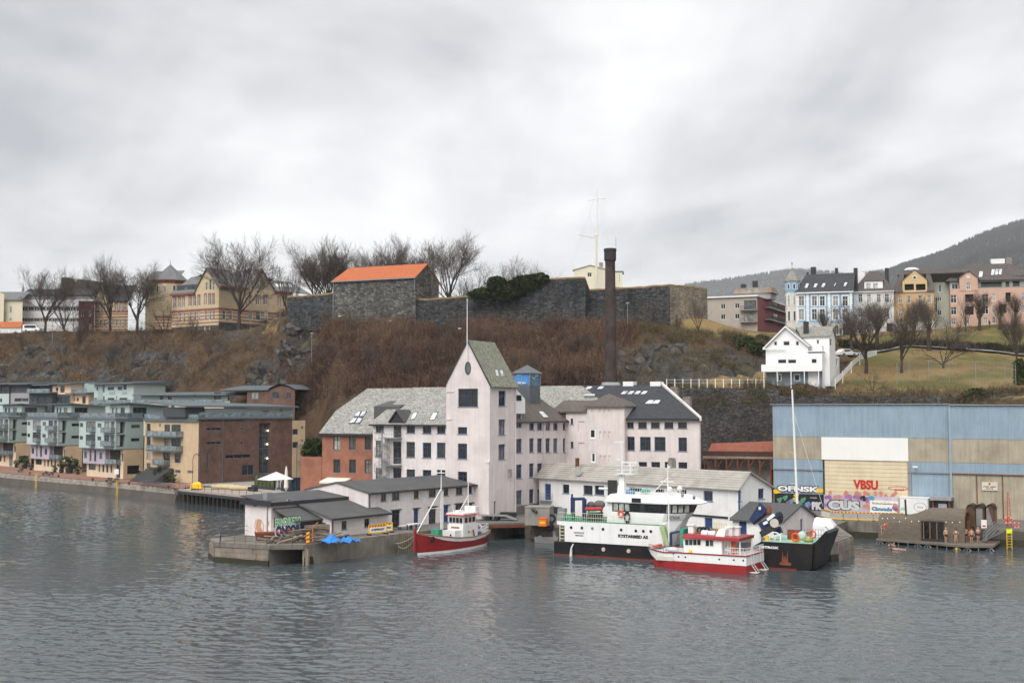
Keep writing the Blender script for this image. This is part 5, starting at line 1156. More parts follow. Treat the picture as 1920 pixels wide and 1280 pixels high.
m2=x2(1345,400,('F',3));z2t=v2(1345,265,('F',3));MB().tube((m2,3,zr_),(m2,3,z2t),.09,.05).tube((m2-2.2,3,zr_),(m2,3,v2(1345,400,('F',3))),.05).box(m2-.9,m2+.7,2.9,3.1,v2(1345,440,('F',3))-.05,v2(1345,440,('F',3))+.05).box(m2+.05,m2+.3,2.85,3.1,z2t-.45,z2t-.2).build('mast',M_sw,NX.e)
MB().ball((m2+.3,2.8,v2(1360,515,('F',2.8))),.3).build('dome',M_sw,NX.e)
c=P2(1465,510,('F',3));MB().tube((c.x,3,zr_),(c.x,3,c.z),.08).ball((c.x,3,c.z),.32).build('search_light',M_rail,NX.e)
for x,y in ((1400,620),(1490,580),(1605,602)):c=P2(x,y,('F',2));MB().tube((c.x,2,c.z-.1),(c.x+.1,1.85,c.z+.2),.16,n=10).build('flood_light',M_grey,NX.e)
c=P2(700,510,('F',3));MB().tube((c.x-.55,3,c.z),(c.x+1.3,3,c.z),.14).tube((c.x+.3,3,c.z),(c.x+.5,3,c.z-1.3),.09).build('life_raft',M_sw,NX.e)
MB().box(P2(770,500,('F',3)).x-.2,P2(770,500,('F',3)).x+.7,2.7,3.4,zrf-.2,v2(780,425,('F',3))).build('exhaust',M_dark,NX.e)
railing(MB(),[(mx_+.6,1.3,zr_+.15),(hx1,1.3,zr_+.15),(hx2-1,2.9,zr_+.15)],.8,r=.02).build('railing',M_rail,wh)
MB().box(x2(930,590,('F',2.2)),x2(1005,590,('F',2.2)),2,2.6,zr_+.15,zr_+.65).build('blue_box',mat('box_blue',(.07,.22,.42),.5),NX.e)
MB().ball((x2(1110,545,('F',2.4)),2.6,zr_+.55),.7,.5,.22).build('green_cover',M_grnnet,NX.e)
# aft deck gear
c0,c1=P2(395,780,('F',3)),P2(510,610,('F',3));mb=MB();mb.box(c0.x-.2,c0.x+.2,2.8,3.2,z_w,c1.z+.1).box(c1.x-.2,c1.x+.2,2.8,3.2,z_w,c1.z)
mb.tube((c0.x,3,c1.z-.1),(c1.x,3,c1.z),.18).tube((c0.x-.1,3,c1.z-.2),(c0.x-.1,3,c1.z+.5),.12);mb.build('deck_crane',M_nav,NX.e)
MB().tube((P2(520,715,('F',3)).x,3,P2(520,715,('F',3)).z),(P2(690,712,('F',3)).x,3,P2(690,712,('F',3)).z),.22).box(c1.x+.5,c1.x+.65,2.9,3.1,z_w,z_w+1.3).box(c1.x+2.1,c1.x+2.25,2.9,3.1,z_w,z_w+1.3).build('red_roll',mat('roll_red',(.45,.05,.04),.6,.2,2),NX.e)
MB().ball((P2(600,745,('F',2)).x,2.2,P2(600,750,('F',2)).z-.1),.9,.6,.28).build('net_heap',M_grnnet,NX.e)
MB().box(P2(540,800,('F',1.6)).x,P2(650,800,('F',1.6)).x,1.6,3,z_w+.04,z_w+1.0).build('winch_housing',M_dark,NX.e)
MB().ball((P2(570,680,('F',4)).x,4.2,P2(570,680,('F',4)).z),.55,.5,.5).ball((P2(655,670,('F',4)).x,4.2,P2(655,670,('F',4)).z),.75,.6,.5).build('gear_heap',M_grime,NX.e)
MB().box(P2(250,760,('F',1)).x,P2(250,760,('F',1)).x+.9,.8,1.5,z_w,v2(250,705,('F',1))).build('deck_locker',M_grey,NX.e);MB().box(P2(330,760,('F',1)).x,P2(330,760,('F',1)).x+.8,.8,1.5,z_w,z_w+.7).build('fish_box',M_grnnet,NX.e)
mb=MB()
for k_ in range(5):mb.tube((x2(262,900),.1,zwb+.3+k_*.4),(x2(305,900),.1,zwb+.3+k_*.4),.04,n=5)
mb.tube((x2(262,900),.1,zwb),(x2(262,900),.1,z_w-.4),.05,n=5);mb.build('stern_ladder',mat('rail_cream',(0,0,0)),NX.e)
c=P2(400,1090);MB().tube((c.x,-.02,c.z+.3),(c.x-.1,-.35,c.z-.15),.07,.1).tube((c.x-.1,-.35,c.z-.15),(c.x-.12,-.42,-.1),.1,.2).build('bilge_water',mat('bilge_foam',(.6,.63,.64),.2),NX.e)
# gangway, midships gear
a,b=NX.pt(*z2_(1295,890),F0),NX.pt(*z2_(1335,1085),F0);MB().hexa([(b.x-.1,-.3,zwb),(b.x+.5,-.3,zwb),(b.x+.5,.3,zwb),(b.x-.1,.3,zwb)],[(a.x-.3,-.3,a.z),(a.x+.25,-.3,a.z),(a.x+.25,.3,a.z),(a.x-.3,.3,a.z)]).build('gangway',mat('gangway_green',(.3,.4,.2),.7,.4,3),NX.e)
tb=P2(1360,1085);MB().tube((tb.x,-.1,zb0),(tb.x,-.1,v2(1360,630)),.08).build('pole',M_rail,NX.e)
rr_=random.Random(4)
for k_ in range(10):x=tb.x+.3+rr_.random()*2.6;MB().box(x,x+rr_.uniform(.3,.8),.4+rr_.random()*2,2+rr_.random(),zb0,zb0+rr_.uniform(.5,2.2)).build('deck_gear',rr_.choice([M_grime,M_nav,M_grime,M_org,M_dark,M_grnnet]),NX.e)
MB().box(hx1-.5,hx1+.1,.8,1.6,zb0,zlo-1.2).build('locker',M_sw,NX.e)
# bow: knuckle crane, reel, rails
fc=('F',2.2);b0=PE(480,745,fc);b1=PE(480,530,fc)
CR=MB().box(b0.x-.55,b0.x+.55,1.7,2.7,zb1-1.2,b1.z).build('crane_base',M_sw,NX.e)
def arm(p,q,w0,w1,nm,m=M_nav,y=2.2):
 a,b=PE(*p,('F',y)),PE(*q,('F',y));d=(b-a);n_=Vector((-d.z,0,d.x)).normalized()
 return MB().hexa([tuple(a+n_*w0+Vector((0,-.3,0))),tuple(a-n_*w0+Vector((0,-.3,0))),tuple(a-n_*w0+Vector((0,.3,0))),tuple(a+n_*w0+Vector((0,.3,0)))],[tuple(b+n_*w1+Vector((0,-.25,0))),tuple(b-n_*w1+Vector((0,-.25,0))),tuple(b-n_*w1+Vector((0,.25,0))),tuple(b+n_*w1+Vector((0,.25,0)))]).build(nm,m,NX.e)
arm((395,450),(590,225),.28,.62,'crane_arm');arm((420,485),(650,300),.2,.3,'crane_ram',M_dark,2.5);arm((560,570),(830,360),.7,.42,'crane_arm',M_nav,1.8);arm((540,650),(760,520),.3,.35,'crane_jib',M_dark,1.6);arm((640,430),(735,355),.16,.16,'crane_label',M_trim,1.45);arm((580,490),(640,460),.14,.14,'crane_label',M_trim,1.45)
c=PE(738,480,('F',1.3));mb=MB().lathe([(0,0),(.48,0),(.48,.12),(0,.12)],n=18);mb.v=[(c.x+v[0],c.y-v[2],c.z+v[1]) for v in mb.v];mb.build('crane_drum',mat('drum_pale',(.5,.48,.42),.5),NX.e)
c=PE(520,258,('F',1.8));MB().box(c.x-.12,c.x+.12,c.y-.12,c.y-.06,c.z-.16,c.z+.16).build('crane_emblem',M_trim,NX.e);c=PE(650,290,('F',2.2));MB().ball(c,.35,.3,.5).build('crane_hook',M_rust,NX.e);c=PE(815,400,('F',1.8));MB().ball(c,.4,.35,.65).build('crane_hook',M_tyre,NX.e)
arm((800,640),(770,540),.45,.4,'crane_pedestal',M_nav,2.8)
c=PE(745,708,('F',1));mb=MB().torus(c,(0,1,0),.62,.07,20,6)
for k_ in range(6):mb.tube(c,c+Vector((.6*math.cos(k_),0,.6*math.sin(k_))),.03,n=4)
mb.build('hose_reel',M_rail,NX.e)
MB().box(xw+1.7,xb1-.2,.15,BM-.15,zb1,zb1+.05).build('bow_deck',mat('deck_mint',(.3,.5,.4),.7,.2,1),NX.e)
for x,y,y2 in ((1050,690,.5),(1305,650,3)):c=PE(x,y,('F',y2));ring(NX,c,(.2,1,0),.38,NX.e)
a,b=PE(930,690,('F',3)),PE(1110,590,('F',3));MB().box(a.x,b.x,3,3.6,zb1,b.z).build('brown_tank',M_rust,NX.e);a=PE(1040,770,('F',.8));MB().box(a.x-.35,a.x+.45,.7,1.1,zb1,zb1+.3).build('yellow_box',M_yel,NX.e)
c=PE(1245,735,('F',1.5));MB().ball(c,.55,.5,.25).build('net_heap',mat('net_olive',(.3,.28,.08),.8,.3,3),NX.e);c=PE(1150,670,('F',3));MB().ball(c,.5,.4,.5).build('net_heap',mat('net_mint',(.45,.55,.48),.8,.3,3),NX.e)
c=PE(625,800,('F',.6));MB().tube((c.x,.6,zb1),(c.x,.6,zb1+.6),.2).build('mooring_bitt',M_yel,NX.e)
railing(MB(),[(PE(1190,780,('F',3.6)).x,3.6,zb1),(PE(1480,610,('F',3.6)).x,3.6,zb1)],1.2,r=.025).build('railing',M_grey,NX.e)
for i in range(7):MB().torus((1.2+i*3.6,-.06,.62 if i%2 else .7),(0,1,0),.0001+.28,.1,12,5).build('tyre_fender',M_tyre,NX.e) if i in (1,4) else None
# ---- red and white workboat (catamaran hull)
p=pg(1213,129.3,0);q=pg(1399,123.4,0);zF=zc(1200,930,8)
CT=Bld('workboat','red and white catamaran workboat with red wheelhouse roof','boat',p,nrm(q[0]-p[0],q[1]-p[1]),z0=0)
Lc=CT.S(*zF(1595,1000));PF=lambda x,y,f=F0:CT.pt(*zF(x,y),f);BC=5.2
def ynear(x):return 2.2*max(0,1-(x+1)/3.4)**1.6
xs_=[PF(5,800).x,-.3,.3,1.0,2.0,3.2,PF(495,860).x,PF(497,860).x+.15,6,8,10,Lc]
ztop=lambda x:float(np.interp(x,[xs_[0],xs_[6],xs_[7],Lc],[PF(5,800).z,PF(495,862).z,PF(510,842).z,PF(1590,905).z]))
zmid=lambda x:float(np.interp(x,[xs_[0],.3,Lc],[PF(60,930).z+.25,PF(100,935).z,PF(1590,1045).z]))
def csec(x,z0,z1,g=0):
 f=min(1,max(0,(x-xs_[0])/(.9-xs_[0])));yb=ynear(max(x,-.9))-g
 return [(x,yb+.15*(1-f),z0),(x,yb,z1),(x,BC-yb,z1),(x,BC-yb-.15*(1-f),z0)]
MB().loft([csec(max(x,.0+(x-xs_[0])*.0+(0.15 if x<.3 else 0)) if x<.3 else x,-.6,zmid(x) if x>.2 else zmid(.2)) for x in xs_[2:]]).build('lower_hull',M_sr,CT.e)
fs_=[]
for x in xs_:
 xb_=x+max(0,.55*(1-(x-xs_[0])/(1.2-xs_[0])));t_,b_=csec(x,zmid(x),ztop(x)),csec(xb_,zmid(x),ztop(x));fs_.append([b_[0],t_[1],t_[2],b_[3]])
MB().loft(fs_).build('upper_hull',M_sw,CT.e)
bowred=[[(x+.55*max(0,1-(x-xs_[0])/(1.2-xs_[0])),y,zmid(x)) for (x,y,z) in (csec(xx,0,0)[0],csec(xx,0,0)[3])] for xx in xs_[:4] for x in (xx,)]
mb=MB()
for s_ in (1,2):mb.path([csec(x,0,ztop(x)+.03,.03)[s_] for x in xs_],.075,6)
mb.path([csec(Lc,0,ztop(Lc)+.03)[1],csec(Lc,0,ztop(Lc)+.03)[2]],.075,6);mb.build('gunwale',M_sr,CT.e)
MB().box(xs_[6]-2.0,xs_[6]-.05,-.03,-.005,PF(420,965).z,PF(420,905).z).build('side_door',mat('door_cream',(.6,.58,.5),.6),CT.e)
for x,y in ((580,905),(680,910),(1188,943),(1408,953),(1550,961)):c=PF(x,y);mb=MB().lathe([(0,0),(.1 if x<700 else .06,0),(.1,.02)],n=12);mb.v=[(c.x+v[0],-v[2]-.004,c.z+v[1]) for v in mb.v];mb.build('porthole',M_pane,CT.e)
fh=('F',.7);xh0,xh1=PF(650,650,fh).x,PF(1225,800,fh).x;zh1=PF(900,640,fh).z;zdk=ztop(7)-.35
HS=MB().hexa([(xh0+.1,.7,zdk),(xh1,.7,zdk),(xh1,BC-.7,zdk),(xh0+.1,BC-.7,zdk)],[(xh0-.05,.7,zh1),(xh1,.7,zh1),(xh1,BC-.7,zh1),(xh0-.05,BC-.7,zh1)]).build('deck_house',M_sw,CT.e)
MB().hexa([(xh0-.3,.45,zh1),(xh1+2.0,.45,zh1),(xh1+2.0,BC-.45,zh1),(xh0-.3,BC-.45,zh1)],[(xh0+.1,.75,zh1+.42),(xh1+2.1,.5,zh1+.34),(xh1+2.1,BC-.5,zh1+.34),(xh0+.1,BC-.75,zh1+.42)]).build('roof',M_sr,CT.e)
for a,b in ((680,728),(740,788),(800,848),(860,908),(988,1035),(1050,1098)):z0_,z1_=PF(a,725 if a<950 else 740,fh).z,PF(a,648 if a<950 else 658,fh).z;MB().box(PF(a,680,fh).x,PF(b,680,fh).x,.64,.69,z0_,z1_).build('pane',M_pane,HS)
for i in range(4):y_=1.0+i*.85;MB().box(xh0-.06,xh0-.01,y_,y_+.65,zh1-.85,zh1-.15).build('pane',M_pane,HS)
for k_ in (1,2):MB().box(xh1+1.9,xh1+2.0,.8+(k_-1)*3.4,.95+(k_-1)*3.4,zdk,zh1).build('roof_post',M_sw,CT.e)
c=PF(1000,560,('F',2));MB().tube((c.x-.5,2,c.z),(c.x+.2,2,c.z),.36,n=12).build('life_raft',M_sw,CT.e);MB().tube((c.x+.3,2,c.z),(c.x+1.0,2,c.z),.33,n=12).build('life_raft',M_sw,CT.e)
a=PF(1200,640,('F',1));MB().hexa([(a.x-.5,.9,zh1+.3),(a.x+.5,.9,zh1+.3),(a.x+.5,2.2,zh1+.3),(a.x-.5,2.2,zh1+.3)],[(a.x-.2,1.1,zh1+1.1),(a.x+.6,1.1,zh1+1.1),(a.x+.6,2.2,zh1+1.1),(a.x-.2,2.2,zh1+1.1)]).build('flying_bridge',M_sw,CT.e)
for k_,(x,y_) in enumerate(((1340,2),(1440,2.6),(760,2))):a=PF(x,590,('F',y_));MB().box(a.x-.3,a.x+.3,y_,y_+.5,zh1+.3,zh1+1.2).box(a.x-.45,a.x+.4,y_-.1,y_+.6,zh1+1.2,zh1+1.32).build('roof_locker',M_sw,CT.e)
mb=MB();a=PF(1335,500,('F',2.4));mb.tube((a.x,2.4,zh1),(a.x,2.4,zh1+3.6),.05).tube((a.x,2.4,zh1+2),(a.x+.1,2.4,zh1+3.2),.09).box(a.x-.5,a.x+.1,2.3,2.5,zh1+2.6,zh1+2.7);mb.build('mast',M_rail,CT.e)
for k_ in range(4):a=PF(890+k_*50,510,('F',3.4));MB().torus((a.x,3.6,a.z),(0,1,0),.3,.1,12,5).build('tyre_fender',M_tyre,CT.e) if k_!=3 else None
a=PF(1160,490,('F',3.6));railing(MB(),[(a.x-.4,3.7,zh1+.35),(a.x+1,3.7,zh1+.35)],1.1,r=.03).build('railing',M_yel,CT.e)
railing(MB(),[(xs_[0]+.3,1.5,ztop(0)),(.9,.35,ztop(1)),(2.2,.1,ztop(2))],.55,r=.028).build('railing',M_grey,CT.e)
railing(MB(),[(xh1+.8,.1,ztop(9)),(Lc-.05,.1,ztop(Lc)),(Lc-.05,BC-.1,ztop(Lc))],.8,r=.028).build('railing',M_rail,CT.e)
for y_ in (.9,3.6):
 mb=MB()
 for s_ in (0,.7):mb.tube((Lc+.1,y_+s_,ztop(Lc)+.8),(Lc+.25,y_+s_,zmid(Lc)),.022,n=5).tube((Lc+.25,y_+s_,zmid(Lc)),(Lc+.8,y_+s_,.15),.022,n=5)
 for k_ in range(5):mb.tube((Lc+.25+k_*.11,y_,zmid(Lc)-k_*.2),(Lc+.25+k_*.11,y_+.7,zmid(Lc)-k_*.2),.025,n=4)
 mb.box(Lc,Lc+.8,y_,y_+.7,.08,.14);mb.build('boarding_ladder',M_rail,CT.e)
MB().tube((xs_[6]+1.6,.5,ztop(6)),(xs_[6]+1.9,.55,ztop(6)),.32,n=14).build('hose_reel',M_yel,CT.e);a=PF(490,800,('F',.6));MB().ball(a,.75,.5,.3).build('net_heap',mat('net_pale',(.5,.58,.62),.8,.2,4),CT.e)
for k_ in range(6):x=rr_.uniform(-.2,2.4);MB().box(x,x+.4,1.7,2.6+rr_.random(),ztop(1)-.3,ztop(1)+rr_.uniform(.1,.5)).build('deck_gear',rr_.choice([M_grime,M_dark,M_org,M_grime]),CT.e)
MB().tube((1.9,2,ztop(2)),(1.9,2,ztop(2)+1.9),.16).tube((1.9,2,ztop(2)+1.9),(2.9,2,ztop(2)+2.1),.13).build('deck_crane',M_nav,CT.e)
a=PF(1330,800,('F',1.6));MB().ball((xh1+1.0,1.5,zdk+1.2),.3,.3,.95).build('orange_nets',mat('net_orange',(.55,.14,.07),.8,.3,4),CT.e);mb=MB();railing(mb,[(xh1+.3,.9,zdk),(xh1+.9,.9,zdk)],1.7,r=.05);mb.build('door_frame',M_rail,CT.e)
# ---- small red fishing boat with white mast
bp=pg(784,139.6,0);FBd=nrm(7.6,12.3);bc=2.05
FB=Bld('fishing_boat','small red wooden fishing boat with white wheelhouse and tall mast','boat',(bp[0]+FBd[1]*bc,bp[1]-FBd[0]*bc),FBd,z0=0)
LB=13.6;xb=np.linspace(0,LB,15)
bt=lambda x:bc*float(np.interp(x/LB,[0,.06,.16,.35,.6,.85,1],[.06,.36,.68,.95,1,.88,.62]));bw=lambda x:bc*float(np.interp(x/LB,[0,.1,.3,.6,.85,1],[.02,.28,.74,.92,.7,.3]));bz=lambda x:float(np.interp(x/LB,[0,.15,.4,.65,.85,1],[2.55,2.1,1.6,1.45,1.6,1.85]))
def side(x,t):
 zt_=bz(x);z=-.4+(zt_+.4)*t;h=bw(x)+(bt(x)-bw(x))*max(0,t)**1.2;rake=-.55*t*max(0,1-x/2);return rake,h,z
def band(t0f,t1f,m,nm,steps=4,g=0):
 mb=MB();rows=[]
 for s_ in (-1,1):
  G_=[[(x+side(x,t0f(x)+(t1f(x)-t0f(x))*k_/steps)[0],bc+s_*(side(x,t0f(x)+(t1f(x)-t0f(x))*k_/steps)[1]+g),side(x,t0f(x)+(t1f(x)-t0f(x))*k_/steps)[2]) for k_ in range(steps+1)] for x in xb]
  mb.loft(G_,closed=False,cap=False);rows.append(G_)
 mb.poly([rows[0][-1][k_] for k_ in range(steps+1)]+[rows[1][-1][k_] for k_ in reversed(range(steps+1))]);mb.poly([rows[0][0][k_] for k_ in range(steps+1)]+[rows[1][0][k_] for k_ in reversed(range(steps+1))])
 return mb.build(nm,m,FB.e,smooth=False)
tz=lambda z:(lambda x:(z+.4)/(bz(x)+.4));st_=lambda x:1-.0-(.42/(bz(x)+.4))*min(1,max(.12,(x-.2)/3))
band(tz(-.4),tz(.28),M_sw,'boot_stripe',2);band(tz(.28),st_,M_sr,'hull');band(st_,lambda x:1,M_sw,'strake',2)
mb=MB()
for s_ in (-1,1):mb.path([(x+side(x,1)[0],bc+s_*side(x,1)[1],bz(x)+.02) for x in xb],.07,6)
mb.build('gunwale',M_wood,FB.e);MB().box(-.75,-.45,bc-.1,bc+.1,.4,3.0).build('stem',M_sr,FB.e)
MB().loft([[(x,bc-bt(x)*.96,bz(x)-.55),(x,bc+bt(x)*.96,bz(x)-.55)] for x in xb],closed=False,cap=False).build('deck',M_deck,FB.e)
wx=7.6;HW=MB().box(wx,wx+3.2,bc-1.15,bc+1.15,1.0,2.9).build('wheelhouse',M_sw,FB.e);MB().hexa([(wx+.15,bc-1.05,2.9),(wx+2.9,bc-1.05,2.9),(wx+2.9,bc+1.05,2.9),(wx+.15,bc+1.05,2.9)],[(wx,bc-1.1,4.0),(wx+2.9,bc-1.1,4.0),(wx+2.9,bc+1.1,4.0),(wx,bc+1.1,4.0)]).build('wheelhouse_top',M_sw,HW)
MB().box(wx-1.4,wx,bc-.9,bc+.9,1.0,2.3).build('trunk_cabin',M_sw,FB.e);MB().box(wx-.25,wx+3.3,bc-1.35,bc+1.35,4.0,4.12).build('roof',mat('trim_red',(.6,.05,.04),.5),FB.e);MB().box(wx-.15,wx+3.2,bc-1.25,bc+1.25,4.12,4.3).build('roof_top',M_sw,FB.e)
for i in range(4):y_=bc-.98+i*.5;MB().box(wx+.02,wx+.05,y_,y_+.38,3.15,3.75).build('pane',M_pane,HW).location.x=-.02
for x in (.45,1.3,2.1):MB().box(wx+x,wx+x+.55,bc-1.13,bc-1.08,3.15,3.75).build('pane',M_pane,HW)
MB().box(wx-.03,wx,bc-.6,bc+.6,2.45,2.65).build('name_board',M_wood,HW)
for x,y_,z_ in ((wx-1.42,bc-.3,1.8),(wx+1.2,bc-1.17,2.0),(wx+2.2,bc-1.17,2.0)):MB().ball((x,y_,z_),.12).build('porthole',M_pane,HW)
mz=at(824,872,144).z;mb=MB().tube((4.6,bc,1.0),(4.6,bc,mz),.11,.05).tube((-.3,bc,2.6),(4.5,bc,mz*.72),.07).tube((4.6,bc-.25,1.0),(4.6,bc-.25,mz*.7),.05).box(4.3,4.9,bc-.6,bc+.6,mz-.9,mz-.84).tube((2.4,bc,5.2),(4.6,bc,5.1),.06);mb.build('mast',M_rail,FB.e)
MB().tube((wx+2.8,bc,4.2),(wx+2.8,bc,8.3),.08,.05).tube((wx+.6,bc,4.2),(wx+2.8,bc,6.2),.05).build('mast',M_rail,FB.e);MB().box(wx+.3,wx+1.3,bc-.3,bc+.3,4.3,4.6).tube((wx+.3,bc+.4,4.3),(wx-.1,bc+.4,5.1),.07).build('radar',M_sw,FB.e);MB().box(wx+3.2,wx+4.1,bc-.8,bc+.8,4.2,4.9).build('roof_locker',M_sw,FB.e)
MB().torus((1.4,bc-bt(1.4)-.05,1.75),(.3,1,0),.26,.1,14,6).build('tyre_fender',M_tyre,FB.e);c=Vector((wx+3.9,bc-.9,2.3));MB().torus(c,(1,0,0),.33,.09,14,6).build('rescue_ring',M_sw,FB.e)
for k_,(x,m_) in enumerate(((3.2,M_grnnet),(2.4,M_grime),(5.6,M_grime),(1.6,M_wood),(11.8,mat('box_blue',(0,0,0))))):MB().box(x,x+.7,bc-.6,bc+.5,bz(x)-.55,bz(x)-.55+(1.3 if k_==0 else .6)).build('deck_gear',m_,FB.e)
railing(MB(),[(wx+3.6,bc-1.5,bz(11.5)),(LB-.3,bc-1.1,bz(13.4)),(LB-.3,bc+1.1,bz(13.4))],.8,r=.03).build('railing',M_rail,FB.e);MB().tube((wx+2.4,bc-1.2,1.2),(wx+2.0,bc-1.3,2.2),.1).build('tiller',M_wood,FB.e)
# ---- grey skiff moored by the slip, tall white mast on the quay, white tarpaulin
p=gz(1030,1016,0);SK=empty('skiff',(p.x+.4,p.y-.6,0),R(-20),'small grey open skiff moored between slip and ship stern','boat');mb=MB()
mb.loft([[(x,-b_,h_),(x,-b_*.6,-.2),(x,b_*.6,-.2),(x,b_,h_)] for x,b_,h_ in ((-2.2,.75,.75),(0,.85,.8),(1.4,.65,.9),(2.4,.08,1.1))],closed=False,cap=False);mb.build('hull',mat('skiff_grey',(.3,.3,.29),.5,.2,1),SK);MB().box(-.3,.1,-.7,.7,.5,.56).build('thwart',M_deck,SK);MB().box(.2,.9,-.5,.5,.7,1.5).build('windscreen',glassmat('glass_skiff',(.2,.22,.23),(.2,.22,.23),0),SK)
p=at(1497,985,146);FP=empty('flagpole',(p.x,146,QZ),0,'tall white mast with wire stay rising behind small dark roofed shed','mast');h_=at(1490,730,146).z-QZ
MB().tube((0,0,0),(-.55,0,h_),.17,.1,10).build('pole',M_trim,FP);q=at(1545,950,146);MB().tube((-.5,0,h_*.86),(q.x-p.x,.5,q.z-QZ),.025,n=4).tube((-.5,0,h_*.55),(-1.0,0,h_*.56),.03,n=4).tube((-.2,0,h_*.33),(-.9,0,h_*.335),.03,n=4).build('stay',M_rail,FP)
p=at(1546,1000,138.5);TP=empty('tarpaulin_stack',(p.x,138.5,QZ),R(-25),'white tarpaulin covered stack on quay corner behind the bow ramp','tarpaulin');zt_=at(1546,968,138.5).z-QZ
MB().loft([[(-1.2,-1.0,0),(1.2,-1.0,0),(1.2,1.0,0),(-1.2,1.0,0)],[(-1.15,-.9,zt_*.6),(1.2,-.95,zt_*.55),(1.2,.9,zt_*.6),(-1.2,.9,zt_*.6)],[(-1.0,-.5,zt_*.92),(.7,-.4,zt_*.84),(.7,.5,zt_*.9),(-1.0,.5,zt_*.95)]]).build('cover',mat('white_tarp',(.75,.76,.77),.45,.1,1.5,bump=.8),TP)
# ================================================================== waterside apartments on the left
M_mint=mat('mint_render',(.47,.555,.53),.6,.05,.6,streak=.1);M_mintd=mat('mint_shade_tone',(.34,.425,.4),.6,.05,.6,streak=.1);M_lil=mat('lilac_render',(.46,.42,.48),.6,.05,.6)  # darker mint puts side-wall shade into the colour; grey bands reuse it
M_beige=brickmat('buff_brick',(.62,.46,.29),(.55,.4,.25),(.5,.4,.28),.3,.1,.012,.12,.2);M_cream2=mat('cream_render',(.7,.56,.4),.65,.06,.6,streak=.12);M_peach=mat('peach_render',(.74,.54,.39),.65,.05,.6)
M_brbrick=brickmat('brown_brick',(.15,.075,.055),(.1,.052,.042),(.17,.12,.1),.3,.09,.012,.35);M_steel=mat('slate_grey_steel',(.12,.15,.165),.5,.12,1);M_lgrey=mat('light_grey_panel',(.34,.32,.33),.6,.08,1);M_dkpan=mat('charcoal_panel',(.06,.068,.078),.6,.12,1)
M_balc=glassmat('balcony_glass',(.17,.21,.22),(.2,.24,.25),.3,.12)
sty('apt',M_steel,1,(),.1,.1,glass=G_cur);sty('apt2',M_steel,2,(),.1,.1,glass=G_cur);sty('apt3',M_steel,3,(),.09,.1,glass=G_cur);sty('log',M_steel,1,(.5,),.14,1.1,glass=mat('loggia_dark',(.035,.032,.03),.6,.4,.6));sty('slit',M_steel,1,(),.12,.08);sty('apt_dk',M_dkpan,2,(),.08,.1);sty('blackdoor',M_dark,1,(),.06,.5,glass=mat('black_void',(0,0,0)))  # dark panes colour in the shade inside loggias and openings
da=nrm(2400,-2240)
def glass_rail(B,pts,h,parent,nm='balustrade'):
 mb=MB();fr=MB()
 for a,b in zip(pts[:-1],pts[1:]):
  a,b=Vector(a),Vector(b);d=(b-a).normalized();n_=Vector((-d.y,d.x,0))*.015
  mb.prism([tuple(a+n_+Vector((0,0,.08))),tuple(b+n_+Vector((0,0,.08))),tuple(b+n_+Vector((0,0,h))),tuple(a+n_+Vector((0,0,h)))],tuple(n_*-2))
  fr.tube(a+Vector((0,0,h)),b+Vector((0,0,h)),.035,n=4);k_=max(1,int((b-a).length/1.3))
  for i in range(k_+1):p=a.lerp(b,i/k_);fr.tube(p,p+Vector((0,0,h)),.03,n=4)
 o=mb.build(nm,M_balc,parent);fr.build('rail',M_steel,o);return o
def balcony(B,face,s0,s1,z,dep,h=1.0):
 loc,rz=B.fl(face);e=MB().box(s0,s1,-dep,-.01,z-.18,z).build('balcony',M_steel,B.e,loc,rz)
 glass_rail(B,[(s0,-.05,z),(s0,-dep+.05,z),(s1,-dep+.05,z),(s1,-.05,z)],h,e);return e
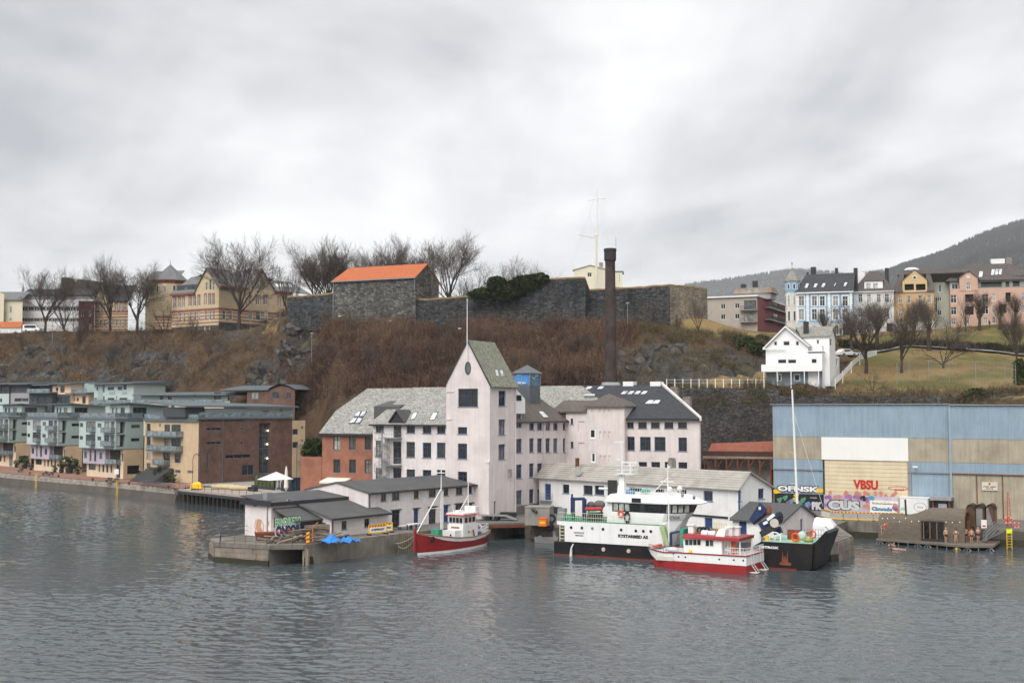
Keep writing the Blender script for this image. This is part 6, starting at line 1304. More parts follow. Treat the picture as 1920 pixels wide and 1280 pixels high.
def apt_block(pxl,pxc,pxr,Yc,lab,seed):
 rnd=random.Random(seed);x0,y0=pg(pxc,Yc,9);B0=1.9
 # origin: left end of the lower front; upper box corner is (W, -B0)
 cx,cy=x0-da[1]*-1*0,y0
 t_=0
 while px_of((cx-da[0]*t_,cy-da[1]*t_,9))[0]>pxl:t_+=.05
 W_=t_;nx,ny=-da[1],da[0]
 B=Bld('apartment_block',lab,'building',(cx-da[0]*W_+nx*B0,cy-da[1]*W_+ny*B0),da,2.4,'stepped mint apartment blocks along the promenade')
 fu=('F',-B0);zb,zt=6.2,12.1;fx=lambda f:W_*f;fz=lambda f:zt-(zt-zb)*f
 D_=B.S(pxr,820,('R',W_))+0;D_=max(4,D_)
 o=[]
 for r0,r1 in ((.11,.26),(.58,.72)):o+=[(fx(.015),fz(r1),fx(.11),fz(r0),'apt'),(fx(.51),fz(r1),fx(.62),fz(r0),'apt')]
 for r0,r1 in ((.05,.43),(.52,.9)):o+=[(fx(.19),fz(r1),fx(.46),fz(r0),'apt3'),(fx(.7),fz(r1),fx(.84),fz(r0),'apt2'),(fx(.86),fz(r1),fx(.985),fz(r0),'log')]
 B.wall(fu,0,W_,zb,zt,o,M_mint)
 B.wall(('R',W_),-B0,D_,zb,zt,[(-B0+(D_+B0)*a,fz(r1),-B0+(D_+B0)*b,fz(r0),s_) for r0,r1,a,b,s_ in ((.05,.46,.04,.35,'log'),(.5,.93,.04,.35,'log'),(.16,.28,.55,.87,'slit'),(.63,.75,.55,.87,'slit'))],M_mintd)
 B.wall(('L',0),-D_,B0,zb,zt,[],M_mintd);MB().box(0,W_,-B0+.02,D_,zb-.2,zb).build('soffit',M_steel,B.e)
 for f0,f1,r in ((.32,.46,.43),(.32,.46,.9),(.7,.985,.43),(.7,.985,.9)):
  b_=MB().box(fx(f0),fx(f1),-B0-.9,-B0-.01,fz(r)-.1,fz(r)).build('balcony',M_steel,B.e);glass_rail(B,[(fx(f0),-B0-.05,fz(r)),(fx(f0),-B0-.85,fz(r)),(fx(f1),-B0-.85,fz(r)),(fx(f1),-B0-.05,fz(r))],1.0,b_)
 # lower storeys
 o=[(fx(.05),1.4,fx(.25),2.75,'apt2'),(fx(.33),1.1,fx(.38),2.75,'apt'),(fx(.43),1.1,fx(.49),2.75,'apt'),(fx(.54),1.1,fx(.6),2.75,'apt'),(fx(.66),1.1,fx(.71),2.75,'apt'),(fx(.82),.1,fx(.92),2.75,'apt2'),(fx(.95),3.6,fx(.995),5.2,'apt')]
 WL=W_+.0;B.wall(F0,0,WL,0,zb,o,M_cream2);B.wall(('R',WL),0,D_,0,zb,[(D_*.2,.9,D_*.85,2.7,'blackdoor')],M_beige)
 lp=B.wall(('F',-.9),0,W_*.62,3.0,zb-.2,[(fx(.03),3.9,fx(.11),5.3,'apt'),(fx(.18),3.3,fx(.24),5.8,'apt'),(fx(.31),3.3,fx(.37),5.8,'apt'),(fx(.46),3.9,fx(.54),5.3,'apt')],M_lil,'bay_wall')
 MB().box(0,W_*.62,-.89,-.02,2.85,3.0).build('bay_floor',M_lil,B.e);MB().box(W_*.62-.1,W_*.62,-.89,-.02,3,zb-.2).build('bay_wall',M_lil,B.e)
 b_=MB().box(W_*.62,W_*.93,-1.1,-.02,2.85,3.0).build('balcony',M_steel,B.e);glass_rail(B,[(W_*.63,-1.05,3),(W_*.93,-1.05,3),(W_*.93,-.05,3)],1.0,b_)
 MB().box(W_*.64,W_*.92,-.03,-.012,3.1,zb-.3).build('recess_shade',mat('loggia_dark',(0,0,0)),B.e)  # dark sheet on the wall stands in for the shaded balcony void
 # roof terrace and penthouse
 MB().box(-.3,W_+.25,-B0-.25,D_+6,zt,zt+.5).build('roof_edge',M_steel,B.e);z_=zt+.5
 tr=glass_rail(B,[(.2,-B0,z_),(W_*.98,-B0,z_),(W_*.98,D_,z_)],1.0,B.e)
 px0=W_*.42;yp=1.6;zp=z_+2.7
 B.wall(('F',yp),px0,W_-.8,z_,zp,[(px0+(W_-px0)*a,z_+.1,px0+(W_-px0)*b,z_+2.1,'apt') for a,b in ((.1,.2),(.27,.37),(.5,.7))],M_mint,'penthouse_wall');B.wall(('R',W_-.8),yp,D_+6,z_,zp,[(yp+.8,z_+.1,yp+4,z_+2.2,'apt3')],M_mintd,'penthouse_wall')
 MB().hexa([(px0-1.2,yp-1.2,zp+.05),(W_+.1,yp-1.0,zp+.3),(W_+.1,D_+6,zp-.35),(px0-1.2,D_+6,zp-.35)],[(px0-1.2,yp-1.2,zp+.25),(W_+.1,yp-1.0,zp+.5),(W_+.1,D_+6,zp-.15),(px0-1.2,D_+6,zp-.15)]).build('penthouse_roof',M_steel,B.e)
 for i in range(4):
  x,y=W_-.5,D_*(.1+.22*i);MB().ball((x-.3,y,z_+.55),.55,.7,.5,7,5).build('planter_shrub',MATS['shrub_green'],B.e)
 return B
mat('shrub_green',(.045,.06,.022),.9,.5,2.5,bump=.8)
apt_block(148,216,269,247,'mint apartment block nearest the wide grey steps',1)
apt_block(50,108,147,271,'middle mint apartment block with lilac bay',2)
apt_block(-48,16,50,297,'mint apartment block cut by the left edge of the picture',3)
zB,zA1,zq4=zc(140,770,8),zc(0,700,8),zc(300,690,1612/340)
# ---- buff brick block with round balconies
p=pg(372,232.5,9);BF=Bld('apartment_block','buff brick apartment block with stacked glass balconies beside brown brick one','building',(p[0]-da[0]*24,p[1]-da[1]*24),da,2.4)
xl=BF.S(271,830);ztb=BF.Z(340,790);o=[]
for y0_,y1_ in ((190,330),(380,530),(575,730),(780,860)):o+=BF.rects(F0,[(1078,y0_,1138,y1_)],'apt',zB)
for y0_,y1_ in ((205,372),(415,590)):o+=BF.rects(F0,[(1345,y0_,1430,y1_)],'apt2',zB)+BF.rects(F0,[(1450,y0_,1590,y1_)],'apt3',zB)
o+=BF.rects(F0,[(1330,625,1430,740)],'apt_dk',zB)+BF.rects(F0,[(1500,635,1590,780)],'apt',zB)+BF.rects(F0,[(1435,885,1495,930),(1505,885,1590,930)],'apt',zB)+BF.rects(F0,[(1692,895,1780,935)],'slit',zB)+BF.rects(F0,[(1268,190,1290,240)],'apt',zB)
BF.wall(F0,xl,24,0,ztb,o,M_beige)
for y0_,xa_,xb_ in ((378,1170,1630),(592,1170,1625)):balcony(BF,F0,BF.S(*zB(xa_,y0_)),BF.S(*zB(xb_,y0_)),BF.Z(*zB(1400,y0_)),1.6)
balcony(BF,F0,BF.S(*zB(1250,790)),BF.S(*zB(1430,790)),BF.Z(*zB(1350,800)),1.4)
MB().box(xl-.2,24,-.35,12,ztb,ztb+.45).build('roof_edge',M_steel,BF.e);glass_rail(BF,[(xl,-.1,ztb+.45),(24,-.1,ztb+.45)],1.0,BF.e)
# grey steps between blocks
s0=BF.S(*zB(930,990),('F',-3));s1=BF.S(*zB(1280,990),('F',-3));ST=empty('steps',BF.wpt(s0,-4.5,0),BF.ang,'broad dark grey steps climbing between the apartment blocks','steps')
for i in range(8):MB().box(0,s1-s0,i*.55,(i+1)*.55 if i<7 else 6,0,.3+i*.34).build('step',mat('step_slate',(.07,.07,.075),.8,.2,1),ST)
# ---- brown brick block
BR=Bld('apartment_block','long brown brick block with tall glazed stair slot and lit lamps','building',BF.wpt(24,0,0)[:2],(-da[1],da[0]),2.4)
Lb=BR.S(547.5,840);zbr=BR.Z(460,785)
sty('stair',M_steel,2,(.25,.5,.75),.1,.8,glass=glassmat('glass_stair',(.06,.065,.07),(.06,.065,.07),0));sty('stripw',M_steel,3,(),.1,.12);sty('square',M_grey,1,(),.08,.1)
o=BR.rects(F0,[(412,527,545,553),(412,652,545,678)],'stripw',zq4)+BR.rects(F0,[(718,525,740,553),(716,650,738,675)],'square',zq4)+BR.rects(F0,[(580,765,805,800)],'stripw',zq4)+BR.rects(F0,[(880,487,985,935)],'stair',zq4)+BR.rects(F0,[(728,858,835,950)],'apt2',zq4)+BR.rects(F0,[(412,745,432,900)],'apt',zq4)
BR.wall(F0,0,Lb,0,zbr,o,M_brbrick);m,t,b=newmat('lamp_glow');b.inputs['Emission Color'].default_value=(1,.8,.5,1);b.inputs['Emission Strength'].default_value=3;b.inputs['Base Color'].default_value=(1,.8,.5,1);M_glow=m
for x,y in ((958,555),(953,675),(953,800)):c=BR.pt(*zq4(x,y),('F',.5));MB().ball(c,.16,n=8,m=6).build('lamp',M_glow,BR.e)
MB().box(-.25,Lb+.2,-.3,14,zbr,zbr+.4).build('roof_edge',M_steel,BR.e)
MB().tube((BR.S(*zq4(557,700)),-.08,0),(BR.S(*zq4(557,700)),-.08,zbr),.07).build('downpipe',M_steel,BR.e)
yp=3.5;zp0=zbr+.4;a,b=BR.S(*zq4(400,400),('F',yp)),BR.S(*zq4(1180,400),('F',yp));zpt=BR.Z(*zq4(800,355),('F',yp))
BR.wall(('F',yp),a,b,zp0,zpt,BR.rects(('F',yp),[(522,388,598,430)],'apt_dk',zq4)+BR.rects(('F',yp),[(905,375,970,425)],'apt2',zq4)+BR.rects(('F',yp),[(1062,365,1090,420)],'apt',zq4),M_mint,'penthouse_wall');BR.wall(('L',a),-12,-yp,zp0,zpt,[],M_mintd,'penthouse_wall')
MB().hexa([(a-5,yp-1.3,zpt+.2),(b+.6,yp-1.3,zpt+.1),(b+.6,16,zpt+.7),(a-5,16,zpt+1)],[(a-5,yp-1.3,zpt+.5),(b+.6,yp-1.3,zpt+.4),(b+.6,16,zpt+1),(a-5,16,zpt+1.3)]).build('penthouse_roof',M_steel,BR.e)
MB().box(a-4.5,a-.2,yp,yp+8,zp0,zpt+.2).build('dark_bay',M_dkpan,BR.e);glass_rail(BR,[(.2,.2,zp0),(Lb,.2,zp0)],.95,BR.e)
BRr=BR.wall(F0,Lb+.02,BR.S(572,830),0,BR.Z(560,788),BR.rects(F0,[(1178,540,1228,590),(1255,515,1275,538),(1255,632,1275,655),(1178,655,1228,708)],'apt',zq4),M_beige,'buff_wall')
MB().box(.2,.3,-.06,-.01,0,zbr).build('corner_profile',M_steel,BR.e)
# steel trellis frames
for sx_ in (362,552):
 p=gz(sx_,905,2.4) if sx_<400 else Vector((*BR.wpt(Lb+1,-1.5,0)[:2],2.4));e=empty('trellis_stand',(p.x,p.y,2.4),BR.ang,'tall open steel trellis frame '+('before the brown brick corner' if sx_<400 else 'at the far end of the brown brick block'),'frame','steel trellis frames');mb=MB()
 for x in (0,1.4,2.8):mb.tube((x,0,0),(x,0,7),.06,n=5).tube((x,1.2,0),(x,1.2,7),.06,n=5)
 for z in (3.5,7):mb.tube((0,0,z),(2.8,0,z),.06,n=5).tube((0,1.2,z),(2.8,1.2,z),.06,n=5).tube((0,0,z),(0,1.2,z),.05,n=5)
 mb.build('trellis',M_steel,e)
# ---- upper row behind
def upper(nm,lab,px0,px1,Y,ytop,walls,roofm=M_steel,ybase=760,over=.6,extra=None):
 p=pg(px0,Y,18);z0=at(px0,ybase+14,Y).z;B=Bld('apartment_block',lab,'building',p,nm,z0,'upper row of terraced apartments under the hill')
 Wd=B.S(px1,745);zt_=B.Z((px0+px1)/2,ytop)
 for (y0_,y1_,m_,rc,st_) in walls:
  za,zb_=B.Z((px0+px1)/2,y1_),B.Z((px0+px1)/2,y0_);o=[]
  for r,s_ in zip(rc,st_):o+=B.rects(F0,[r],s_,zA1)
  B.wall(F0,0,Wd,max(za,-3),zb_,o,m_)
 B.wall(('R',Wd),0,10,-3,zt_,[],walls[0][2]);B.wall(('L',0),-10,0,-3,zt_,[],walls[0][2])
 MB().hexa([(-over,-1.2,zt_),(Wd+over,-1.2,zt_),(Wd+over,11,zt_),(-over,11,zt_)],[(-over,-1.2,zt_+.2),(Wd+over,-1.2,zt_+.2),(Wd+over,11,zt_+1.0),(-over,11,zt_+.8)]).build('roof',roofm,B.e)
 return B
dL=nrm(2400,-1500)
upper(dL,'mint and dark corner flat at far left of the upper row',-30,17,318,721,[(721,738,M_dkpan,[(10,195,110,290)],['apt_dk']),(738,775,M_mint,[(0,375,30,430)],['apt_dk'])])
upper(dL,'slate grey upper flat with two paired strip windows',17,55,313,721,[(721,736.5,M_dkpan,[(215,230,310,270),(328,230,425,270)],['slit','slit']),(736.5,775,M_lgrey,[(218,370,325,420),(330,370,425,420)],['apt_dk','slit'])])
B=upper(dL,'charcoal upper flat with a furnished roof terrace',55,98,308,737,[(737,775,M_dkpan,[(485,370,550,430),(560,350,780,450)],['apt','apt_dk'])]);glass_rail(B,[(0,-.8,B.Z(75,736)),(B.S(98,740),-.8,B.Z(75,736))],1.0,B.e);MB().box(1.5,B.S(98,740),2,9,B.Z(75,737),B.Z(75,723)).build('penthouse',M_dkpan,B.e);MB().box(0,B.S(99,740),.5,9.5,B.Z(75,722.5),B.Z(75,720.5)).build('penthouse_roof',M_steel,B.e)
upper(dL,'tall peach upper flat with dark glazed bay',98,132,305,720,[(720,739,M_peach,[(838,210,872,265),(905,185,970,285)],['apt_dk','apt_dk']),(739,775,M_dkpan,[(815,350,890,430),(905,350,1035,455)],['apt','apt_dk'])])
B=upper(dL,'low peach upper flat with small windows and glass terrace',132,166,303,738,[(738,775,M_peach,[(1050,365,1085,415),(1095,365,1128,415),(1148,365,1183,415),(1235,340,1285,450)],['apt_dk']*4)]);MB().box(.8,B.S(163,740),2.5,9,B.Z(150,738),B.Z(150,718)).build('penthouse',M_mintd,B.e);glass_rail(B,[(0,-.6,B.Z(150,737)),(B.S(166,740),-.6,B.Z(150,737))],1.0,B.e)
B=upper(dL,'white and mint striped upper flats with grey vertical bands',176,250,298,720,[(720,775,M_mint,[(1448,200,1475,260),(1545,175,1568,285),(1615,200,1710,250),(1765,195,1835,250),(1850,165,1900,245),(1415,365,1460,420),(1545,340,1568,445),(1615,365,1715,430),(1740,340,1755,385),(1790,365,1910,430)],['apt','apt','apt2','apt2','apt2','apt','apt','apt_dk','apt','apt_dk'])])
for a_,b_ in ((1475,1535),(1640,1720),(1838,1900)):MB().box(B.S(*zA1(a_,300)),B.S(*zA1(b_,300)),-.12,-.004,B.Z(215,738 if a_>1500 else 757),B.Z(215,722 if a_<1500 else 733)).build('grey_band',M_mintd,B.e)
glass_rail(B,[(0,-.9,B.Z(210,757)),(B.S(250,757),-.9,B.Z(210,757))],1.0,B.e)
z_c=lambda x,y:zq4(x,y)
p=pg(247,283,16);UB=Bld('apartment_block','long low cream and mint flats with wide roof terrace','building',p,nrm(2400,-1200),at(300,800,283).z,'upper row of terraced apartments under the hill')
wu=UB.S(420,755);zc1=UB.Z(330,757);UB.wall(F0,0,wu,-2,zc1,UB.rects(F0,[(0,330,75,400),(95,330,130,385),(165,345,205,400)],'apt_dk',zq4),M_cream2);zc2=UB.Z(330,741)
UB.wall(('F',2),1,wu,zc1,zc2,UB.rects(('F',2),[(0,232,30,290),(70,235,105,290),(292,225,320,250),(480,215,545,290),(600,225,650,290),(680,205,770,290)],'apt_dk',zq4),M_mint,'penthouse_wall')
MB().hexa([(-.5,.5,zc2),(wu,.5,zc2),(wu,9,zc2),(-.5,9,zc2)],[(-.5,.5,zc2+.25),(wu,.5,zc2+.25),(wu,9,zc2+.9),(-.5,9,zc2+.9)]).build('roof',M_steel,UB.e);glass_rail(UB,[(0,.1,zc1),(wu,.1,zc1)],1.0,UB.e)
p=pg(463,272,18);UR=Bld('apartment_block','brick penthouse with curved barrel roof at the end of upper row','building',p,nrm(2400,-900),at(500,790,272).z,'upper row of terraced apartments under the hill')
wu=UR.S(553,740);x1_=UR.S(505,740);zz_=UR.Z(530,732);UR.wall(F0,0,wu,-1,[(0,zz_)]+[(x1_+(wu-x1_)*k_/8,zz_+1.1*math.sin(math.pi*k_/8)) for k_ in range(9)],UR.rects(F0,[(808,212,875,275),(995,210,1062,272),(1122,220,1165,270)],'apt2',zq4),M_brbrick)
MB().loft([[(x1_-.3+(wu-x1_+.6)*k_/10,y_,zz_+.25+1.2*math.sin(math.pi*k_/10)) for k_ in range(11)] for y_ in (-.5,9)],closed=False,cap=False).build('barrel_roof',M_steel,UR.e);MB().hexa([(-7,-.4,zz_+.1),(x1_,-.4,zz_+.1),(x1_,9,zz_+.1),(-7,9,zz_+.1)],[(-7,-.4,zz_+.3),(x1_,-.4,zz_+.3),(x1_,9,zz_+1.4),(-7,9,zz_+1.4)]).build('roof',M_steel,UR.e)
# ================================================================== promenade
w0=[gz(px,py,0) for px,py in ((-200,884),(0,905.5),(100,915.5),(200,925),(333,940))]
edge=[(p.x,p.y) for p in w0]
ext=[(edge[-1][0]+1.5,edge[-1][1]+10),(-44,214),(-36,192),(-31.1,200),(-31.1,262),(-60,300),(-190,380)]
M_redpave=brickmat('red_paving',(.3,.15,.105),(.25,.125,.09),(.2,.12,.09),.4,.2,.01,.15,.1)
slab('promenade_base',edge+ext,-2,2.33,M_conc);slab('promenade',[(x+.35,y+.35) for x,y in edge]+[(x,y) for x,y in ext[:1]]+[(-62,234),(-78,248),(-125,315),(-190,372)],2.335,2.345,mat('promenade_paving',(.27,.15,.11),.85,.12,1.2))
slab('cafe_yard',[(-64,231),(edge[-1][0]+1.6,edge[-1][1]+10),(-44,213.5),(-36,192.5),(-31.5,200),(-31.5,261),(-52,252)],2.336,2.35,mat('yard_gravel',(.33,.31,.285),.9,.12,.6))
# granite blocks of the quay edge, each a stone
QE=Bld('quay_wall','granite block quay wall below the apartment promenade','wall',edge[0],nrm(edge[-1][0]-edge[1][0],edge[-1][1]-edge[1][1]),0)
M_gran=mat('granite_block',(.36,.32,.28),.9,.3,.9,streak=.3,dirt=(.12,.1,.085),dirta=.6);M_wet=mat('wet_stone',(.1,.085,.07),.6,.4,.7,dirt=(.03,.03,.02),dirta=.8)
rq=random.Random(5);blk=[]
for i in range(10):
 w_=.9+i*.12;blk.append(MB().hexa([(0,0,0),(w_,-.02,0),(w_,.4,0),(0,.4,0)],[(.02,rq.uniform(-.05,.05),.5),(w_-.02,rq.uniform(-.05,.05),.48),(w_,.4,.5),(0,.4,.5)]).mesh('stone'));blk[-1].materials.append(M_gran)
L1=(Vector(edge[-1])-Vector(edge[0])).length
P_all=[Vector((*p,0)) for p in edge];cum=[0]
for a,b in zip(P_all[:-1],P_all[1:]):cum.append(cum[-1]+(b-a).length)
def along(s):
 for i in range(len(P_all)-1):
  if s<=cum[i+1] or i==len(P_all)-2:d=(P_all[i+1]-P_all[i]).normalized();return P_all[i]+d*(s-cum[i]),math.atan2(d.y,d.x)
for row,z in ((0,1.86),(1,1.33)):
 s=cum[1]-12+row*.5
 while s<cum[-1]-1.4:
  k_=rq.randrange(10);p,a=along(s);o=link('stone',blk[k_],QE.e,QE.lpt((p.x,p.y,z))+Vector((0,-.14-.04*row,0)),a-QE.ang);s+=.9+k_*.12+.05
mb=MB()
for i in range(1,len(P_all)):a,b=QE.lpt(P_all[i-1]),QE.lpt(P_all[i]);mb.hexa([(a.x,a.y-1.1,-1.5),(b.x,b.y-1.1,-1.5),(b.x,b.y,-1.5),(a.x,a.y,-1.5)],[(a.x,a.y-.2,1.3),(b.x,b.y-.2,1.3),(b.x,b.y,1.3),(a.x,a.y,1.3)])
mb.build('batter',M_wet,QE.e)
MB().path([tuple(QE.lpt(p)+Vector((0,-.05,2.42))) for p in P_all],.06,5).build('edge_rail',M_rust,QE.e)
# mooring bollards, ladders, benches
for i,px in enumerate((-8,50,104,168,236,310)):
 p=gz(px,905.5+(px/333)*34.5-21,2.4);e=empty('bollard',(p.x+.3,p.y+.9,2.34),0,['bollard at the left picture edge','bollard just left of the first yellow ladder','bollard right of first yellow ladder','bollard left of the right hand benches','bollard beside the second yellow ladder','bollard by the bicycle racks'][i]+' on the quay','bollard','iron mooring bollards on the quay')
 MB().lathe([(.22,0),(.18,.1),(.16,.4),(.3,.5),(.3,.6),(.1,.68)],n=10).build('post',M_rust,e)
for i,(px,py) in enumerate(((72,912),(224,928))):
 p=gz(px,py+2,0);e=empty('ladder',(p.x-.35,p.y-.6,-.8),QE.ang,('left' if i==0 else 'right')+' yellow ladder down the granite promenade wall','ladder','yellow quay ladders')
 for x in (-.28,.28):MB().tube((x,0,0),(x,.1,4.0),.05,n=6).build('rail',M_yel,e)
 for k_ in range(10):MB().tube((-.28,.03,.3+k_*.36),(.28,.03,.3+k_*.36),.03,n=5).build('rung',M_yel,e)
def bench(px,py,lab):
 p=gz(px,py,2.35);e=empty('bench',(p.x,p.y,2.35),QE.ang,lab,'bench','dark benches on the promenade')
 MB().box(-.9,.9,-.05,.5,.42,.47).build('seat',M_dark,e);MB().hexa([(-.9,.5,.5),(.9,.5,.5),(.9,.55,.5),(-.9,.55,.5)],[(-.9,.62,.95),(.9,.62,.95),(.9,.67,.95),(-.9,.67,.95)]).build('backrest',M_dark,e)
 for x in (-.8,.8):MB().box(x-.05,x+.05,0,.5,0,.42).build('leg',M_grey,e)
for i,(px,py) in enumerate(((36,885),(82,891),(93,892),(201,904),(214,905.5))):bench(px,py,['leftmost dark bench on the promenade','bench right of the first yellow ladder','bench second right of first yellow ladder','bench left of white sign on the promenade','bench under the white promenade sign'][i])
def planter(px,py,z,sz,lab):
 p=gz(px,py,z);e=empty('planter',(p.x,p.y,z),0,lab,'planter','planted tubs outside the apartments');MB().lathe([(.35*sz,0),(.45*sz,.6*sz)],n=10).build('tub',M_dark,e);rnd=random.Random(px);mb=MB()
 for i in range(60):a=rnd.uniform(0,6.28);r_=rnd.uniform(.1,.75)*sz;zc_=rnd.uniform(.6,1.7)*sz;d=Vector((rnd.uniform(-1,1),rnd.uniform(-1,1),rnd.uniform(-.5,1)))*.3*sz;c=Vector((r_*math.cos(a),r_*math.sin(a),zc_));n_=d.orthogonal()*.5;mb.poly([c,c+d+n_,c+d*1.6,c+d-n_])
 mb.build('foliage',MATS['shrub_green'],e)
for i,(px,py,s_) in enumerate(((20,874,1),(30,876,.9),(46,878,1.6),(58,881,.8),(115,886,1.3),(102,885,.8),(130,887,2.0),(146,889,1.0),(298,903,1.5),(312,904.5,1.0),(325,905,1.0),(262,898,.9))):planter(px,py,2.35,s_,['small tub plant furthest left','second small tub plant from left','bushy tub between left two blocks','low tub in front of middle block','round tub at middle block corner','low dark tub by middle block windows','large bushy tub in gap beside right block','tub next to the large bushy one','bushy tub at the foot of grey steps','tub right of the grey steps','tub beside the parked wooden cart','tub on the stepped landing'][i])
# promenade sign, warning sign, street lamp
def signpost(px,py,h,lab,board,m,tri=False,z=2.35):
 p=gz(px,py,z);e=empty('sign_post',(p.x,p.y,z),0,lab,'sign');MB().tube((0,0,0),(0,0,h),.05,n=6).build('pole',M_grey,e)
 if tri:MB().prism([(-.5,-.05,h-.9),(.5,-.05,h-.9),(0,-.05,h)],(0,.04,0)).build('triangle',M_red,e);MB().prism([(-.3,-.056,h-.78),(.3,-.056,h-.78),(0,-.056,h-.22)],(0,.004,0)).build('triangle_face',M_trim,e);MB().box(-.3,.3,-.06,-.02,h-1.9,h-1.0).build('board',M_trim,e)
 else :MB().box(-board,board,-.06,-.02,h-1.0,h).build('board',m,e)
signpost(218,905,2.7,'white sign on a post by the promenade benches',.45,M_trim);signpost(364,906,4.2,'red triangle warning sign on a pole by brown brick corner',.3,M_trim,True);signpost(378,903,3.6,'small white sign before the brown brick wall',.5,M_trim)
p=gz(361,907,2.35);e=empty('street_lamp',(p.x,p.y,2.35),0,'dark curved street lamp by the brown brick corner','street lamp');MB().path([(0,0,0),(0,0,4.8),(.15,0,5.4),(.6,0,5.8),(1.1,0,5.7)],.06,6).build('pole',M_dark,e);MB().ball((1.15,0,5.6),.2,.2,.12).build('lamp_head',M_dark,e)
# bicycles
bk=empty('bicycle',(0,0,0));MB().torus((-.52,0,.34),(0,1,0),.32,.025,14,4).build('wheel',M_tyre,bk);MB().torus((.52,0,.34),(0,1,0),.32,.025,14,4).build('wheel',M_tyre,bk)
MB().path([(-.52,0,.34),(-.15,0,.82),(.4,0,.85),(.05,0,.32),(-.15,0,.82)],.022,5).tube((.52,0,.34),(.38,0,.95),.022,n=5).tube((-.52,0,.34),(.05,0,.32),.02,n=5).build('frame',mat('bike_paint',(.2,.24,.25),.4,.5,.8),bk);MB().box(-.3,-.05,-.06,.06,.88,.94).build('saddle',M_dark,bk);MB().tube((.38,-.28,.98),(.38,.28,.98),.02,n=5).build('handlebar',M_grey,bk)
nb=16;names=['first','second','third','fourth','fifth','sixth','seventh','eighth','ninth','tenth','eleventh','twelfth','thirteenth','fourteenth','fifteenth','last']
for i in range(nb):
 c=bk if i==0 else copy_tree(bk);p=gz(264+i*3.9,908.5+i*.55+(i%2)*.6,2.35);c.location=(p.x,p.y,2.35);c.rotation_euler=(0,R(random.uniform(-6,6)),R(40+random.uniform(-8,8)));tag(c,names[i]+' parked bicycle from the left in the promenade rack','bicycle','bicycles parked on the promenade')
# ---- timber deck on piles
e0,e1=gz(334,941,0),gz(476,958,0);dd=nrm(e1.x-e0.x,e1.y-e0.y);DP=Bld('pile_deck','timber deck on dark piles beside the cafe yard','deck',(e0.x,e0.y),dd,0);Ld=(e1-e0).length+2
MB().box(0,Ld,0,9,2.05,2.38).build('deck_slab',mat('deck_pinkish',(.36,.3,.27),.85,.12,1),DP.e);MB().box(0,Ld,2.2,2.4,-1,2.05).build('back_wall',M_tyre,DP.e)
pm=MB().tube((0,0,-1.5),(0,0,2.05),.17,n=7).mesh('pile');pm.materials.append(mat('pile_black',(.03,.026,.022),.8,.4,1))
n=int(Ld/.75)
for i in range(n):link('pile',pm,DP.e,(.3+i*.75,.25+(i%2)*.7,0))
MB().box(0,Ld,.0,.12,1.55,2.04).build('fascia',M_dark,DP.e);mb=MB();k_=12
for i in range(k_+1):mb.tube((Ld*i/k_,.15,2.38),(Ld*i/k_,.15,3.35),.035,n=4)
mb.tube((0,.15,3.3),(Ld,.15,3.3),.02,n=4).tube((0,.15,2.85),(Ld,.15,2.85),.012,n=4);mb.build('railing',M_dark,DP.e)
# ---- cafe: pavilion, parasols, arched tents, bales
def gy(px,py):p=gz(px,py,2.36);return (p.x,p.y,2.36)
p=gy(478,915);e=empty('glass_pavilion',p,DP.ang,'black framed glass pavilion under white sail canopy','pavilion');mb=MB()
for x in (0,1.3,2.6,3.9,5.2,6.5):mb.box(x-.08,x+.08,-.08,.08,0,2.7).box(x-.08,x+.08,3.4,3.56,0,2.7)
mb.box(-.1,6.6,-.1,.1,2.5,2.75).box(-.1,6.6,-.1,.1,0,.5);mb.build('frame',M_dark,e);MB().box(0,6.5,-.02,.02,.5,2.5).build('pane',glassmat('glass_olive',(.06,.075,.03),(.07,.09,.04),.5,.05),e);MB().box(0,6.5,.3,3.4,2.6,2.72).build('roof',M_dark,e)
ca=at(518,884,196);zc_=ca.z;e=empty('sail_canopy',(ca.x,196,2.36),0,'wide white open canopy peaked above the cafe pavilion','canopy');mb=MB();cz=zc_-2.36;R8=[(-2.9-.2,-.2,cz-1.25),(-.5,-2.2,cz-1.3),(2.9,-.5,cz-1.15),(1.6,2.3,cz-1.0),(-1.6,2.3,cz-1.0)]
for a,b in zip(R8,R8[1:]+R8[:1]):mb.poly([a,b,(0,0,cz)])
mb.build('fabric',mat('canvas_white',(.78,.75,.68),.7,.05,1),e);MB().tube((0,0,0),(0,0,cz),.06).build('pole',M_trim,e)
for px,py,yt,m_,lab in ((536.5,923,873,'cream_canvas','tall closed cream parasol by the white canopy'),(572,915,877,'parasol_grey','closed grey parasol left of the brick annexe'),(606,913,880,'parasol_grey','closed grey parasol against the brick annexe corner'),(645,910,882,'parasol_grey','closed grey parasol in front of brick wall near spiral stair')):
 mat('parasol_grey',(.15,.15,.16),.8,.1,1);q=gy(px,py);hh=at(px,yt,q[1]).z-2.36;e=empty('closed_parasol',q,0,lab,'parasol','closed parasols of the cafe')
 MB().lathe([(.06,.3),(.42,.9),(.36,1.4),(.34,hh*.55),(.22,hh*.85),(.05,hh)],n=10).build('folded_canopy',MATS[m_],e);MB().tube((0,0,0),(0,0,.9),.05).build('pole',M_grey,e);MB().box(-.4,.4,-.4,.4,0,.1).build('base',M_dark,e)
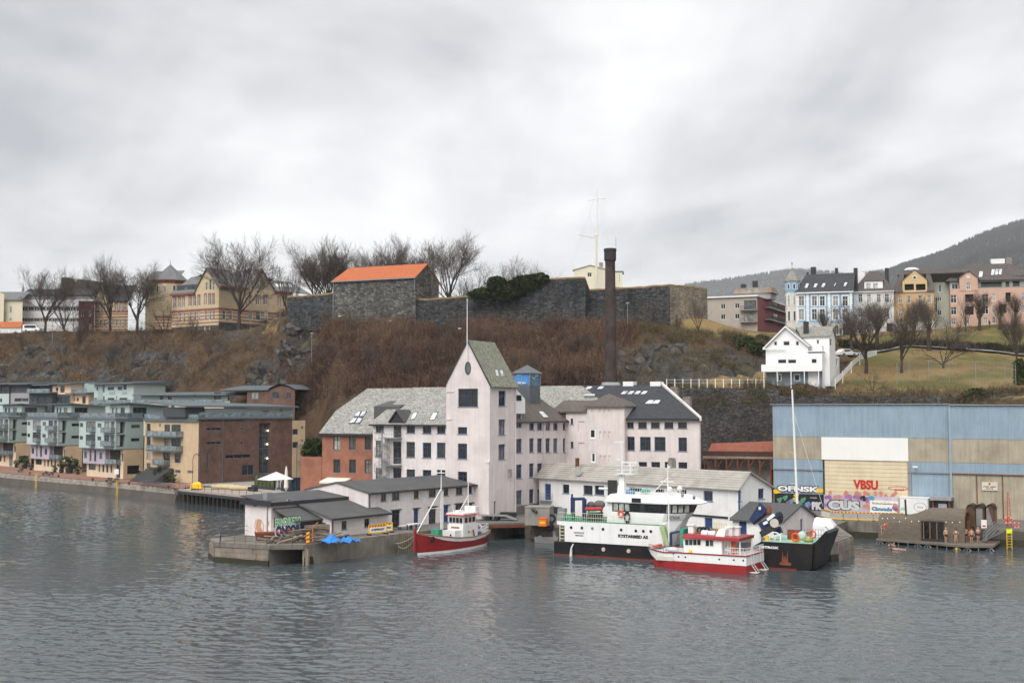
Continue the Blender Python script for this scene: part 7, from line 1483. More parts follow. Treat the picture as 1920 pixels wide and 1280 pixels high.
for i,(a_,b_) in enumerate(((544,572),(576,603))):
 q0,q1=Vector(gy(a_,921-i)),Vector(gy(b_,919-i));wd=(q1-q0).length;e=empty('arched_tent',q0,math.atan2(q1.y-q0.y,q1.x-q0.x),('left' if i==0 else 'right')+' dark round arched shelter with blue glazing at cafe','tent','arched shelters of the cafe');pr=[(wd/2-wd/2*math.cos(R(a)),0,1.1+1.3*math.sin(R(a))) for a in range(0,181,15)]
 MB().loft([[(0,y_,0)]+[(p[0],y_,p[2]) for p in pr]+[(wd,y_,0)] for y_ in (0,2.5)],closed=False,cap=False).build('shell',mat('tent_black',(.03,.03,.033),.7),e);MB().poly([(0,.3,0)]+[(p[0],.3,p[2]*.98) for p in pr]+[(wd,.3,0)]).build('glazing',glassmat('glass_blue',(.05,.085,.13),(.07,.1,.15),.5),e)
 for f in (.25,.5,.75):MB().box(wd*f-.05,wd*f+.05,.2,.28,0,2.2).build('bar',M_dark,e)
for i,(px,py,wd) in enumerate(((410,917,1.2),(424,916,1.6),(437,917.5,1.8),(452,919,2.0))):
 q=gy(px,py);e=empty('straw_bale',q,R(random.uniform(-20,20)),['leftmost pale wrapped bale on the cafe yard','second pale wrapped bale from the left','third pale wrapped bale from the left','largest pale wrapped bale nearest the pavilion'][i],'bale','pale bales on the cafe yard');MB().tube((-wd,0,.42),(wd,0,.42),.42,n=12).build('roll',mat('straw',(.5,.42,.24),.9,.2,2,bump=.5),e)
q=gy(368,918);e=empty('yellow_tarp',q,0,'bright yellow tarpaulin thrown over a small cart','tarpaulin');MB().loft([[(-1.0,-.6,.3),(1.1,-.6,.2),(1.2,.6,.3),(-1,.6,.3)],[(-.9,-.5,1.0),(.9,-.5,1.15),(.9,.5,1.1),(-.9,.5,1)],[(-.3,-.2,1.35),(.6,-.2,1.45),(.5,.2,1.4),(-.3,.2,1.3)]]).build('cover',M_yel,e);MB().box(-.8,.9,-.4,.4,0,.3).build('cart',M_dark,e)
q=gy(470,921);e=empty('cafe_sofa',q,DP.ang,'low black cafe sofa beside the pavilion','sofa');MB().box(-.9,.9,0,.8,.1,.45).build('seat',M_dark,e);MB().box(-.9,.9,.65,.85,.45,1.1).build('backrest',M_dark,e);MB().box(-1.05,-.9,0,.85,.05,.75).build('armrest',M_dark,e);MB().box(.9,1.05,0,.85,.05,.75).build('armrest',M_dark,e)
BWL=Bld('yard_wall','low red brick yard wall left of the brick annexe','wall',pg(563,206),nrm(1,-.35),2.3);MB().box(0,BWL.S(603,880),0,.4,0,BWL.Z(585,856)).build('masonry',M_rbrick,BWL.e)
# ================================================================== hilltop, left and centre
M_fort=rubblemat('fort_stone',(.032,.035,.039),(.11,.11,.11),(.014,.015,.017),1.3,.6)
M_fortw=rubblemat('fort_stone_brown',(.2,.165,.125),(.3,.26,.2),(.06,.05,.04),1.3,.2)
M_rubb=rubblemat('grey_rubble',(.07,.07,.066),(.2,.195,.175),(.022,.022,.022),1.2,.35)
M_turf=mat('dry_turf',(.27,.19,.085),.95,.3,1.5,bump=.6);M_otile=slatemat('orange_tile',(.52,.15,.06),(.47,.13,.05),(.4,.12,.05),.1,.28,.4)
M_ybrick=brickmat('yellow_brick',(.55,.43,.28),(.5,.39,.25),(.5,.4,.26),.3,.1,.01,.12,.2)
def stripemat():
 m,t,b=newmat('striped_brick');s=t.nodes.new('ShaderNodeSeparateXYZ');t.links.new(ocoord(t),s.inputs[0]);z=s.outputs[2]
 st=mathn(t,'LESS_THAN',mathn(t,'FRACT',mathn(t,'DIVIDE',z,.92)),.34);lo=mathn(t,'LESS_THAN',z,6.1);hi=mathn(t,'MULTIPLY',mathn(t,'GREATER_THAN',z,6.1),mathn(t,'LESS_THAN',z,6.8))
 f=mathn(t,'MAXIMUM',mathn(t,'MULTIPLY',st,lo),hi);c=mixc(t,f,(.56,.44,.28),(.26,.1,.07));c=mulc(t,c,rng(t,noisen(t,wpos(t),.6,6,.6),.3,.7,.88,1.12));t.links.new(c,b.inputs['Base Color']);b.inputs['Roughness'].default_value=.85;return m
M_strb=stripemat();M_redtrim=mat('red_brick_trim',(.28,.09,.06),.8,.15,1);M_plin=rubblemat('dark_plinth',(.09,.09,.09),(.14,.135,.13),(.04,.04,.04),1.6,0)
sty('sch',M_trim,2,(.62,),.1,.12,glass=G_cur,trim=M_redtrim,trimw=.14);sty('schs',M_trim,1,(.6,),.12,.12,glass=G_cur);sty('mod',M_trim,2,(),.1,.08);sty('white_tall',M_trim,2,(.66,),.1,.1,glass=G_cur)
# ---- fortress walls
def fort_wall(name,lab,pts,m,cap=5,batter=.07,turf=True):
 P0=at(pts[0][0],pts[0][2],pts[0][3]);e=empty(name,P0,0,lab,'fortress wall','stone walls of the hill fortress')
 for (a,b) in zip(pts[:-1],pts[1:]):
  n=6;lo=[];hi=[]
  for i in range(n+1):
   f=i/n;px,yt,yb,Y=(a[k]+(b[k]-a[k])*f for k in range(4));q=at(px,yb,Y);r=at(px,yt,Y);jig=noise.noise(Vector((px*.25,0,0)))*.25
   lo.append(q-P0+Vector((0,0,-3)));h_=r.z-q.z;hi.append(Vector((q.x-P0.x,q.y-P0.y+h_*batter,r.z-P0.z+jig)))
  mb=MB();mid=[l.lerp(h,.5)+Vector((0,noise.noise(l*.4)*.3,0)) for l,h in zip(lo,hi)]
  mb.loft([lo,mid,hi],closed=False,cap=False);mb.build('wall_face',m,e)
  if turf:
   back=[h+Vector((0,cap,.2)) for h in hi];fr_=[h+Vector((0,-.08,.04+abs(noise.noise(h))*.35)) for h in hi];t2=MB().loft([[h+Vector((0,-.1,-.25)) for h in hi],fr_,back],closed=False,cap=False);t2.build('turf',M_turf,e)
 return e
fort_wall('fortress_wall','low dark fortress wall left of the orange roofed stone hall',[(538,556,590,292),(580,553,596,287),(632,548,600,283)],M_fort,8)
fort_wall('fortress_wall','rounded grey bastion wall right of the orange roofed hall',[(772,566,612,279),(782,561,612,274.5),(830,558,612,271),(880,554,615,269)],M_fort,14)
fort_wall('fortress_wall','tall central fortress wall partly hung with green ivy',[(880,553,614,269),(940,556,612,267),(990,533,610,265),(1020,523,608,264),(1098,518,606,261)],M_fort,10)
fort_wall('fortress_wall','long right fortress wall behind the factory chimney',[(1098,519,606,261),(1106,543,606,264),(1155,540,606,263),(1210,537,606,262),(1257,533,606,261)],M_fort,12)
fort_wall('fortress_wall','sunlit brown stone end bastion of the fortress',[(1257,533,606,261),(1290,536,605,264),(1327,541,604,268)],M_fortw,10)
# ---- stone hall with orange roof
SHL=Bld('stone_hall','grey rubble stone hall with bright orange tiled roof','building',pg(624.5,283,40),nrm(4950,-2240),at(640,606,282).z)
wS=SHL.S(779.5,560);zsE=(SHL.Z(630,527)+SHL.Z(775,519.5))/2;dS=SHL.S(823,540,('R',wS));zsR=SHL.Z(801,494,('R',wS));ysR=SHL.S(801,494,('R',wS));sty('archw',M_sill,1,(),.12,.2)
SHL.wall(F0,0,wS,-4,zsE,[],M_rubb);SHL.wall(('R',wS),0,dS,-4,[(0,zsE),(ysR,zsR),(dS,zsE-.4)],SHL.rects(('R',wS),[(1665,500,1705,545)],'archw',zc(380,420,4))+SHL.rects(('R',wS),[(1682,320,1700,360)],'archw',zc(380,420,4)),M_rubb)
hip=SHL.S(655,502,('F',ysR));SHL.roof([[(-.35,-.4,zsE),(wS+.15,-.4,zsE),(wS+.15,ysR,zsR),(hip,ysR,zsR)],[(hip,ysR,zsR),(wS+.15,ysR,zsR),(wS+.15,dS+.3,zsE-.4),(-.35,dS+.3,zsE-.4)],[(-.35,-.4,zsE),(hip,ysR,zsR),(-.35,dS+.3,zsE-.4)]],M_otile,.2)
MB().box(-.35,wS+.15,-.55,-.4,zsE-.3,zsE-.08).tube((.1,-.15,zsE-9),(.1,-.15,zsE-.3),.09).tube((wS-.3,-.15,zsE-3),(wS-.3,-.15,zsE-.3),.07).build('gutter',M_grey,SHL.e)
# ---- cream signal house, flag mast
SG=Bld('signal_house','small cream gabled house on top of the fortress','building',pg(1076,291,48),nrm(1,-.12),at(1100,534,291).z);wG=SG.S(1138,520);zE_=SG.Z(1078,506);zP=SG.Z(1107,497)
SG.wall(F0,0,wG,-1,[(0,zE_),(wG*.5,zP),(wG,zE_)],SG.rects(F0,[(880,575,908,604)],'mod',zc(840,340,3.368)),mat('pale_cream',(.74,.69,.55),.7,.05,.6));SG.wall(('R',wG),0,9,-1,zE_,[],MATS['pale_cream'])
for q in ((0,zE_,wG/2,zP),(wG/2,zP,wG,zE_)):pass
SG.roof([[(-.3,-.3,zE_+.1),(wG/2,-.3,zP+.15),(wG/2,9,zP+.15),(-.3,9,zE_+.1)],[(wG/2,-.3,zP+.15),(wG+.3,-.3,zE_+.1),(wG+.3,9,zE_+.1),(wG/2,9,zP+.15)]],MATS['pale_cream'],.15)
x1_=SG.S(1167,520);SG.wall(('F',1.5),wG,x1_,-1,SG.Z(1150,508),SG.rects(('F',1.5),[(1078,588,1088,640)],'mod',zc(840,340,3.368)),MATS['pale_cream']);MB().box(wG,x1_+.2,1.3,8,SG.Z(1150,508),SG.Z(1150,507)).build('annexe_roof',M_felt,SG.e);MB().box(wG*.75,wG*.75+.9,3,4,zE_,zP+1.0).build('chimney_stack',MATS['grey_stack'],SG.e)
FM=empty('signal_mast',(at(1118,500,288).x,288,at(1118,530,288).z),0,'tall cream signal mast with yard arms and wire stays','mast');zb_=FM.location.z;mz_=lambda py:at(1118,py,288).z-zb_
MB().tube((0,0,0),(.1,0,mz_(430)),.27,.2).build('lower_mast',MATS['pale_cream'],FM);MB().tube((.15,-.1,mz_(448)),(.25,-.1,mz_(350)),.18,.07).build('topmast',M_trim,FM);ex=lambda px:at(px,440,288).x-FM.location.x
MB().tube((ex(1084),0,mz_(440)),(ex(1118),0,mz_(447)),.1).box(-.5,.6,-.3,.3,mz_(443),mz_(440)).build('gaff',MATS['pale_cream'],FM);MB().tube((ex(1103),0,mz_(376)),(ex(1136),0,mz_(371)),.09).build('yard',M_trim,FM);mb=MB()
for a_,b_ in (((1118,362),(1070,510)),((1118,362),(1092,440)),((1118,362),(1150,500)),((1104,374),(1110,440)),((1135,371),(1122,440)),((1135,371),(1128,460)),((1090,441),(1072,500)),((1104,374),(1090,440))):mb.tube((ex(a_[0]),0,mz_(a_[1])),(ex(b_[0]),.5,mz_(b_[1])),.009,n=3)
mb.build('stay_wires',M_grey,FM)
# ---- yellow brick school
zs_=zc(160,490,8);zs2=zc(380,420,4);dsl=nrm(3300,-2240);p=pg(410,318,40);zb_s=at(410,624,318).z
SCH=Bld('school','long yellow brick school with red stripes and tall gables','building',(p[0]-dsl[0]*25,p[1]-dsl[1]*25),dsl,zb_s);xs0=SCH.S(322,580);ze_=SCH.Z(370,547);gx0,gx1=SCH.S(366,540),25;zap=SCH.Z(396,502)
o=SCH.rects(F0,[(1330,545,1362,690),(1395,540,1428,690),(1455,535,1488,690),(1555,515,1590,670),(1620,512,1655,670),(1688,505,1720,665),(1785,490,1815,650),(1850,488,1880,650),(1905,486,1935,650)],'sch',zs_)+SCH.rects(F0,[(1400,770,1428,915),(1462,765,1490,912),(1560,755,1590,905),(1625,750,1655,900),(1690,745,1718,895),(1788,740,1815,885),(1850,735,1880,880),(1908,732,1935,880)],'schs',zs_)+SCH.rects(F0,[(1800,310,1830,435),(1852,265,1890,430),(1905,310,1930,435)],'schs',zs_)
SCH.wall(F0,xs0,25,SCH.Z(380,611),[(xs0,ze_),(gx0,ze_),((gx0+gx1)/2,zap),(gx1,ze_+.5)],o,M_strb);SCH.wall(F0,xs0,25,-3,SCH.Z(380,611),SCH.rects(F0,[(1780,975,1810,1065),(1850,975,1875,1065)],'schs',zs_),M_plin,'plinth')
dR=SCH.S(545,580,('R',25));RR=('R',25);gr0,gr1=SCH.S(463,560,RR),SCH.S(514,560,RR);zap2=SCH.Z(486,504,RR);zer=SCH.Z(530,546,RR);zer2=SCH.Z(440,537,RR)
o=SCH.rects(RR,[(402,535,430,605),(458,535,488,605),(565,540,580,615),(608,545,630,620),(5,530,25,605),(40,530,60,605),(75,528,95,605),(348,538,368,605)],'sch',zs2)+SCH.rects(RR,[(345,648,375,722),(402,648,435,722),(460,650,490,722),(565,655,585,720),(5,648,25,718),(40,648,60,718),(75,646,95,718),(150,646,175,718),(200,646,225,718)],'schs',zs2)+SCH.rects(RR,[(405,410,432,490),(366,435,386,490),(450,440,470,490)],'schs',zs2)
SCH.wall(RR,0,dR,SCH.Z(450,607,RR),[(0,zer2),(gr0,zer2),((gr0+gr1)/2,zap2),(gr1,zer),(dR,zer)],o,M_strb);SCH.wall(RR,0,dR,-3,SCH.Z(450,607,RR),SCH.rects(RR,[(350,765,368,800),(405,768,425,800)],'schs',zs2),M_plin,'plinth')
M_sslate=slatemat('school_slate',(.13,.135,.14),(.19,.195,.195),(.28,.28,.26),.5);rz_=zap-.3;xm=18
SCH.roof([[(xs0-.4,-.5,ze_),(gx0+.2,-.5,ze_),((gx0+gx1)/2,7,rz_),(xs0-.4,7,rz_-.6)],[(gx0-.2,-.4,ze_),((gx0+gx1)/2,-.4,zap+.15),((gx0+gx1)/2,8,zap+.15),(gx0-.2,8,ze_)],[((gx0+gx1)/2,-.4,zap+.15),(gx1+.3,-.4,ze_+.4),(gx1+.3,8,ze_+.4),((gx0+gx1)/2,8,zap+.15)],[(25.5,3,zer2),(25.5,gr0+.3,zer2),(18,(gr0+gr1)/2,rz_),(18,3,rz_)],[(25.4,gr0-.3,zer2),(25.4,(gr0+gr1)/2,zap2+.15),(15,(gr0+gr1)/2,zap2+.15),(15,gr0-.3,zer2)],[(25.4,(gr0+gr1)/2,zap2+.15),(25.4,gr1+.3,zer),(15,gr1+.3,zer),(15,(gr0+gr1)/2,zap2+.15)],[(25.5,gr1,zer),(25.5,dR+8,zer),(17,dR+8,rz_-.3),(17,gr1-4,rz_-.3)],[(18,3,rz_),(18,dR,rz_),(8,dR,ze_),(8,7,rz_-.5)]],M_sslate,.2)
MB().box(xs0-.4,gx0,-.6,-.05,ze_-.6,ze_-.15).build('eaves',M_redtrim,SCH.e);MB().box(25.05,25.6,gr1,dR,zer-.6,zer-.15).build('eaves',M_redtrim,SCH.e);MB().box(25.05,25.6,.2,gr0,zer2-.6,zer2-.15).build('eaves',M_redtrim,SCH.e)
for i in range(4):x=540+i*33;SCH.skylight([(25.5,gr1,zer),(25.5,dR,zer),(17,dR,rz_-.3)],[zs2(*q) for q in ((x,450),(x+20,450),(x+36,472),(x+14,472))],M_trim,SCH.e)
sd0,sd1=SCH.S(*zs_(1340,420)),SCH.S(*zs_(1730,400));MB().box(sd0,sd1,.8,4,ze_+.2,SCH.Z(*zs_(1540,350),('F',.8))).build('shed_dormer',M_dkpan,SCH.e)
for a_,b_ in ((1345,1400),(1460,1500),(1565,1620),(1670,1720)):MB().box(SCH.S(*zs_(a_,400)),SCH.S(*zs_(b_,400)),.7,.78,ze_+.5,ze_+1.7).build('dormer_pane',G_cur,SCH.e)
# school stair tower with pyramid roof
q=pg(318,338,45);TW=Bld('school_tower','round yellow school stair tower with pointed slate roof','building',q,(1,0),zb_s-1);rt=4.6;zte=TW.Z(318,524,('F',-rt));zta=TW.Z(334,496)
MB().lathe([(rt,-4),(rt,zte)],n=12).build('drum',M_strb,TW.e);MB().lathe([(rt+.1,zte-.9),(rt+.7,zte-.1),(rt+.7,zte)],n=12).build('cornice',M_redtrim,TW.e);MB().lathe([(rt+.75,zte),(.1,zta),(.02,zta+1.6)],n=8).build('roof',M_sslate,TW.e)
for k_ in range(5):a=R(-150+k_*30);x,y=rt*math.cos(a),rt*math.sin(a);o=MB().box(-.35,.35,-.06,.02,zte-3.8,zte-1.4).build('window',M_trim,TW.e,(x,y,0),a+math.pi/2);MB().box(-.26,.26,-.08,-.06,zte-3.6,zte-1.6).build('pane',G_cur,o)
MB().box(3,15,2,10,-4,zte-.5).build('rear_wall',M_ybrick,TW.e);TW.roof([[(-6.3,-3,zte),(3,-4,zte),(3,4,zta-1.2),(-6.3,4,zta-1.5)]],M_sslate,.2,'side_roof');MB().box(-6,-3,-2.9,6,-4,zte).build('side_wall',M_ybrick,TW.e)
# left school wing
LWG=Bld('school_wing','smaller yellow striped school wing behind bare trees','building',pg(177,352,42),nrm(1,-.1),at(200,625,352).z);wq=LWG.S(240,590);ze_=LWG.Z(200,564);zg=LWG.Z(190,531);xg=LWG.S(204,570)
zt3=zc(0,480,8);o=LWG.rects(F0,[(1490,950,1520,1060),(1545,950,1575,1060),(1620,950,1650,1060),(1735,945,1765,1055),(1790,945,1820,1055),(1870,945,1900,1055)],'schs',zt3)+LWG.rects(F0,[(1490,700,1520,830),(1545,700,1575,830),(1730,700,1765,820),(1800,700,1830,820),(1860,700,1890,820)],'sch',zt3)
LWG.wall(F0,0,wq,-2,[(0,ze_),(xg/2,zg),(xg,ze_),(wq,ze_)],o,M_strb);LWG.roof([[(xg/2,-.3,zg+.2),(xg+.2,-.3,ze_),(xg+.2,8,ze_),(xg/2,8,zg+.2)],[(-.2,-.3,ze_),(xg/2,-.3,zg+.2),(xg/2,8,zg+.2),(-.2,8,ze_)],[(xg,-.4,ze_),(wq+.4,-.4,ze_),(wq,6,zg),(xg,6,zg)]],M_dslate,.2)
# ---- dark red block, modern white block, cream house at the far left
RDB=Bld('red_house','narrow dark red brick house behind bare trees','building',pg(147,349,42),(1,0),at(160,627,349).z);w_=RDB.S(177,590);RDB.wall(F0,0,w_,-2,RDB.Z(160,566),RDB.rects(F0,[(1215,815,1255,910),(1335,815,1370,905),(1220,1010,1250,1120),(1335,1010,1370,1100)],'mod',zt3),mat('oxblood_brick',(.12,.03,.028),.85,.2,.8));MB().box(-.2,w_+.2,-.2,8,RDB.Z(160,566),RDB.Z(160,564)).build('roof',M_dkpan,RDB.e)
MDB=Bld('office_block','white banded office block with dark curved rooftop box','building',pg(40,354,42),(1,0),at(90,627,354).z);w_=MDB.S(176,590)
for i,(y0_,y1_,m_) in enumerate(((553,562,M_lgrey),(562,574,M_white),(583,596,M_white),(603,628,M_white))):MDB.wall(F0,0,w_,MDB.Z(100,y1_),MDB.Z(100,y0_),[],m_,'spandrel')
for y0_,y1_ in ((574,583),(596,603)):MDB.wall(F0,0,w_,MDB.Z(100,y1_),MDB.Z(100,y0_),[(w_*k_/12+.1,MDB.Z(100,y1_)+.1,w_*(k_+1)/12-.1,MDB.Z(100,y0_)-.1,'mod') for k_ in range(12)],M_dkpan,'window_strip')
MB().hexa([(0,-.5,MDB.Z(100,553)),(w_,-.5,MDB.Z(100,553)),(w_,10,MDB.Z(100,553)),(0,10,MDB.Z(100,553))],[(1.5,1,MDB.Z(100,541)),(w_-.5,1,MDB.Z(100,541)),(w_-.5,9,MDB.Z(100,541)),(1.5,9,MDB.Z(100,541))]).build('mansard',M_dkpan,MDB.e)
xa_,xb_=MDB.S(108,530),MDB.S(121,530);MB().box(xa_,xb_,3,6,MDB.Z(110,545),MDB.Z(110,518)).build('lift_housing',mat('rooftop_brown',(.07,.06,.055),.7,.15,1),MDB.e)
xa_,xb_=MDB.S(123,530),MDB.S(192,530);zl_,zh_=MDB.Z(150,540),MDB.Z(150,521);MB().loft([[(xa_+(xb_-xa_)*f,2,zl_-f*f*1.2),(xa_+(xb_-xa_)*f,2,zh_-f*f*1.3),(xa_+(xb_-xa_)*f,8,zh_-f*f*1.3),(xa_+(xb_-xa_)*f,8,zl_-f*f*1.2)] for f in np.linspace(0,1,8)]).build('curved_box',MATS['rooftop_brown'],MDB.e);c=MDB.pt(142,526,('F',1.95));MB().prism([(c.x-.55,1.93,c.z+.4),(c.x+.55,1.93,c.z+.4),(c.x,1.93,c.z-.7)],(0,.04,0)).build('emblem',mat('emblem_tan',(.5,.35,.2),.6),MDB.e)
CRH=Bld('cream_house','cream house with grey slate roof at the left edge','building',pg(-40,348,42),(1,0),at(10,630,348).z);w_=CRH.S(42,590);zeC=CRH.Z(20,562);CRH.wall(F0,0,w_,-2,zeC,CRH.rects(F0,[(145,755,178,855),(140,930,178,975)],'white_tall',zt3),mat('cream_wall',(.68,.62,.47),.7,.06,.6));CRH.roof([[(0,-.5,zeC),(w_,-.5,zeC),(w_,5,CRH.Z(20,547,('F',5))),(0,5,CRH.Z(20,547,('F',5)))]],M_sslate,.2)
x0_=CRH.S(7,590,('F',-1.5));CRH.wall(('F',-1.5),0,x0_,-2,[(0,CRH.Z(0,536)),(x0_,CRH.Z(5,552))],[],mat('cream_wall',(0,0,0)));MB().lathe([(.5,0),(.05,1.6),(.02,3.2)],(CRH.S(30,546),5,CRH.Z(30,546,('F',5))),8).build('roof_spire',M_sslate,CRH.e)
OW=Bld('garage_wall','low white wall with an orange tiled top at left edge','wall',pg(-40,341,40),(1,0),at(20,632,341).z);w_=OW.S(40,610);MB().box(0,w_,0,3,-2,OW.Z(20,614)).build('masonry',M_white,OW.e);MB().hexa([(0,-.3,OW.Z(20,614)),(w_,-.3,OW.Z(20,614)),(w_,3,OW.Z(20,614)),(0,3,OW.Z(20,614))],[(0,2.2,OW.Z(20,602)),(w_-.4,2.2,OW.Z(20,602)),(w_-.4,3,OW.Z(20,602)),(0,3,OW.Z(20,602))]).build('tiles',M_otile,OW.e)
# ---- vehicles
def car(name,lab,p,rz,L,H,m,van=False):
 e=empty(name,p,rz,lab,'van' if van else 'car');wd=1.75 if not van else 1.95
 prof=[(-L/2,.3),(L/2,.3),(L/2,.62),(L/2-.1,.8),(L*.24,.92),(L*.1,H),(-L*.3,H),(-L*.44,.95),(-L/2,.85)] if not van else [(-L/2,.3),(L/2,.3),(L/2,.9),(L*.36,1.15),(L*.24,H),(-L/2+.1,H),(-L/2,H-.2)]
 MB().loft([[(x,-wd/2*(1 if z<1 else .88),z) for x,z in prof],[(x,wd/2*(1 if z<1 else .88),z) for x,z in prof]]).build('body',m,e)
 for s_ in (-1,1):
  y=s_*(wd/2*.93+.03);gl=[(-L*.28,.95),(L*.2,.95),(L*.09,H-.12),(-L*.26,H-.12)] if not van else [(-L*.4,1.1),(L*.3,1.1),(L*.22,H-.25),(-L*.4,H-.25)]
  MB().prism([(x,y,z) for x,z in gl],(0,-.03*s_,0)).build('side_window',M_pane,e)
  for x in (-L*.3,L*.3):q=MB().tube((x,s_*(wd/2-.2),.33),(x,s_*(wd/2+.02),.33),.33,n=14).build('wheel',M_tyre,e);MB().tube((x,s_*(wd/2-.1),.33),(x,s_*(wd/2+.03),.33),.19,n=12).build('rim',M_grey,q)
  MB().box(L/2-.05,L/2+.01,s_*.6-.15,s_*.6+.15,.6,.75).build('headlight',M_panep,e)
 return e
M_carw=mat('car_white',(.78,.78,.78),.3,.03,1,spec=.6);M_carb=mat('car_black',(.015,.015,.017),.25,.1,1,spec=.6)
p=at(61,627,337);car('van','white minibus parked on the hilltop street at left',(p.x,337,max(p.z,hz(p.x,337))),R(-6),5.0,2.1,M_carw,True)
for i,(px,py,hgt) in enumerate(((98,642,58),(637,618,22),(732,620,16),(862,635,16),(1177,628,58),(584,700,70))):
 p=gp(px,py);h_=hgt/FPX*p.y;e=empty('lamp_post',p,0,['slim lamp post on slope below the minibus','short floodlight post below the stone hall corner','short floodlight post below stone hall middle','short floodlight post left of the tower gable','tall thin lamp post right of factory chimney','thin lamp post on slope above the brick annexe'][i],'lamp post','lamp posts on the slope')
 MB().tube((0,0,-1),(0,0,h_),.07,.05,6).build('pole',M_grey,e);MB().box(-.35,.35,-.15,.15,h_,h_+.25).build('lamp_head',M_trim if hgt<30 else M_grey,e)
# ================================================================== right hand hill: villa, houses, road
zv,zw7=zc(1300,460,1463/320),zc(1560,400,1355/360)
M_vslate=slatemat('villa_slate',(.2,.2,.185),(.3,.295,.26),(.4,.4,.32),.6)
M_clap=mat('white_clapboard',(.85,.85,.845),.55,.04,.6,streak=.06)
sty('vil',M_trim,1,(),.1,.05,trim=M_clap,trimw=.1);sty('vil2',M_trim,2,(),.08,.05)
VL=Bld('white_villa','white wooden villa with balcony and slate roof on the slope','house',pg(1436.5,213,21),nrm(5200,-2240),at(1450,724,213).z);wv=VL.S(1541.7,690);zve=VL.Z(1436,650);xa=VL.S(1473,610);zva=VL.Z(1473,612);zge=VL.Z(1515,646);xg=VL.S(1515,646);zfl=VL.Z(1490,695)
o=VL.rects(F0,[(690,822,720,860),(770,820,827,860),(877,820,907,860),(722,975,800,1013),(808,975,885,1013),(1010,970,1060,1012)],'vil',zv)
VL.wall(F0,0,wv,zfl,[(0,zve),(xa,zva),(xg,zge),(xg+.01,VL.Z(1530,662)),(wv,VL.Z(1530,662))],o,M_clap);VL.wall(('F',.02),0,wv,-2,zfl,VL.rects(F0,[(727,1105,752,1160),(865,1105,912,1160)],'vil',zv),mat('blue_grey_boards',(.2,.25,.29),.6,.06,1),'lower_wall')
xd0,xd1=VL.S(*zv(985,1140)),VL.S(*zv(1075,1140));MB().box(xd0,xd1,-.06,-.005,-.5,VL.Z(*zv(1030,1080))).build('garage_door',M_clap,VL.e)
dv=VL.S(1574,690,('R',wv));VL.wall(('R',wv),0,dv,-2,VL.Z(1550,662,('R',wv)),VL.rects(('R',wv),[(1122,963,1138,1025),(1170,968,1192,1030),(1220,968,1238,1030)],'vil',zv),M_clap)
# cross wing
fx=('F',3.0);x0_,x1_=VL.S(*zv(940,800),fx),VL.S(*zv(1165,800),fx);zce=VL.Z(*zv(1050,772),fx);VL.wall(fx,x0_,x1_,0,zce,VL.rects(fx,[(1055,808,1080,848)],'vil',zv),M_clap,'wing_wall');Rx=('R',x1_);yb0,yb1=3.0,max(6.5,VL.S(*zv(1215,800),Rx));zca=VL.Z(*zv(1180,692),Rx)
VL.wall(Rx,yb0,yb1,0,[(yb0,zce),((yb0+yb1)/2,zca),(yb1,zce)],VL.rects(Rx,[(1163,800,1188,862)],'vil',zv),M_clap,'wing_wall')
k=(zva-zve)/xa;VL.roof([[(-.4,-.4,zve-.4*k),(xa,-.4,zva+.1),(xa,8,zva+.1),(-.4,8,zve-.4*k)],[(xa,-.4,zva+.1),(xg+.25,-.4,zge-.2),(xg+.25,8,zge-.2),(xa,8,zva+.1)]],M_vslate,.2);VL.roof([[(xa+.6,(yb0+yb1)/2,zca+.1),(x1_+.3,(yb0+yb1)/2,zca+.1),(x1_+.3,yb0-.3,zce-.1),(xa+2.2,yb0-.3,zce-.1)],[(xa+.6,(yb0+yb1)/2,zca+.1),(x1_+.3,(yb0+yb1)/2,zca+.1),(x1_+.3,yb1+.3,zce-.1),(xa,yb1+.3,zce-.1)]],M_vslate,.2,'wing_roof')
MB().box(-.35,xa,-.55,-.42,zve-.5,zve-.3).prism([(-.45,-.5,zve-.55),(xa,-.5,zva-.2),(xa,-.5,zva+.1),(-.45,-.5,zve-.25)],(0,.08,0)).prism([(xa,-.5,zva-.2),(xg+.3,-.5,zge-.5),(xg+.3,-.5,zge-.2),(xa,-.5,zva+.1)],(0,.08,0)).build('bargeboard',M_clap,VL.e)
c=VL.pt(*zv(968,715),('F',4));MB().box(c.x-.45,c.x+.4,3.6,4.4,zce,VL.Z(*zv(968,652),('F',4))).build('chimney_stack',M_dark,VL.e)
zb1,zb0=VL.Z(*zv(850,1017),('F',-1.6)),VL.Z(*zv(850,1075),('F',-1.6));bl=MB().box(-.5,wv+.1,-1.6,-.01,zb0-.1,zb0+.12).build('balcony',M_clap,VL.e);MB().box(-.5,wv+.1,-1.6,-1.52,zb0+.12,zb1).box(-.5,-.42,-1.5,-.02,zb0+.12,zb1).build('parapet',M_clap,bl)
for x in (605,720,838,952,1075):X=VL.S(*zv(x,1130),('F',-1.5));MB().box(X-.07,X+.07,-1.57,-1.43,-1.5,zb0-.1).build('post',M_clap,VL.e)
zt_=VL.Z(*zv(1060,905),('F',.6));MB().box(VL.S(*zv(968,900)),wv+.1,-.1,3,zt_-.15,zt_).build('terrace',M_clap,VL.e);railing(MB(),[(VL.S(*zv(985,900)),0,zt_),(wv,0,zt_),(wv,2.5,zt_)],.9,r=.03).build('railing',M_clap,VL.e)
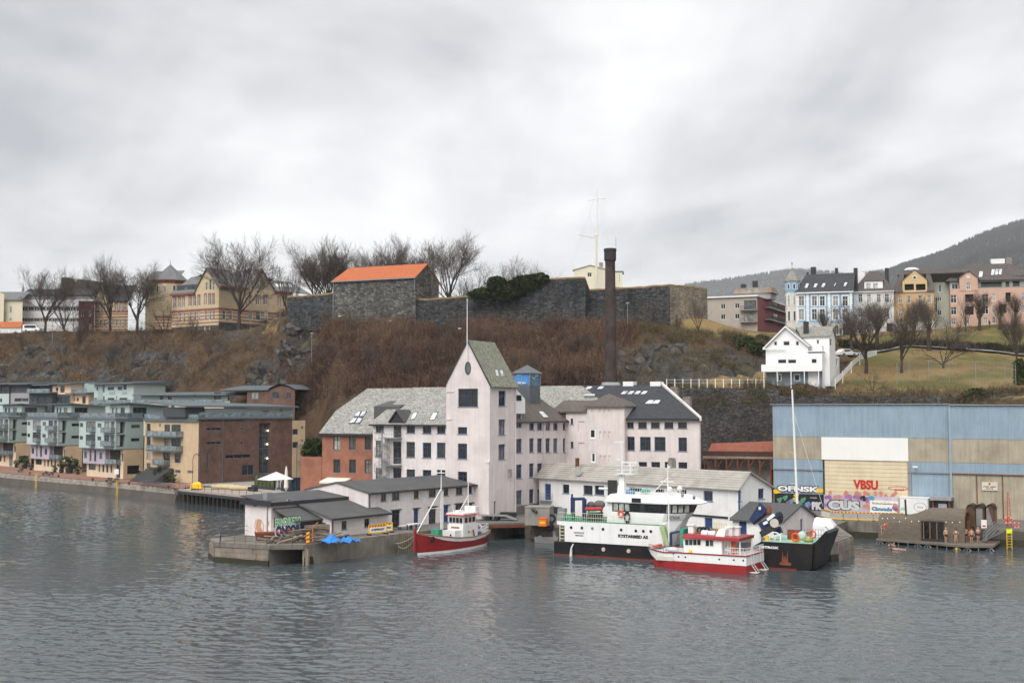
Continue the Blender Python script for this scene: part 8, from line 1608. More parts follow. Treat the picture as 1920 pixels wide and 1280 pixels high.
# ---- houses on the upper street
def facade_house(name,lab,px0,px1,Y,yb,ye,m,wins,d=(1,0),depth=9,conv=None,zoff=0):
 B=Bld(name,lab,'house',pg(px0,Y,38),d,at((px0+px1)/2,yb,Y).z);B.w=B.S(px1,(yb+ye)/2);B.ze=B.Z((px0+px1)/2,ye);o=[]
 for rs,st_ in wins:o+=B.rects(F0,rs,st_,conv)
 B.wall(F0,0,B.w,-2.5,B.ze,o,m);B.wall(('R',B.w),0,depth,-2.5,B.ze,[],m);B.wall(('L',0),-depth,0,-2.5,B.ze,[],m);return B
dH=nrm(6000,-2240);M_roofd=slatemat('house_slate',(.045,.05,.055),(.065,.07,.078),(.1,.1,.1),.2);M_rooft=slatemat('house_tile',(.085,.075,.07),(.12,.105,.098),(.17,.15,.14),.3);M_bfac=mat('azure_render',(.22,.4,.57),.65,.05,.6);M_stone=mat('pale_stone',(.62,.6,.56),.75,.08,.6)
sty('orn',M_trim,2,(.66,),.09,.1,sill=M_trim,trim=M_trim,trimw=.22,glass=G_cur);sty('pl',M_trim,2,(.66,),.09,.1,glass=G_cur);sty('gndoor',M_dark,1,(.7,),.12,.2,name='door',door=True,glass=mat('dark_door',(0,0,0)))
xsb=((903,950),(1015,1060),(1083,1128),(1195,1243),(1278,1325))
BH=facade_house('blue_townhouse','sky blue townhouse with white trim and corner turret',1494,1598.5,291,630,546,M_bfac,[([(a,435,b,520) for a,b in xsb]+[(a,545,b,640) for a,b in xsb],'orn'),([(1208,685,1245,765),(920,690,950,760)],'pl'),([(1282,678,1335,770)],'gndoor')],dH,10,zv)
zlw=BH.Z(1550,604);MB().box(-.05,BH.w+.05,-.1,-.01,zlw-.25,zlw).build('string_course',M_stone,BH.e)
for x0_,x1_ in ((868,905),(960,1012),(1065,1080),(1130,1190),(1248,1275),(1340,1366)):
 pass
for x in (884,980,1165,1352):
 a,b=BH.S(*zv(x-13,550)),BH.S(*zv(x+13,550));n_=11
 for i in range(n_):z0_=zlw+(BH.ze-zlw)*i/n_;q=.06 if i%2 else 0;MB().box(a+q,b-q,-.1,-.005,z0_+.02,z0_+(BH.ze-zlw)/n_-.02).build('quoin',M_trim,BH.e)
wl=BH.wall(('F',-.04),0,BH.w,-2.5,zlw-.25,BH.rects(('F',-.04),[(1208,685,1245,765),(920,690,950,760),(1020,685,1050,760)],'pl',zv)+BH.rects(('F',-.04),[(1282,678,1335,770)],'gndoor',zv),M_stone,'ground_floor')
MB().box(-.3,BH.w+.3,-.5,-.01,BH.ze-.45,BH.ze).build('cornice',M_trim,BH.e);zr=BH.Z(1555,513,('F',4.5));BHr=BH.roof([[(-.4,-.5,BH.ze),(BH.w+.4,-.5,BH.ze),(BH.w+.4,4.5,zr),(1.8,4.5,zr)],[(1.8,4.5,zr),(BH.w+.4,4.5,zr),(BH.w+.4,10,BH.ze),(-.4,10,BH.ze)],[(-.4,-.5,BH.ze),(1.8,4.5,zr),(-.4,10,BH.ze)]],M_roofd,.2)
for q in ((955,330,990,365),(1030,330,1065,360),(1098,328,1133,358),(1205,325,1225,348),(1288,320,1320,350)):BH.skylight([(0,-.5,BH.ze),(BH.w,-.5,BH.ze),(BH.w,4.5,zr)],[zv(q[0]+14,q[1]),zv(q[2],q[1]),zv(q[2]-14,q[3]),zv(q[0],q[3])],M_trim,BHr)
for x0_,x1_,yt in ((1008,1052,187),(1215,1240,195),(1375,1408,195),(972,988,232)):a,b=BH.S(*zv(x0_,240),('F',5)),BH.S(*zv(x1_,240),('F',5));MB().box(a,b,4.6,5.6,BH.ze,BH.Z(*zv(x0_,yt),('F',5))).build('chimney_stack',M_dark,BH.e)
tc_=BH.pt(*zv(850,500),('F',1.2));zte=BH.Z(*zv(880,305),('F',0));ztp=BH.Z(*zv(885,192),('F',1.2));r8=1.75
MB().lathe([(r8,-2.5),(r8,zte)],(tc_.x,tc_.y,0),8).build('turret',M_stone,BH.e);MB().lathe([(r8+.3,zte),(.12,ztp),(.03,ztp+.3)],(tc_.x,tc_.y,0),8).tube((tc_.x,tc_.y,ztp),(tc_.x,tc_.y,ztp+1.6),.05).ball((tc_.x,tc_.y,ztp+1.1),.2).build('turret_roof',M_vslate,BH.e);zq0=BH.Z(*zv(840,395));MB().lathe([(r8+.06,zq0-.2),(r8+.06,zq0),(r8+.02,zq0+.01),(r8+.02,zte-.25)],(tc_.x,tc_.y,0),8).build('turret_panel',M_bfac,BH.e)
for k_ in range(4):
 a=R(-157.5+k_*45)
 for z0_,z1_ in ((zq0-3.4,zq0-.8),(zq0-7.3,zq0-4.7),(zq0+.5,zte-.6)):o=MB().box(-.36,.36,-.08,.02,z0_,z1_).build('window',M_trim,BH.e,(tc_.x+(r8*.93+.02)*math.cos(a),tc_.y+(r8*.93+.02)*math.sin(a),0),a+math.pi/2);MB().box(-.24,.24,-.1,-.08,z0_+.15,z1_-.15).build('pane',G_cur,o)
rows=((185,215),(245,275),(315,345),(372,403));WT=facade_house('white_townhouse','white townhouse with brown hipped roof and wide dormer',1600,1676,291,629,545,mat('offwhite_render',(.68,.67,.65),.7,.06,.6,streak=.15),[([(a,568,b,628) for a,b in rows]+[(a,668,b,733) for a,b in rows],'pl'),([(185,780,203,840),(245,780,265,840)],'pl'),([(385,775,428,838)],'gndoor')],dH,9,zw7)
zr=WT.Z(1642,508,('F',4));MB().box(-.2,WT.w+.2,-.4,-.01,WT.ze-.35,WT.ze).build('cornice',M_trim,WT.e);WT.roof([[(-.3,-.4,WT.ze),(WT.w+.3,-.4,WT.ze),(WT.w*.62,4,zr),(WT.w*.38,4,zr)],[(WT.w+.3,-.4,WT.ze),(WT.w+.3,9,WT.ze),(WT.w*.62,4,zr)],[(-.3,-.4,WT.ze),(WT.w*.38,4,zr),(-.3,9,WT.ze)],[(WT.w*.38,4,zr),(WT.w*.62,4,zr),(WT.w+.3,9,WT.ze),(-.3,9,WT.ze)]],M_rooft,.2)
a,b=WT.S(*zw7(228,510)),WT.S(*zw7(358,510));zd=WT.Z(*zw7(290,478));dm=MB().box(a,b,.1,3.5,WT.ze,zd).build('dormer',M_trim,WT.e);MB().box(a-.2,b+.2,-.1,3.6,zd,zd+.15).build('dormer_roof',M_rooft,dm)
for x0_,x1_ in ((240,275),(288,326)):q=WT.rects(('F',.1),[(x0_,490,x1_,535)],'pl',zw7)[0];WT.window(('F',-.06),*q)
MB().box(WT.w*.78,WT.w*.78+.9,3,4,WT.ze,WT.Z(*zw7(330,387),('F',3))).build('chimney_stack',M_dark,WT.e);MB().box(.3,2.6,4,7,WT.ze,WT.Z(*zw7(190,415),('F',4))).build('roof_cabin',M_trim,WT.e)
YH=facade_house('ochre_townhouse','ochre yellow townhouse with gable and round window',1677,1752,291,622,546,mat('ochre_render',(.52,.35,.19),.7,.07,.6,streak=.1),[([(470,583,495,632),(530,583,555,632),(608,578,636,640),(670,575,700,630),(470,680,495,735),(610,680,636,742),(668,680,700,735)],'pl'),([(575,780,598,828),(642,775,668,828)],'pl')],dH,9,zw7)
wl=YH.wall(('F',-.05),0,YH.w,-2.5,YH.Z(1700,602),YH.rects(('F',-.05),[(575,780,598,828),(642,775,668,828),(480,780,505,828)],'pl',zw7),M_stone,'ground_floor');a,b=YH.S(*zw7(497,500)),YH.S(*zw7(672,500));zg0,zga=YH.Z(*zw7(500,475)),YH.Z(*zw7(582,396));M_gy=mat('yellow_gable',(.6,.43,.22),.7,.05,.6)
YH.wall(('F',-.1),a,b,YH.ze,[(a,zg0),((a+b)/2,zga),(b,zg0)],YH.rects(('F',-.1),[(512,498,578,542),(592,498,660,542)],'blackdoor',zw7),M_gy,'gable_wall')
c=YH.pt(*zw7(583,453),('F',-.12));mb=MB().lathe([(0,0),(.5,0),(.5,.06)],n=18);mb.v=[(c.x+v[0],c.y-v[2],c.z+v[1]) for v in mb.v];rw_=mb.build('round_window',M_trim,YH.e);mb=MB().lathe([(0,0),(.34,0),(.34,.02)],n=16);mb.v=[(c.x+v[0],c.y-.062-v[2],c.z+v[1]) for v in mb.v];mb.build('pane',M_pane,rw_)
zr=zga-.3;YH.roof([[(a-.2,-.3,zg0),((a+b)/2,-.3,zga+.12),((a+b)/2,6,zga+.12),(a-.2,6,zg0)],[((a+b)/2,-.3,zga+.12),(b+.2,-.3,zg0),(b+.2,6,zg0),((a+b)/2,6,zga+.12)],[(-.3,-.4,YH.ze),(a+.1,-.4,YH.ze),(a+.3,3,zr-.4),(1.2,3,zr-.4)],[(b-.1,-.4,YH.ze),(YH.w+.3,-.4,YH.ze),(YH.w-.8,3,zr-.6),(b-.3,3,zr-.6)],[(.8,3,zr-.4),(YH.w+8,3,zr-.4),(YH.w+8,9,YH.ze),(.8,9,YH.ze)]],M_rooft,.2)
for y_,xx in ((545,None),(645,(600,645)),(745,(600,645))):
 x0_,x1_=(0,YH.w) if xx is None else (YH.S(*zw7(xx[0]-10,y_)),YH.S(*zw7(xx[1]+10,y_)));z_=YH.Z(*zw7(620,y_+5));b_=MB().box(x0_,x1_,-.8 if xx else -.3,-.06,z_-.12,z_).build('balcony' if xx else 'cornice',M_dark if xx else M_stone,YH.e)
 if xx:railing(MB(),[(x0_,-.75,z_),(x1_,-.75,z_)],.9,r=.03).build('railing',M_dark,b_)
GG=facade_house('grey_green_house','grey green modern flats wedged between ochre and salmon houses',1750,1790,293,622,523,mat('grey_green_render',(.38,.4,.34),.7,.05,.6),[([(750,500,775,555),(705,590,745,700),(742,590,775,620),(742,680,775,720)],'mod')],dH,9,zw7);MB().box(-.4,GG.w+16,.5,9,GG.ze,GG.ze+.3).build('roof',M_dkpan,GG.e);MB().hexa([(-8,1.5,GG.ze+.3),(GG.w+16,1.5,GG.ze+.3),(GG.w+16,9,GG.ze+.3),(-8,9,GG.ze+.3)],[(-7.5,4,GG.Z(1750,505,('F',4))),(GG.w+16,4,GG.Z(1750,505,('F',4))),(GG.w+16,8,GG.Z(1750,505,('F',4))),(-7.5,8,GG.Z(1750,505,('F',4)))]).build('attic',M_rooft,GG.e);MB().ball((-5,5,GG.Z(1730,505,('F',5))),1.8,1.5,.6).build('roof_dome',M_trim,GG.e)
SM=facade_house('salmon_townhouse','long salmon pink apartment house with gable and brown roof',1783,1945,289,608,540,mat('salmon_render',(.56,.37,.28),.7,.06,.6,streak=.08),[([(832,575,880,632),(1060,568,1105,625),(1130,568,1152,620),(832,660,880,715),(1060,652,1105,710),(1130,650,1152,705),(1335,560,1360,615),(1335,645,1360,700),(945,735,970,780),(1070,735,1098,778),(1130,733,1155,775),(835,740,875,785)],'pl'),([(940,570,1000,625),(940,655,1000,715),(1225,558,1262,625),(1180,640,1230,700)],'blackdoor')],nrm(6000,-1400),10,zw7)
a,b=SM.S(*zw7(898,480)),SM.S(*zw7(1028,480));SM.wall(('F',-.12),a,b,SM.ze-.5,[(a,SM.Z(*zw7(900,455))),((a+b)/2,SM.Z(*zw7(960,405))),(b,SM.Z(*zw7(1028,455)))],SM.rects(('F',-.12),[(947,490,978,545)],'pl',zw7),MATS['salmon_render'],'gable_wall');c=SM.pt(*zw7(960,449),('F',-.14));mb=MB().lathe([(0,0),(.48,0),(.48,.06)],n=18);mb.v=[(c.x+v[0],c.y-v[2],c.z+v[1]) for v in mb.v];mb.build('round_window',M_stone,SM.e)
zpt=SM.Z(*zw7(1150,465),('F',1));SM.wall(('F',1.2),b,SM.w,SM.ze,zpt,SM.rects(('F',1.2),[(1050,485,1200,520),(1225,482,1252,518),(1275,478,1325,516)],'blackdoor',zw7),MATS['grey_green_render'],'attic_wall');SM.wall(('F',1.0),0,a,SM.ze,SM.Z(*zw7(860,470),('F',1)),SM.rects(('F',1.0),[(845,495,890,535)],'mod',zw7),MATS['grey_green_render'],'attic_wall');railing(MB(),[(b,.1,SM.ze),(SM.w,.1,SM.ze)],.9,r=.03).build('railing',M_grey,SM.e)
zrr=SM.Z(*zw7(1150,348),('F',6));xr0,xr1=SM.S(*zw7(965,355),('F',6)),SM.S(*zw7(1235,345),('F',6));rs_=SM.roof([[(a-3,.4,zpt-.1),(SM.w+.5,.4,zpt-.1),(xr1,6,zrr),(xr0,6,zrr)],[(SM.w+.5,.4,zpt-.1),(SM.w+.5,11,zpt),(xr1,6,zrr)],[(a-3,.4,zpt-.1),(xr0,6,zrr),(a-3,11,zpt)],[((a+b)/2,-.3,SM.Z(*zw7(960,402))),(b+.3,-.3,SM.Z(*zw7(1028,458))),(b+1,4,SM.Z(*zw7(1028,458))),((a+b)/2,5,SM.Z(*zw7(960,402)))],[(a-.3,-.3,SM.Z(*zw7(900,458))),((a+b)/2,-.3,SM.Z(*zw7(960,402))),((a+b)/2,5,SM.Z(*zw7(960,402))),(a-1,4,SM.Z(*zw7(900,458)))]],M_rooft,.2)
for q in ((1035,412,1065,450),(1122,398,1148,435),(1150,397,1174,434),(1176,396,1200,432)):SM.skylight([(a,.4,zpt-.1),(SM.w,.4,zpt-.1),(xr1,6,zrr)],[zw7(q[0]+6,q[1]),zw7(q[2],q[1]),zw7(q[2]-6,q[3]),zw7(q[0],q[3])],M_trim,rs_)
a0,b0=SM.S(*zw7(1122,340),('F',6)),SM.S(*zw7(1218,340),('F',6));MB().box(a0,b0,5.6,7,zrr-.3,SM.Z(*zw7(1170,322),('F',6))).build('roof_cabin',M_trim,SM.e);MB().box(b0+.3,b0+1.6,5.6,7,zrr-.5,SM.Z(*zw7(1240,312),('F',6))).build('chimney_stack',MATS['grey_stack'],SM.e)
# ---- red and grey modern flats behind the bastion
RF=Bld('modern_flats','flat roofed grey and dark red modern flats with balconies','building',pg(1327,305,40),nrm(2600,-2240*.55),at(1400,614,305).z);xc=RF.S(*zv(548,560));zf=RF.Z(*zv(350,445));o=RF.rects(F0,[(235,500,275,545),(355,495,398,540),(235,590,275,635),(355,585,398,630)],'mod',zv)+RF.rects(F0,[(435,470,542,552),(435,570,542,660)],'apt3',zv)
RF.wall(F0,0,xc,-3,zf,o,mat('grey_panel_warm',(.4,.35,.31),.7,.08,.6));RRf=('R',xc);dr=RF.S(*zv(812,560),RRf);RF.wall(RRf,0,dr,-3,zf,RF.rects(RRf,[(690,478,730,540),(690,585,730,680)],'apt2',zv),mat('dark_red_panel',(.24,.035,.035),.6,.08,.6));MB().box(-.4,xc+.3,-.5,dr,zf,zf+.35).build('roof',M_trim,RF.e)
for y_ in (552,655):z_=RF.Z(*zv(480,y_));b_=MB().box(RF.S(*zv(405,y_)),xc,-1.3,-.01,z_-.2,z_).build('balcony',M_grey,RF.e);railing(MB(),[(RF.S(*zv(405,y_)),-1.25,z_),(xc,-1.25,z_)],1.0,r=.03).build('railing',M_dark,b_)
for y_ in (555,655):z_=RF.Z(*zv(700,y_),RRf);y0_,y1_=RF.S(*zv(612,y_),RRf),RF.S(*zv(812,y_),RRf);b_=MB().box(xc+.01,xc+1.4,y0_,y1_,z_-.25,z_).build('balcony',M_grey,RF.e);railing(MB(),[(xc+1.35,y0_,z_),(xc+1.35,y1_,z_)],1.0,r=.03).build('railing',M_dark,b_)
a,b=RF.S(*zv(345,400),('F',8)),RF.S(*zv(680,400),('F',8));z0_,z1_=RF.Z(*zv(500,412),('F',8)),RF.Z(*zv(500,362),('F',8));MB().box(a+.6,b-.6,8,14,zf,z0_).build('lift_house',M_lgrey,RF.e);MB().hexa([(a,7.5,z0_),(b,7.5,z0_),(b,15,z0_),(a,15,z0_)],[(a+.5,8.2,z1_),(b-.5,8.2,z1_),(b-.5,14.5,z1_),(a+.5,14.5,z1_)]).build('lift_roof',mat('stained_copper',(.22,.2,.17),.7,.4,.8,dirt=(.25,.13,.06),dirta=.7),RF.e)
for x in (430,530):q=RF.S(*zv(x,340),('F',10));MB().box(q-.6,q+.6,9.5,10.7,z1_,z1_+1.2+(x>500)*.7).build('chimney_stack',M_dark,RF.e)
# ---- retaining walls below the villa
def rwall(lab,pts,m,th=.8):
 P0=at(pts[0][0],pts[0][2],pts[0][3]);e=empty('retaining_wall',P0,0,lab,'wall','dark stone retaining walls');lo=[at(px,yb,Y)-P0 for px,yt,yb,Y in pts];hi=[Vector((at(px,yb,Y).x-P0.x,Y-P0.y+.3,at(px,yt,Y).z-P0.z)) for px,yt,yb,Y in pts]
 MB().loft([lo,hi,[h+Vector((0,th,0)) for h in hi]],closed=False,cap=False).build('masonry',m,e);return e
M_ret=rubblemat('retaining_stone',(.05,.05,.05),(.12,.115,.11),(.018,.018,.018),1.7,.2,(.09,.06,.035),.6)
rwall('upper dark stone retaining wall under the white fence',[(1235,727,770,205),(1300,727,775,205),(1380,727,775,205),(1462,730,778,205)],M_ret);rwall('lower dark overgrown retaining wall behind rusty shed',[(1240,764,860,197),(1330,762,870,197),(1462,766,880,197)],M_ret);rwall('long low dark wall above the blue hangar roof',[(1455,741,770,203),(1650,742,770,202),(1800,741,770,200),(1960,738,770,198)],M_ret)
# ---- fences
FE=empty('post_fence',at(1250,722,206.3),0,'white post and rail fence along the top of stone wall','fence');n=13;P_=[at(1250+i*15.2,722.5,206.3)-FE.location for i in range(n)]
for i in range(n):MB().box(P_[i].x-.07,P_[i].x+.07,P_[i].y-.07,P_[i].y+.07,P_[i].z-.6,P_[i].z+1.15).build('post',M_trim,FE)
MB().path([tuple(p+Vector((0,0,1.0))) for p in P_],.03,4).build('rail',M_trim,FE);MB().path([tuple(p+Vector((0,0,.5))) for p in P_],.02,4).build('rail',M_trim,FE)
DF=[at(px,py,Y) for px,py,Y in ((1566,722,212),(1580,708,217),(1596,690,226),(1612,675,240),(1644,666,250))];e=empty('board_fence',DF[0],0,'white boarded fence climbing along the villa driveway','fence')
for i,(a,b) in enumerate(zip(DF[:-1],DF[1:])):
 d=nrm(b.x-a.x,b.y-a.y);q=a-DF[0];r=b-DF[0]
 for k_ in range(3):MB().hexa([(q.x,q.y,q.z+.1+k_*.36),(r.x,r.y,r.z+.1+k_*.36),(r.x+.05,r.y+.05,r.z+.1+k_*.36),(q.x+.05,q.y+.05,q.z+.1+k_*.36)],[(q.x,q.y,q.z+.38+k_*.36),(r.x,r.y,r.z+.38+k_*.36),(r.x+.05,r.y+.05,r.z+.38+k_*.36),(q.x+.05,q.y+.05,q.z+.38+k_*.36)]).build('board',M_trim,e)
 MB().box(q.x-.06,q.x+.06,q.y-.06,q.y+.06,q.z-1,q.z+1.25).build('post',M_trim,e)
SF=empty('ball_court_fence',gp(1682,722),0,'tall thin wire fence around the grassy ball court','fence');o_=SF.location.copy()
cr=[(1682,722),(1705,716),(1742,716),(1780,718),(1830,720),(1885,722),(1905,728)];cw=[gp(*c)-o_ for c in cr];mb=MB()
for p in cw:MB().tube(p+Vector((0,0,-.5)),p+Vector((0,0,4)),.05,n=5).build('post',M_grey,SF)
for a,b in zip(cw[:-1],cw[1:]):
 for k_ in range(9):mb.tube(a+Vector((0,0,.4+k_*.45)),b+Vector((0,0,.4+k_*.45)),.008,n=3)
 for k_ in range(8):p=a.lerp(b,k_/8);mb.tube(p,p+Vector((0,0,4)),.006,n=3)
mb.build('mesh',M_grey,SF)
# ---- road up to the houses
rp=[gp(px,py) for px,py in ((1590,668),(1640,662),(1700,650),(1740,652),(1800,657),(1860,661),(1925,668),(1990,672))];L_=[p+Vector((0,-1.6,.12)) for p in rp];R_=[p+Vector((0,1.9,.3)) for p in rp]
tag(MB().loft([[Vector((p.x,p.y,max(p.z,hz(p.x,p.y)+.1))) for p in L_],[Vector((p.x,p.y,max(p.z,hz(p.x,p.y)+.1))) for p in R_]],closed=False,cap=False).build('road',mat('road_asphalt',(.2,.2,.2),.85,.1,.5)),kind='structure')
p=at(1798,659,252.5);q=gp(1798,658);car('car','black estate car parked on the road below the houses',(q.x,q.y,q.z+.15),R(176),4.6,1.5,M_carb);q=at(1587,668,244);car('car','white car parked on the drive beside white villa',(q.x,244,max(q.z,hz(q.x,244))),R(25),4.4,1.45,M_carw)
# ================================================================== trees and scrub
M_bark=mat('bark',(.06,.05,.042),.95,.3,2,bump=.6,spec=.1);M_twig=mat('twigs',(.1,.08,.068),.95,.3,.4,spec=.05);M_twigr=mat('twigs_reddish',(.1,.066,.054),.95,.3,.4,spec=.05)
def make_tree(seed,H,up,kids,fan,LR=(.3,.5,.3,.17,.1,.06),tr=.026):
 rnd=random.Random(seed);tk,cr=MB(),MB()
 def rv():return Vector((rnd.gauss(0,1),rnd.gauss(0,1),rnd.gauss(0,1))).normalized()
 def blade(a,b,w_):
  n=(b-a).cross(rv()).normalized()*w_;i=len(cr.v);cr.v+=[tuple(a-n),tuple(a+n),tuple(b)];cr.f.append((i,i+1,i+2))
 def grow(p,d,L,r,lev):
  pts=[p];rs=[r];ns=(3,5,4,2,2,1)[lev];q=p;bend=rv()*.1
  for i in range(ns):
   d=(d+rv()*(.13 if lev else .05)+bend*(lev>0)+Vector((0,0,up*(.6 if lev<3 else .9)))).normalized();q=q+d*(L/ns);pts.append(q);rs.append(r*(1-.6*(i+1)/ns))
  if lev<3:
   for a,b,ra,rb in zip(pts[:-1],pts[1:],rs[:-1],rs[1:]):(tk if lev<2 else cr).tube(a,b,ra,rb,(7,5,3)[lev],False)
  else :
   for a,b,ra in zip(pts[:-1],pts[1:],rs[:-1]):blade(a,b+(b-a)*.15,max(ra,.013))
  if lev>=len(kids):return
  k=kids[lev];lo=(.6,.3,.2,.15,.1)[lev]
  for i in range(k):
   f=min(.995,lo+(1-lo)*(i+rnd.random())/k);j=min(int(f*ns),ns-1);c=pts[j].lerp(pts[j+1],f*ns-j);sd=d.cross(rv()).normalized();t=fan*rnd.uniform(.55,1.3);nd=(d*math.cos(t)+sd*math.sin(t)).normalized()
   if nd.z<-.15:nd.z*=-.3
   grow(c,nd,H*LR[lev+1]*rnd.uniform(.65,1.15)*(1-.35*f*(lev==1)),max(rs[j]*(.6 if lev==0 else .5),.011),lev+1)
 grow(Vector((0,0,-.5)),Vector((rnd.uniform(-.06,.06),0,1)),H*LR[0],H*tr,0)
 a=tk.mesh('trunk');b=bpy.data.meshes.new('crown');b.from_pydata(cr.v,[],cr.f);a.materials.append(M_bark);b.materials.append(M_twig)
 return a,b,sorted(v[2] for v in cr.v)[int(len(cr.v)*.997)]
KB=(8,7,5,5,5);TREES=[make_tree(11,12,.13,KB,.58),make_tree(12,12,.16,KB,.48),make_tree(13,12,.1,KB,.68),make_tree(14,8,.22,(9,5,6,4),.55,(.42,.2,.2,.16,.1),.04),make_tree(15,8,.08,(6,6,5,4),.75,(.16,.5,.32,.2,.12)),make_tree(16,9,.18,(6,6,5,4),.42,(.25,.5,.28,.17,.1))]
def tree(px,pyb,pyt,v,Y=None,lab='',name='bare_tree',rz=None):
 if Y is None:p=gp(px,pyb)
 else :q=at(px,pyb,Y);p=Vector((q.x,Y,min(q.z,hz(q.x,Y)) if pyb else hz(q.x,Y)))
 h=at(px,pyt,p.y).z-p.z;a,b,zt=TREES[v];e=empty(name,p,random.uniform(0,6.28) if rz is None else rz,lab,'tree','bare winter trees');s=h/zt;e.scale=(s,s,s);link('trunk',a,e);link('crown',b,e);return e
for a in ((84,627,500,0,340,'spreading bare tree beside the white minibus'),(120,630,530,5,340,'thinner bare tree in front of white office block'),(141,640,545,4,336,'low many stemmed bare tree left of red house'),(207,624,483,1,336,'tall bare tree before the smaller school wing'),(256,624,489,2,330,'wide bare tree left of the round school tower'),(311,634,560,4,321,'low twisted bare tree below round school tower'),(449,618,443,0,308,'largest bare tree, standing before the school gables'),(538,560,488,5,318,'small bare tree behind the school roof end'),(590,556,458,2,300,'bare tree left of the orange roofed hall'),(618,556,450,1,303,'bare tree just behind orange roof left end'),(672,540,462,0,308,'bare tree behind left half of orange roof'),(712,540,462,2,310,'bare tree behind the middle of orange roof'),(748,540,441,1,308,'tallest bare tree behind the orange roof'),(784,540,446,5,307,'bare tree behind right end of orange roof'),(842,556,443,0,298,'large bare tree right of the stone hall gable'),(893,556,497,4,296,'small spreading bare tree behind ivy bush'),(870,556,515,5,292,'slender bare tree above the rounded bastion'),(952,530,488,5,297,'thin bare tree behind ivy on the wall'),(1000,530,478,4,295,'bare tree above the highest fortress wall'),(1030,530,496,4,296,'low bare tree left of the signal house')):tree(*a)
for a in ((1624,700,548,2,None,'largest bare tree right of villa before white townhouse'),(1597,660,585,3,None,'pollarded tree before the blue townhouse door'),(1548,642,580,3,285,'small pollard tree at blue townhouse foot'),(1645,655,560,3,None,'pollarded tree before the white townhouse door'),(1690,700,568,1,None,'tall bare tree left of ochre townhouse on lawn'),(1712,640,560,3,276,'pollarded tree before the ochre townhouse'),(1743,657,556,3,None,'dark pollarded tree between ochre and grey houses'),(1768,690,600,4,None,'low bare tree left of the black car'),(1786,664,590,4,None,'leaning bare tree by the black car'),(1810,612,548,5,280,'bare tree before salmon gable'),(1836,610,545,3,280,'knobbly pollard tree before salmon townhouse'),(1874,608,560,3,280,'pollard tree right of salmon gable'),(1906,690,575,1,None,'bare tree at the right edge of lawn'),(1904,606,548,3,281,'pollard tree furthest right before salmon wall'),(1250,720,672,4,None,'small pale bare tree by the stone wall fence'),(1213,618,556,4,None,'round bare shrub tree under right fortress wall'),(1310,628,560,5,None,'dense bare thicket tree at end bastion'),(1638,738,690,4,None,'reddish bare shrub at the lawn bottom'),(1270,625,585,5,None,'bare sapling under brown end bastion'),(360,640,585,5,None,'bare sapling on slope below the school'),(270,660,600,5,None,'pale bare sapling low on left slope'),(148,655,590,5,None,'bare sapling below the red house')):tree(*a)
# ---- scrub covering the slope: thousands of bare stems
rs_=np.random.RandomState(3)
def scrub(name,lab,poly,n,hmin,hmax,m,stems=9,blades=4,dens=None,w0=.035,rock=True):
 P=[];bx0,bx1=min(p[0] for p in poly),max(p[0] for p in poly);by0,by1=min(p[1] for p in poly),max(p[1] for p in poly);tries=0
 while len(P)<n and tries<n*6:
  tries+=1;px,py=rs_.uniform(bx0,bx1),rs_.uniform(by0,by1)
  if not inpoly(px,py,poly):continue
  if rock and rs_.rand()<.85 and any(inpoly(px,py,Q) for Q in R_POLY[:2]):continue
  nn=noise.noise(Vector((px*.028,py*.05,2)))
  if dens is not None and nn<dens+rs_.uniform(-.15,.15):continue
  p=gp(px,py,200);
  if p.y>360:continue
  P.append((p.x,p.y+rs_.uniform(-.5,.5),p.z-.15,1+.45*noise.noise(Vector((px*.02,py*.02,7)))))
 P=np.array(P);N=len(P);K=N*stems;base=np.repeat(P[:,:3],stems,0)+rs_.normal(0,.35,(K,3))*[1,1,.1]
 hh=rs_.uniform(hmin,hmax,K)*np.repeat(P[:,3]*rs_.choice([.6,.8,1,1.25,1.6],N),stems);lean=rs_.normal(0,.32,(K,2));tip=base+np.stack([lean[:,0]*hh,lean[:,1]*hh,hh],1)
 th=rs_.uniform(0,6.28,K);wv=np.stack([np.cos(th),np.sin(th),np.zeros(K)],1)*w0
 T=[np.stack([base-wv,base+wv,tip],1)]
 for b in range(blades):
  f=rs_.uniform(.3,.9,K)[:,None];s0=base+(tip-base)*f;dr=rs_.normal(0,.55,(K,3));dr[:,2]=np.abs(dr[:,2])+.35;s1=s0+dr*(hh*.34)[:,None];T.append(np.stack([s0-wv*.7,s0+wv*.7,s1],1))
 T=np.concatenate(T).reshape(-1,3);nT=len(T)//3;me=bpy.data.meshes.new(name);me.vertices.add(len(T));me.vertices.foreach_set('co',T.ravel());me.loops.add(len(T));me.loops.foreach_set('vertex_index',np.arange(len(T)));me.polygons.add(nT);me.polygons.foreach_set('loop_start',np.arange(nT)*3);me.polygons.foreach_set('loop_total',np.full(nT,3));me.update();me.materials.append(m);tag(link(name,me),lab,'scrub',kind='stuff')
def scrubmat(name,c1,c2,c3):
 m,t,b=newmat(name);p=wpos(t);c=mixc(t,rng(t,noisen(t,p,.09,4,.6),.38,.62,0,1),c1,c2);c=mixc(t,rng(t,noisen(t,p,.5,4,.7),.5,.7,0,.8),c,c3);c=mulc(t,c,rng(t,noisen(t,p,2.2,2,.7),.32,.68,.4,1.75));t.links.new(c,b.inputs['Base Color']);b.inputs['Roughness'].default_value=1;b.inputs['Specular IOR Level'].default_value=.05;return m
M_sc1=scrubmat('scrub_brown',(.07,.042,.034),(.17,.105,.072),(.25,.18,.12));M_sc2=scrubmat('scrub_tan',(.115,.08,.056),(.195,.135,.085),(.25,.19,.125));M_sc3=scrubmat('scrub_olive',(.09,.075,.045),(.14,.11,.06),(.2,.15,.09))
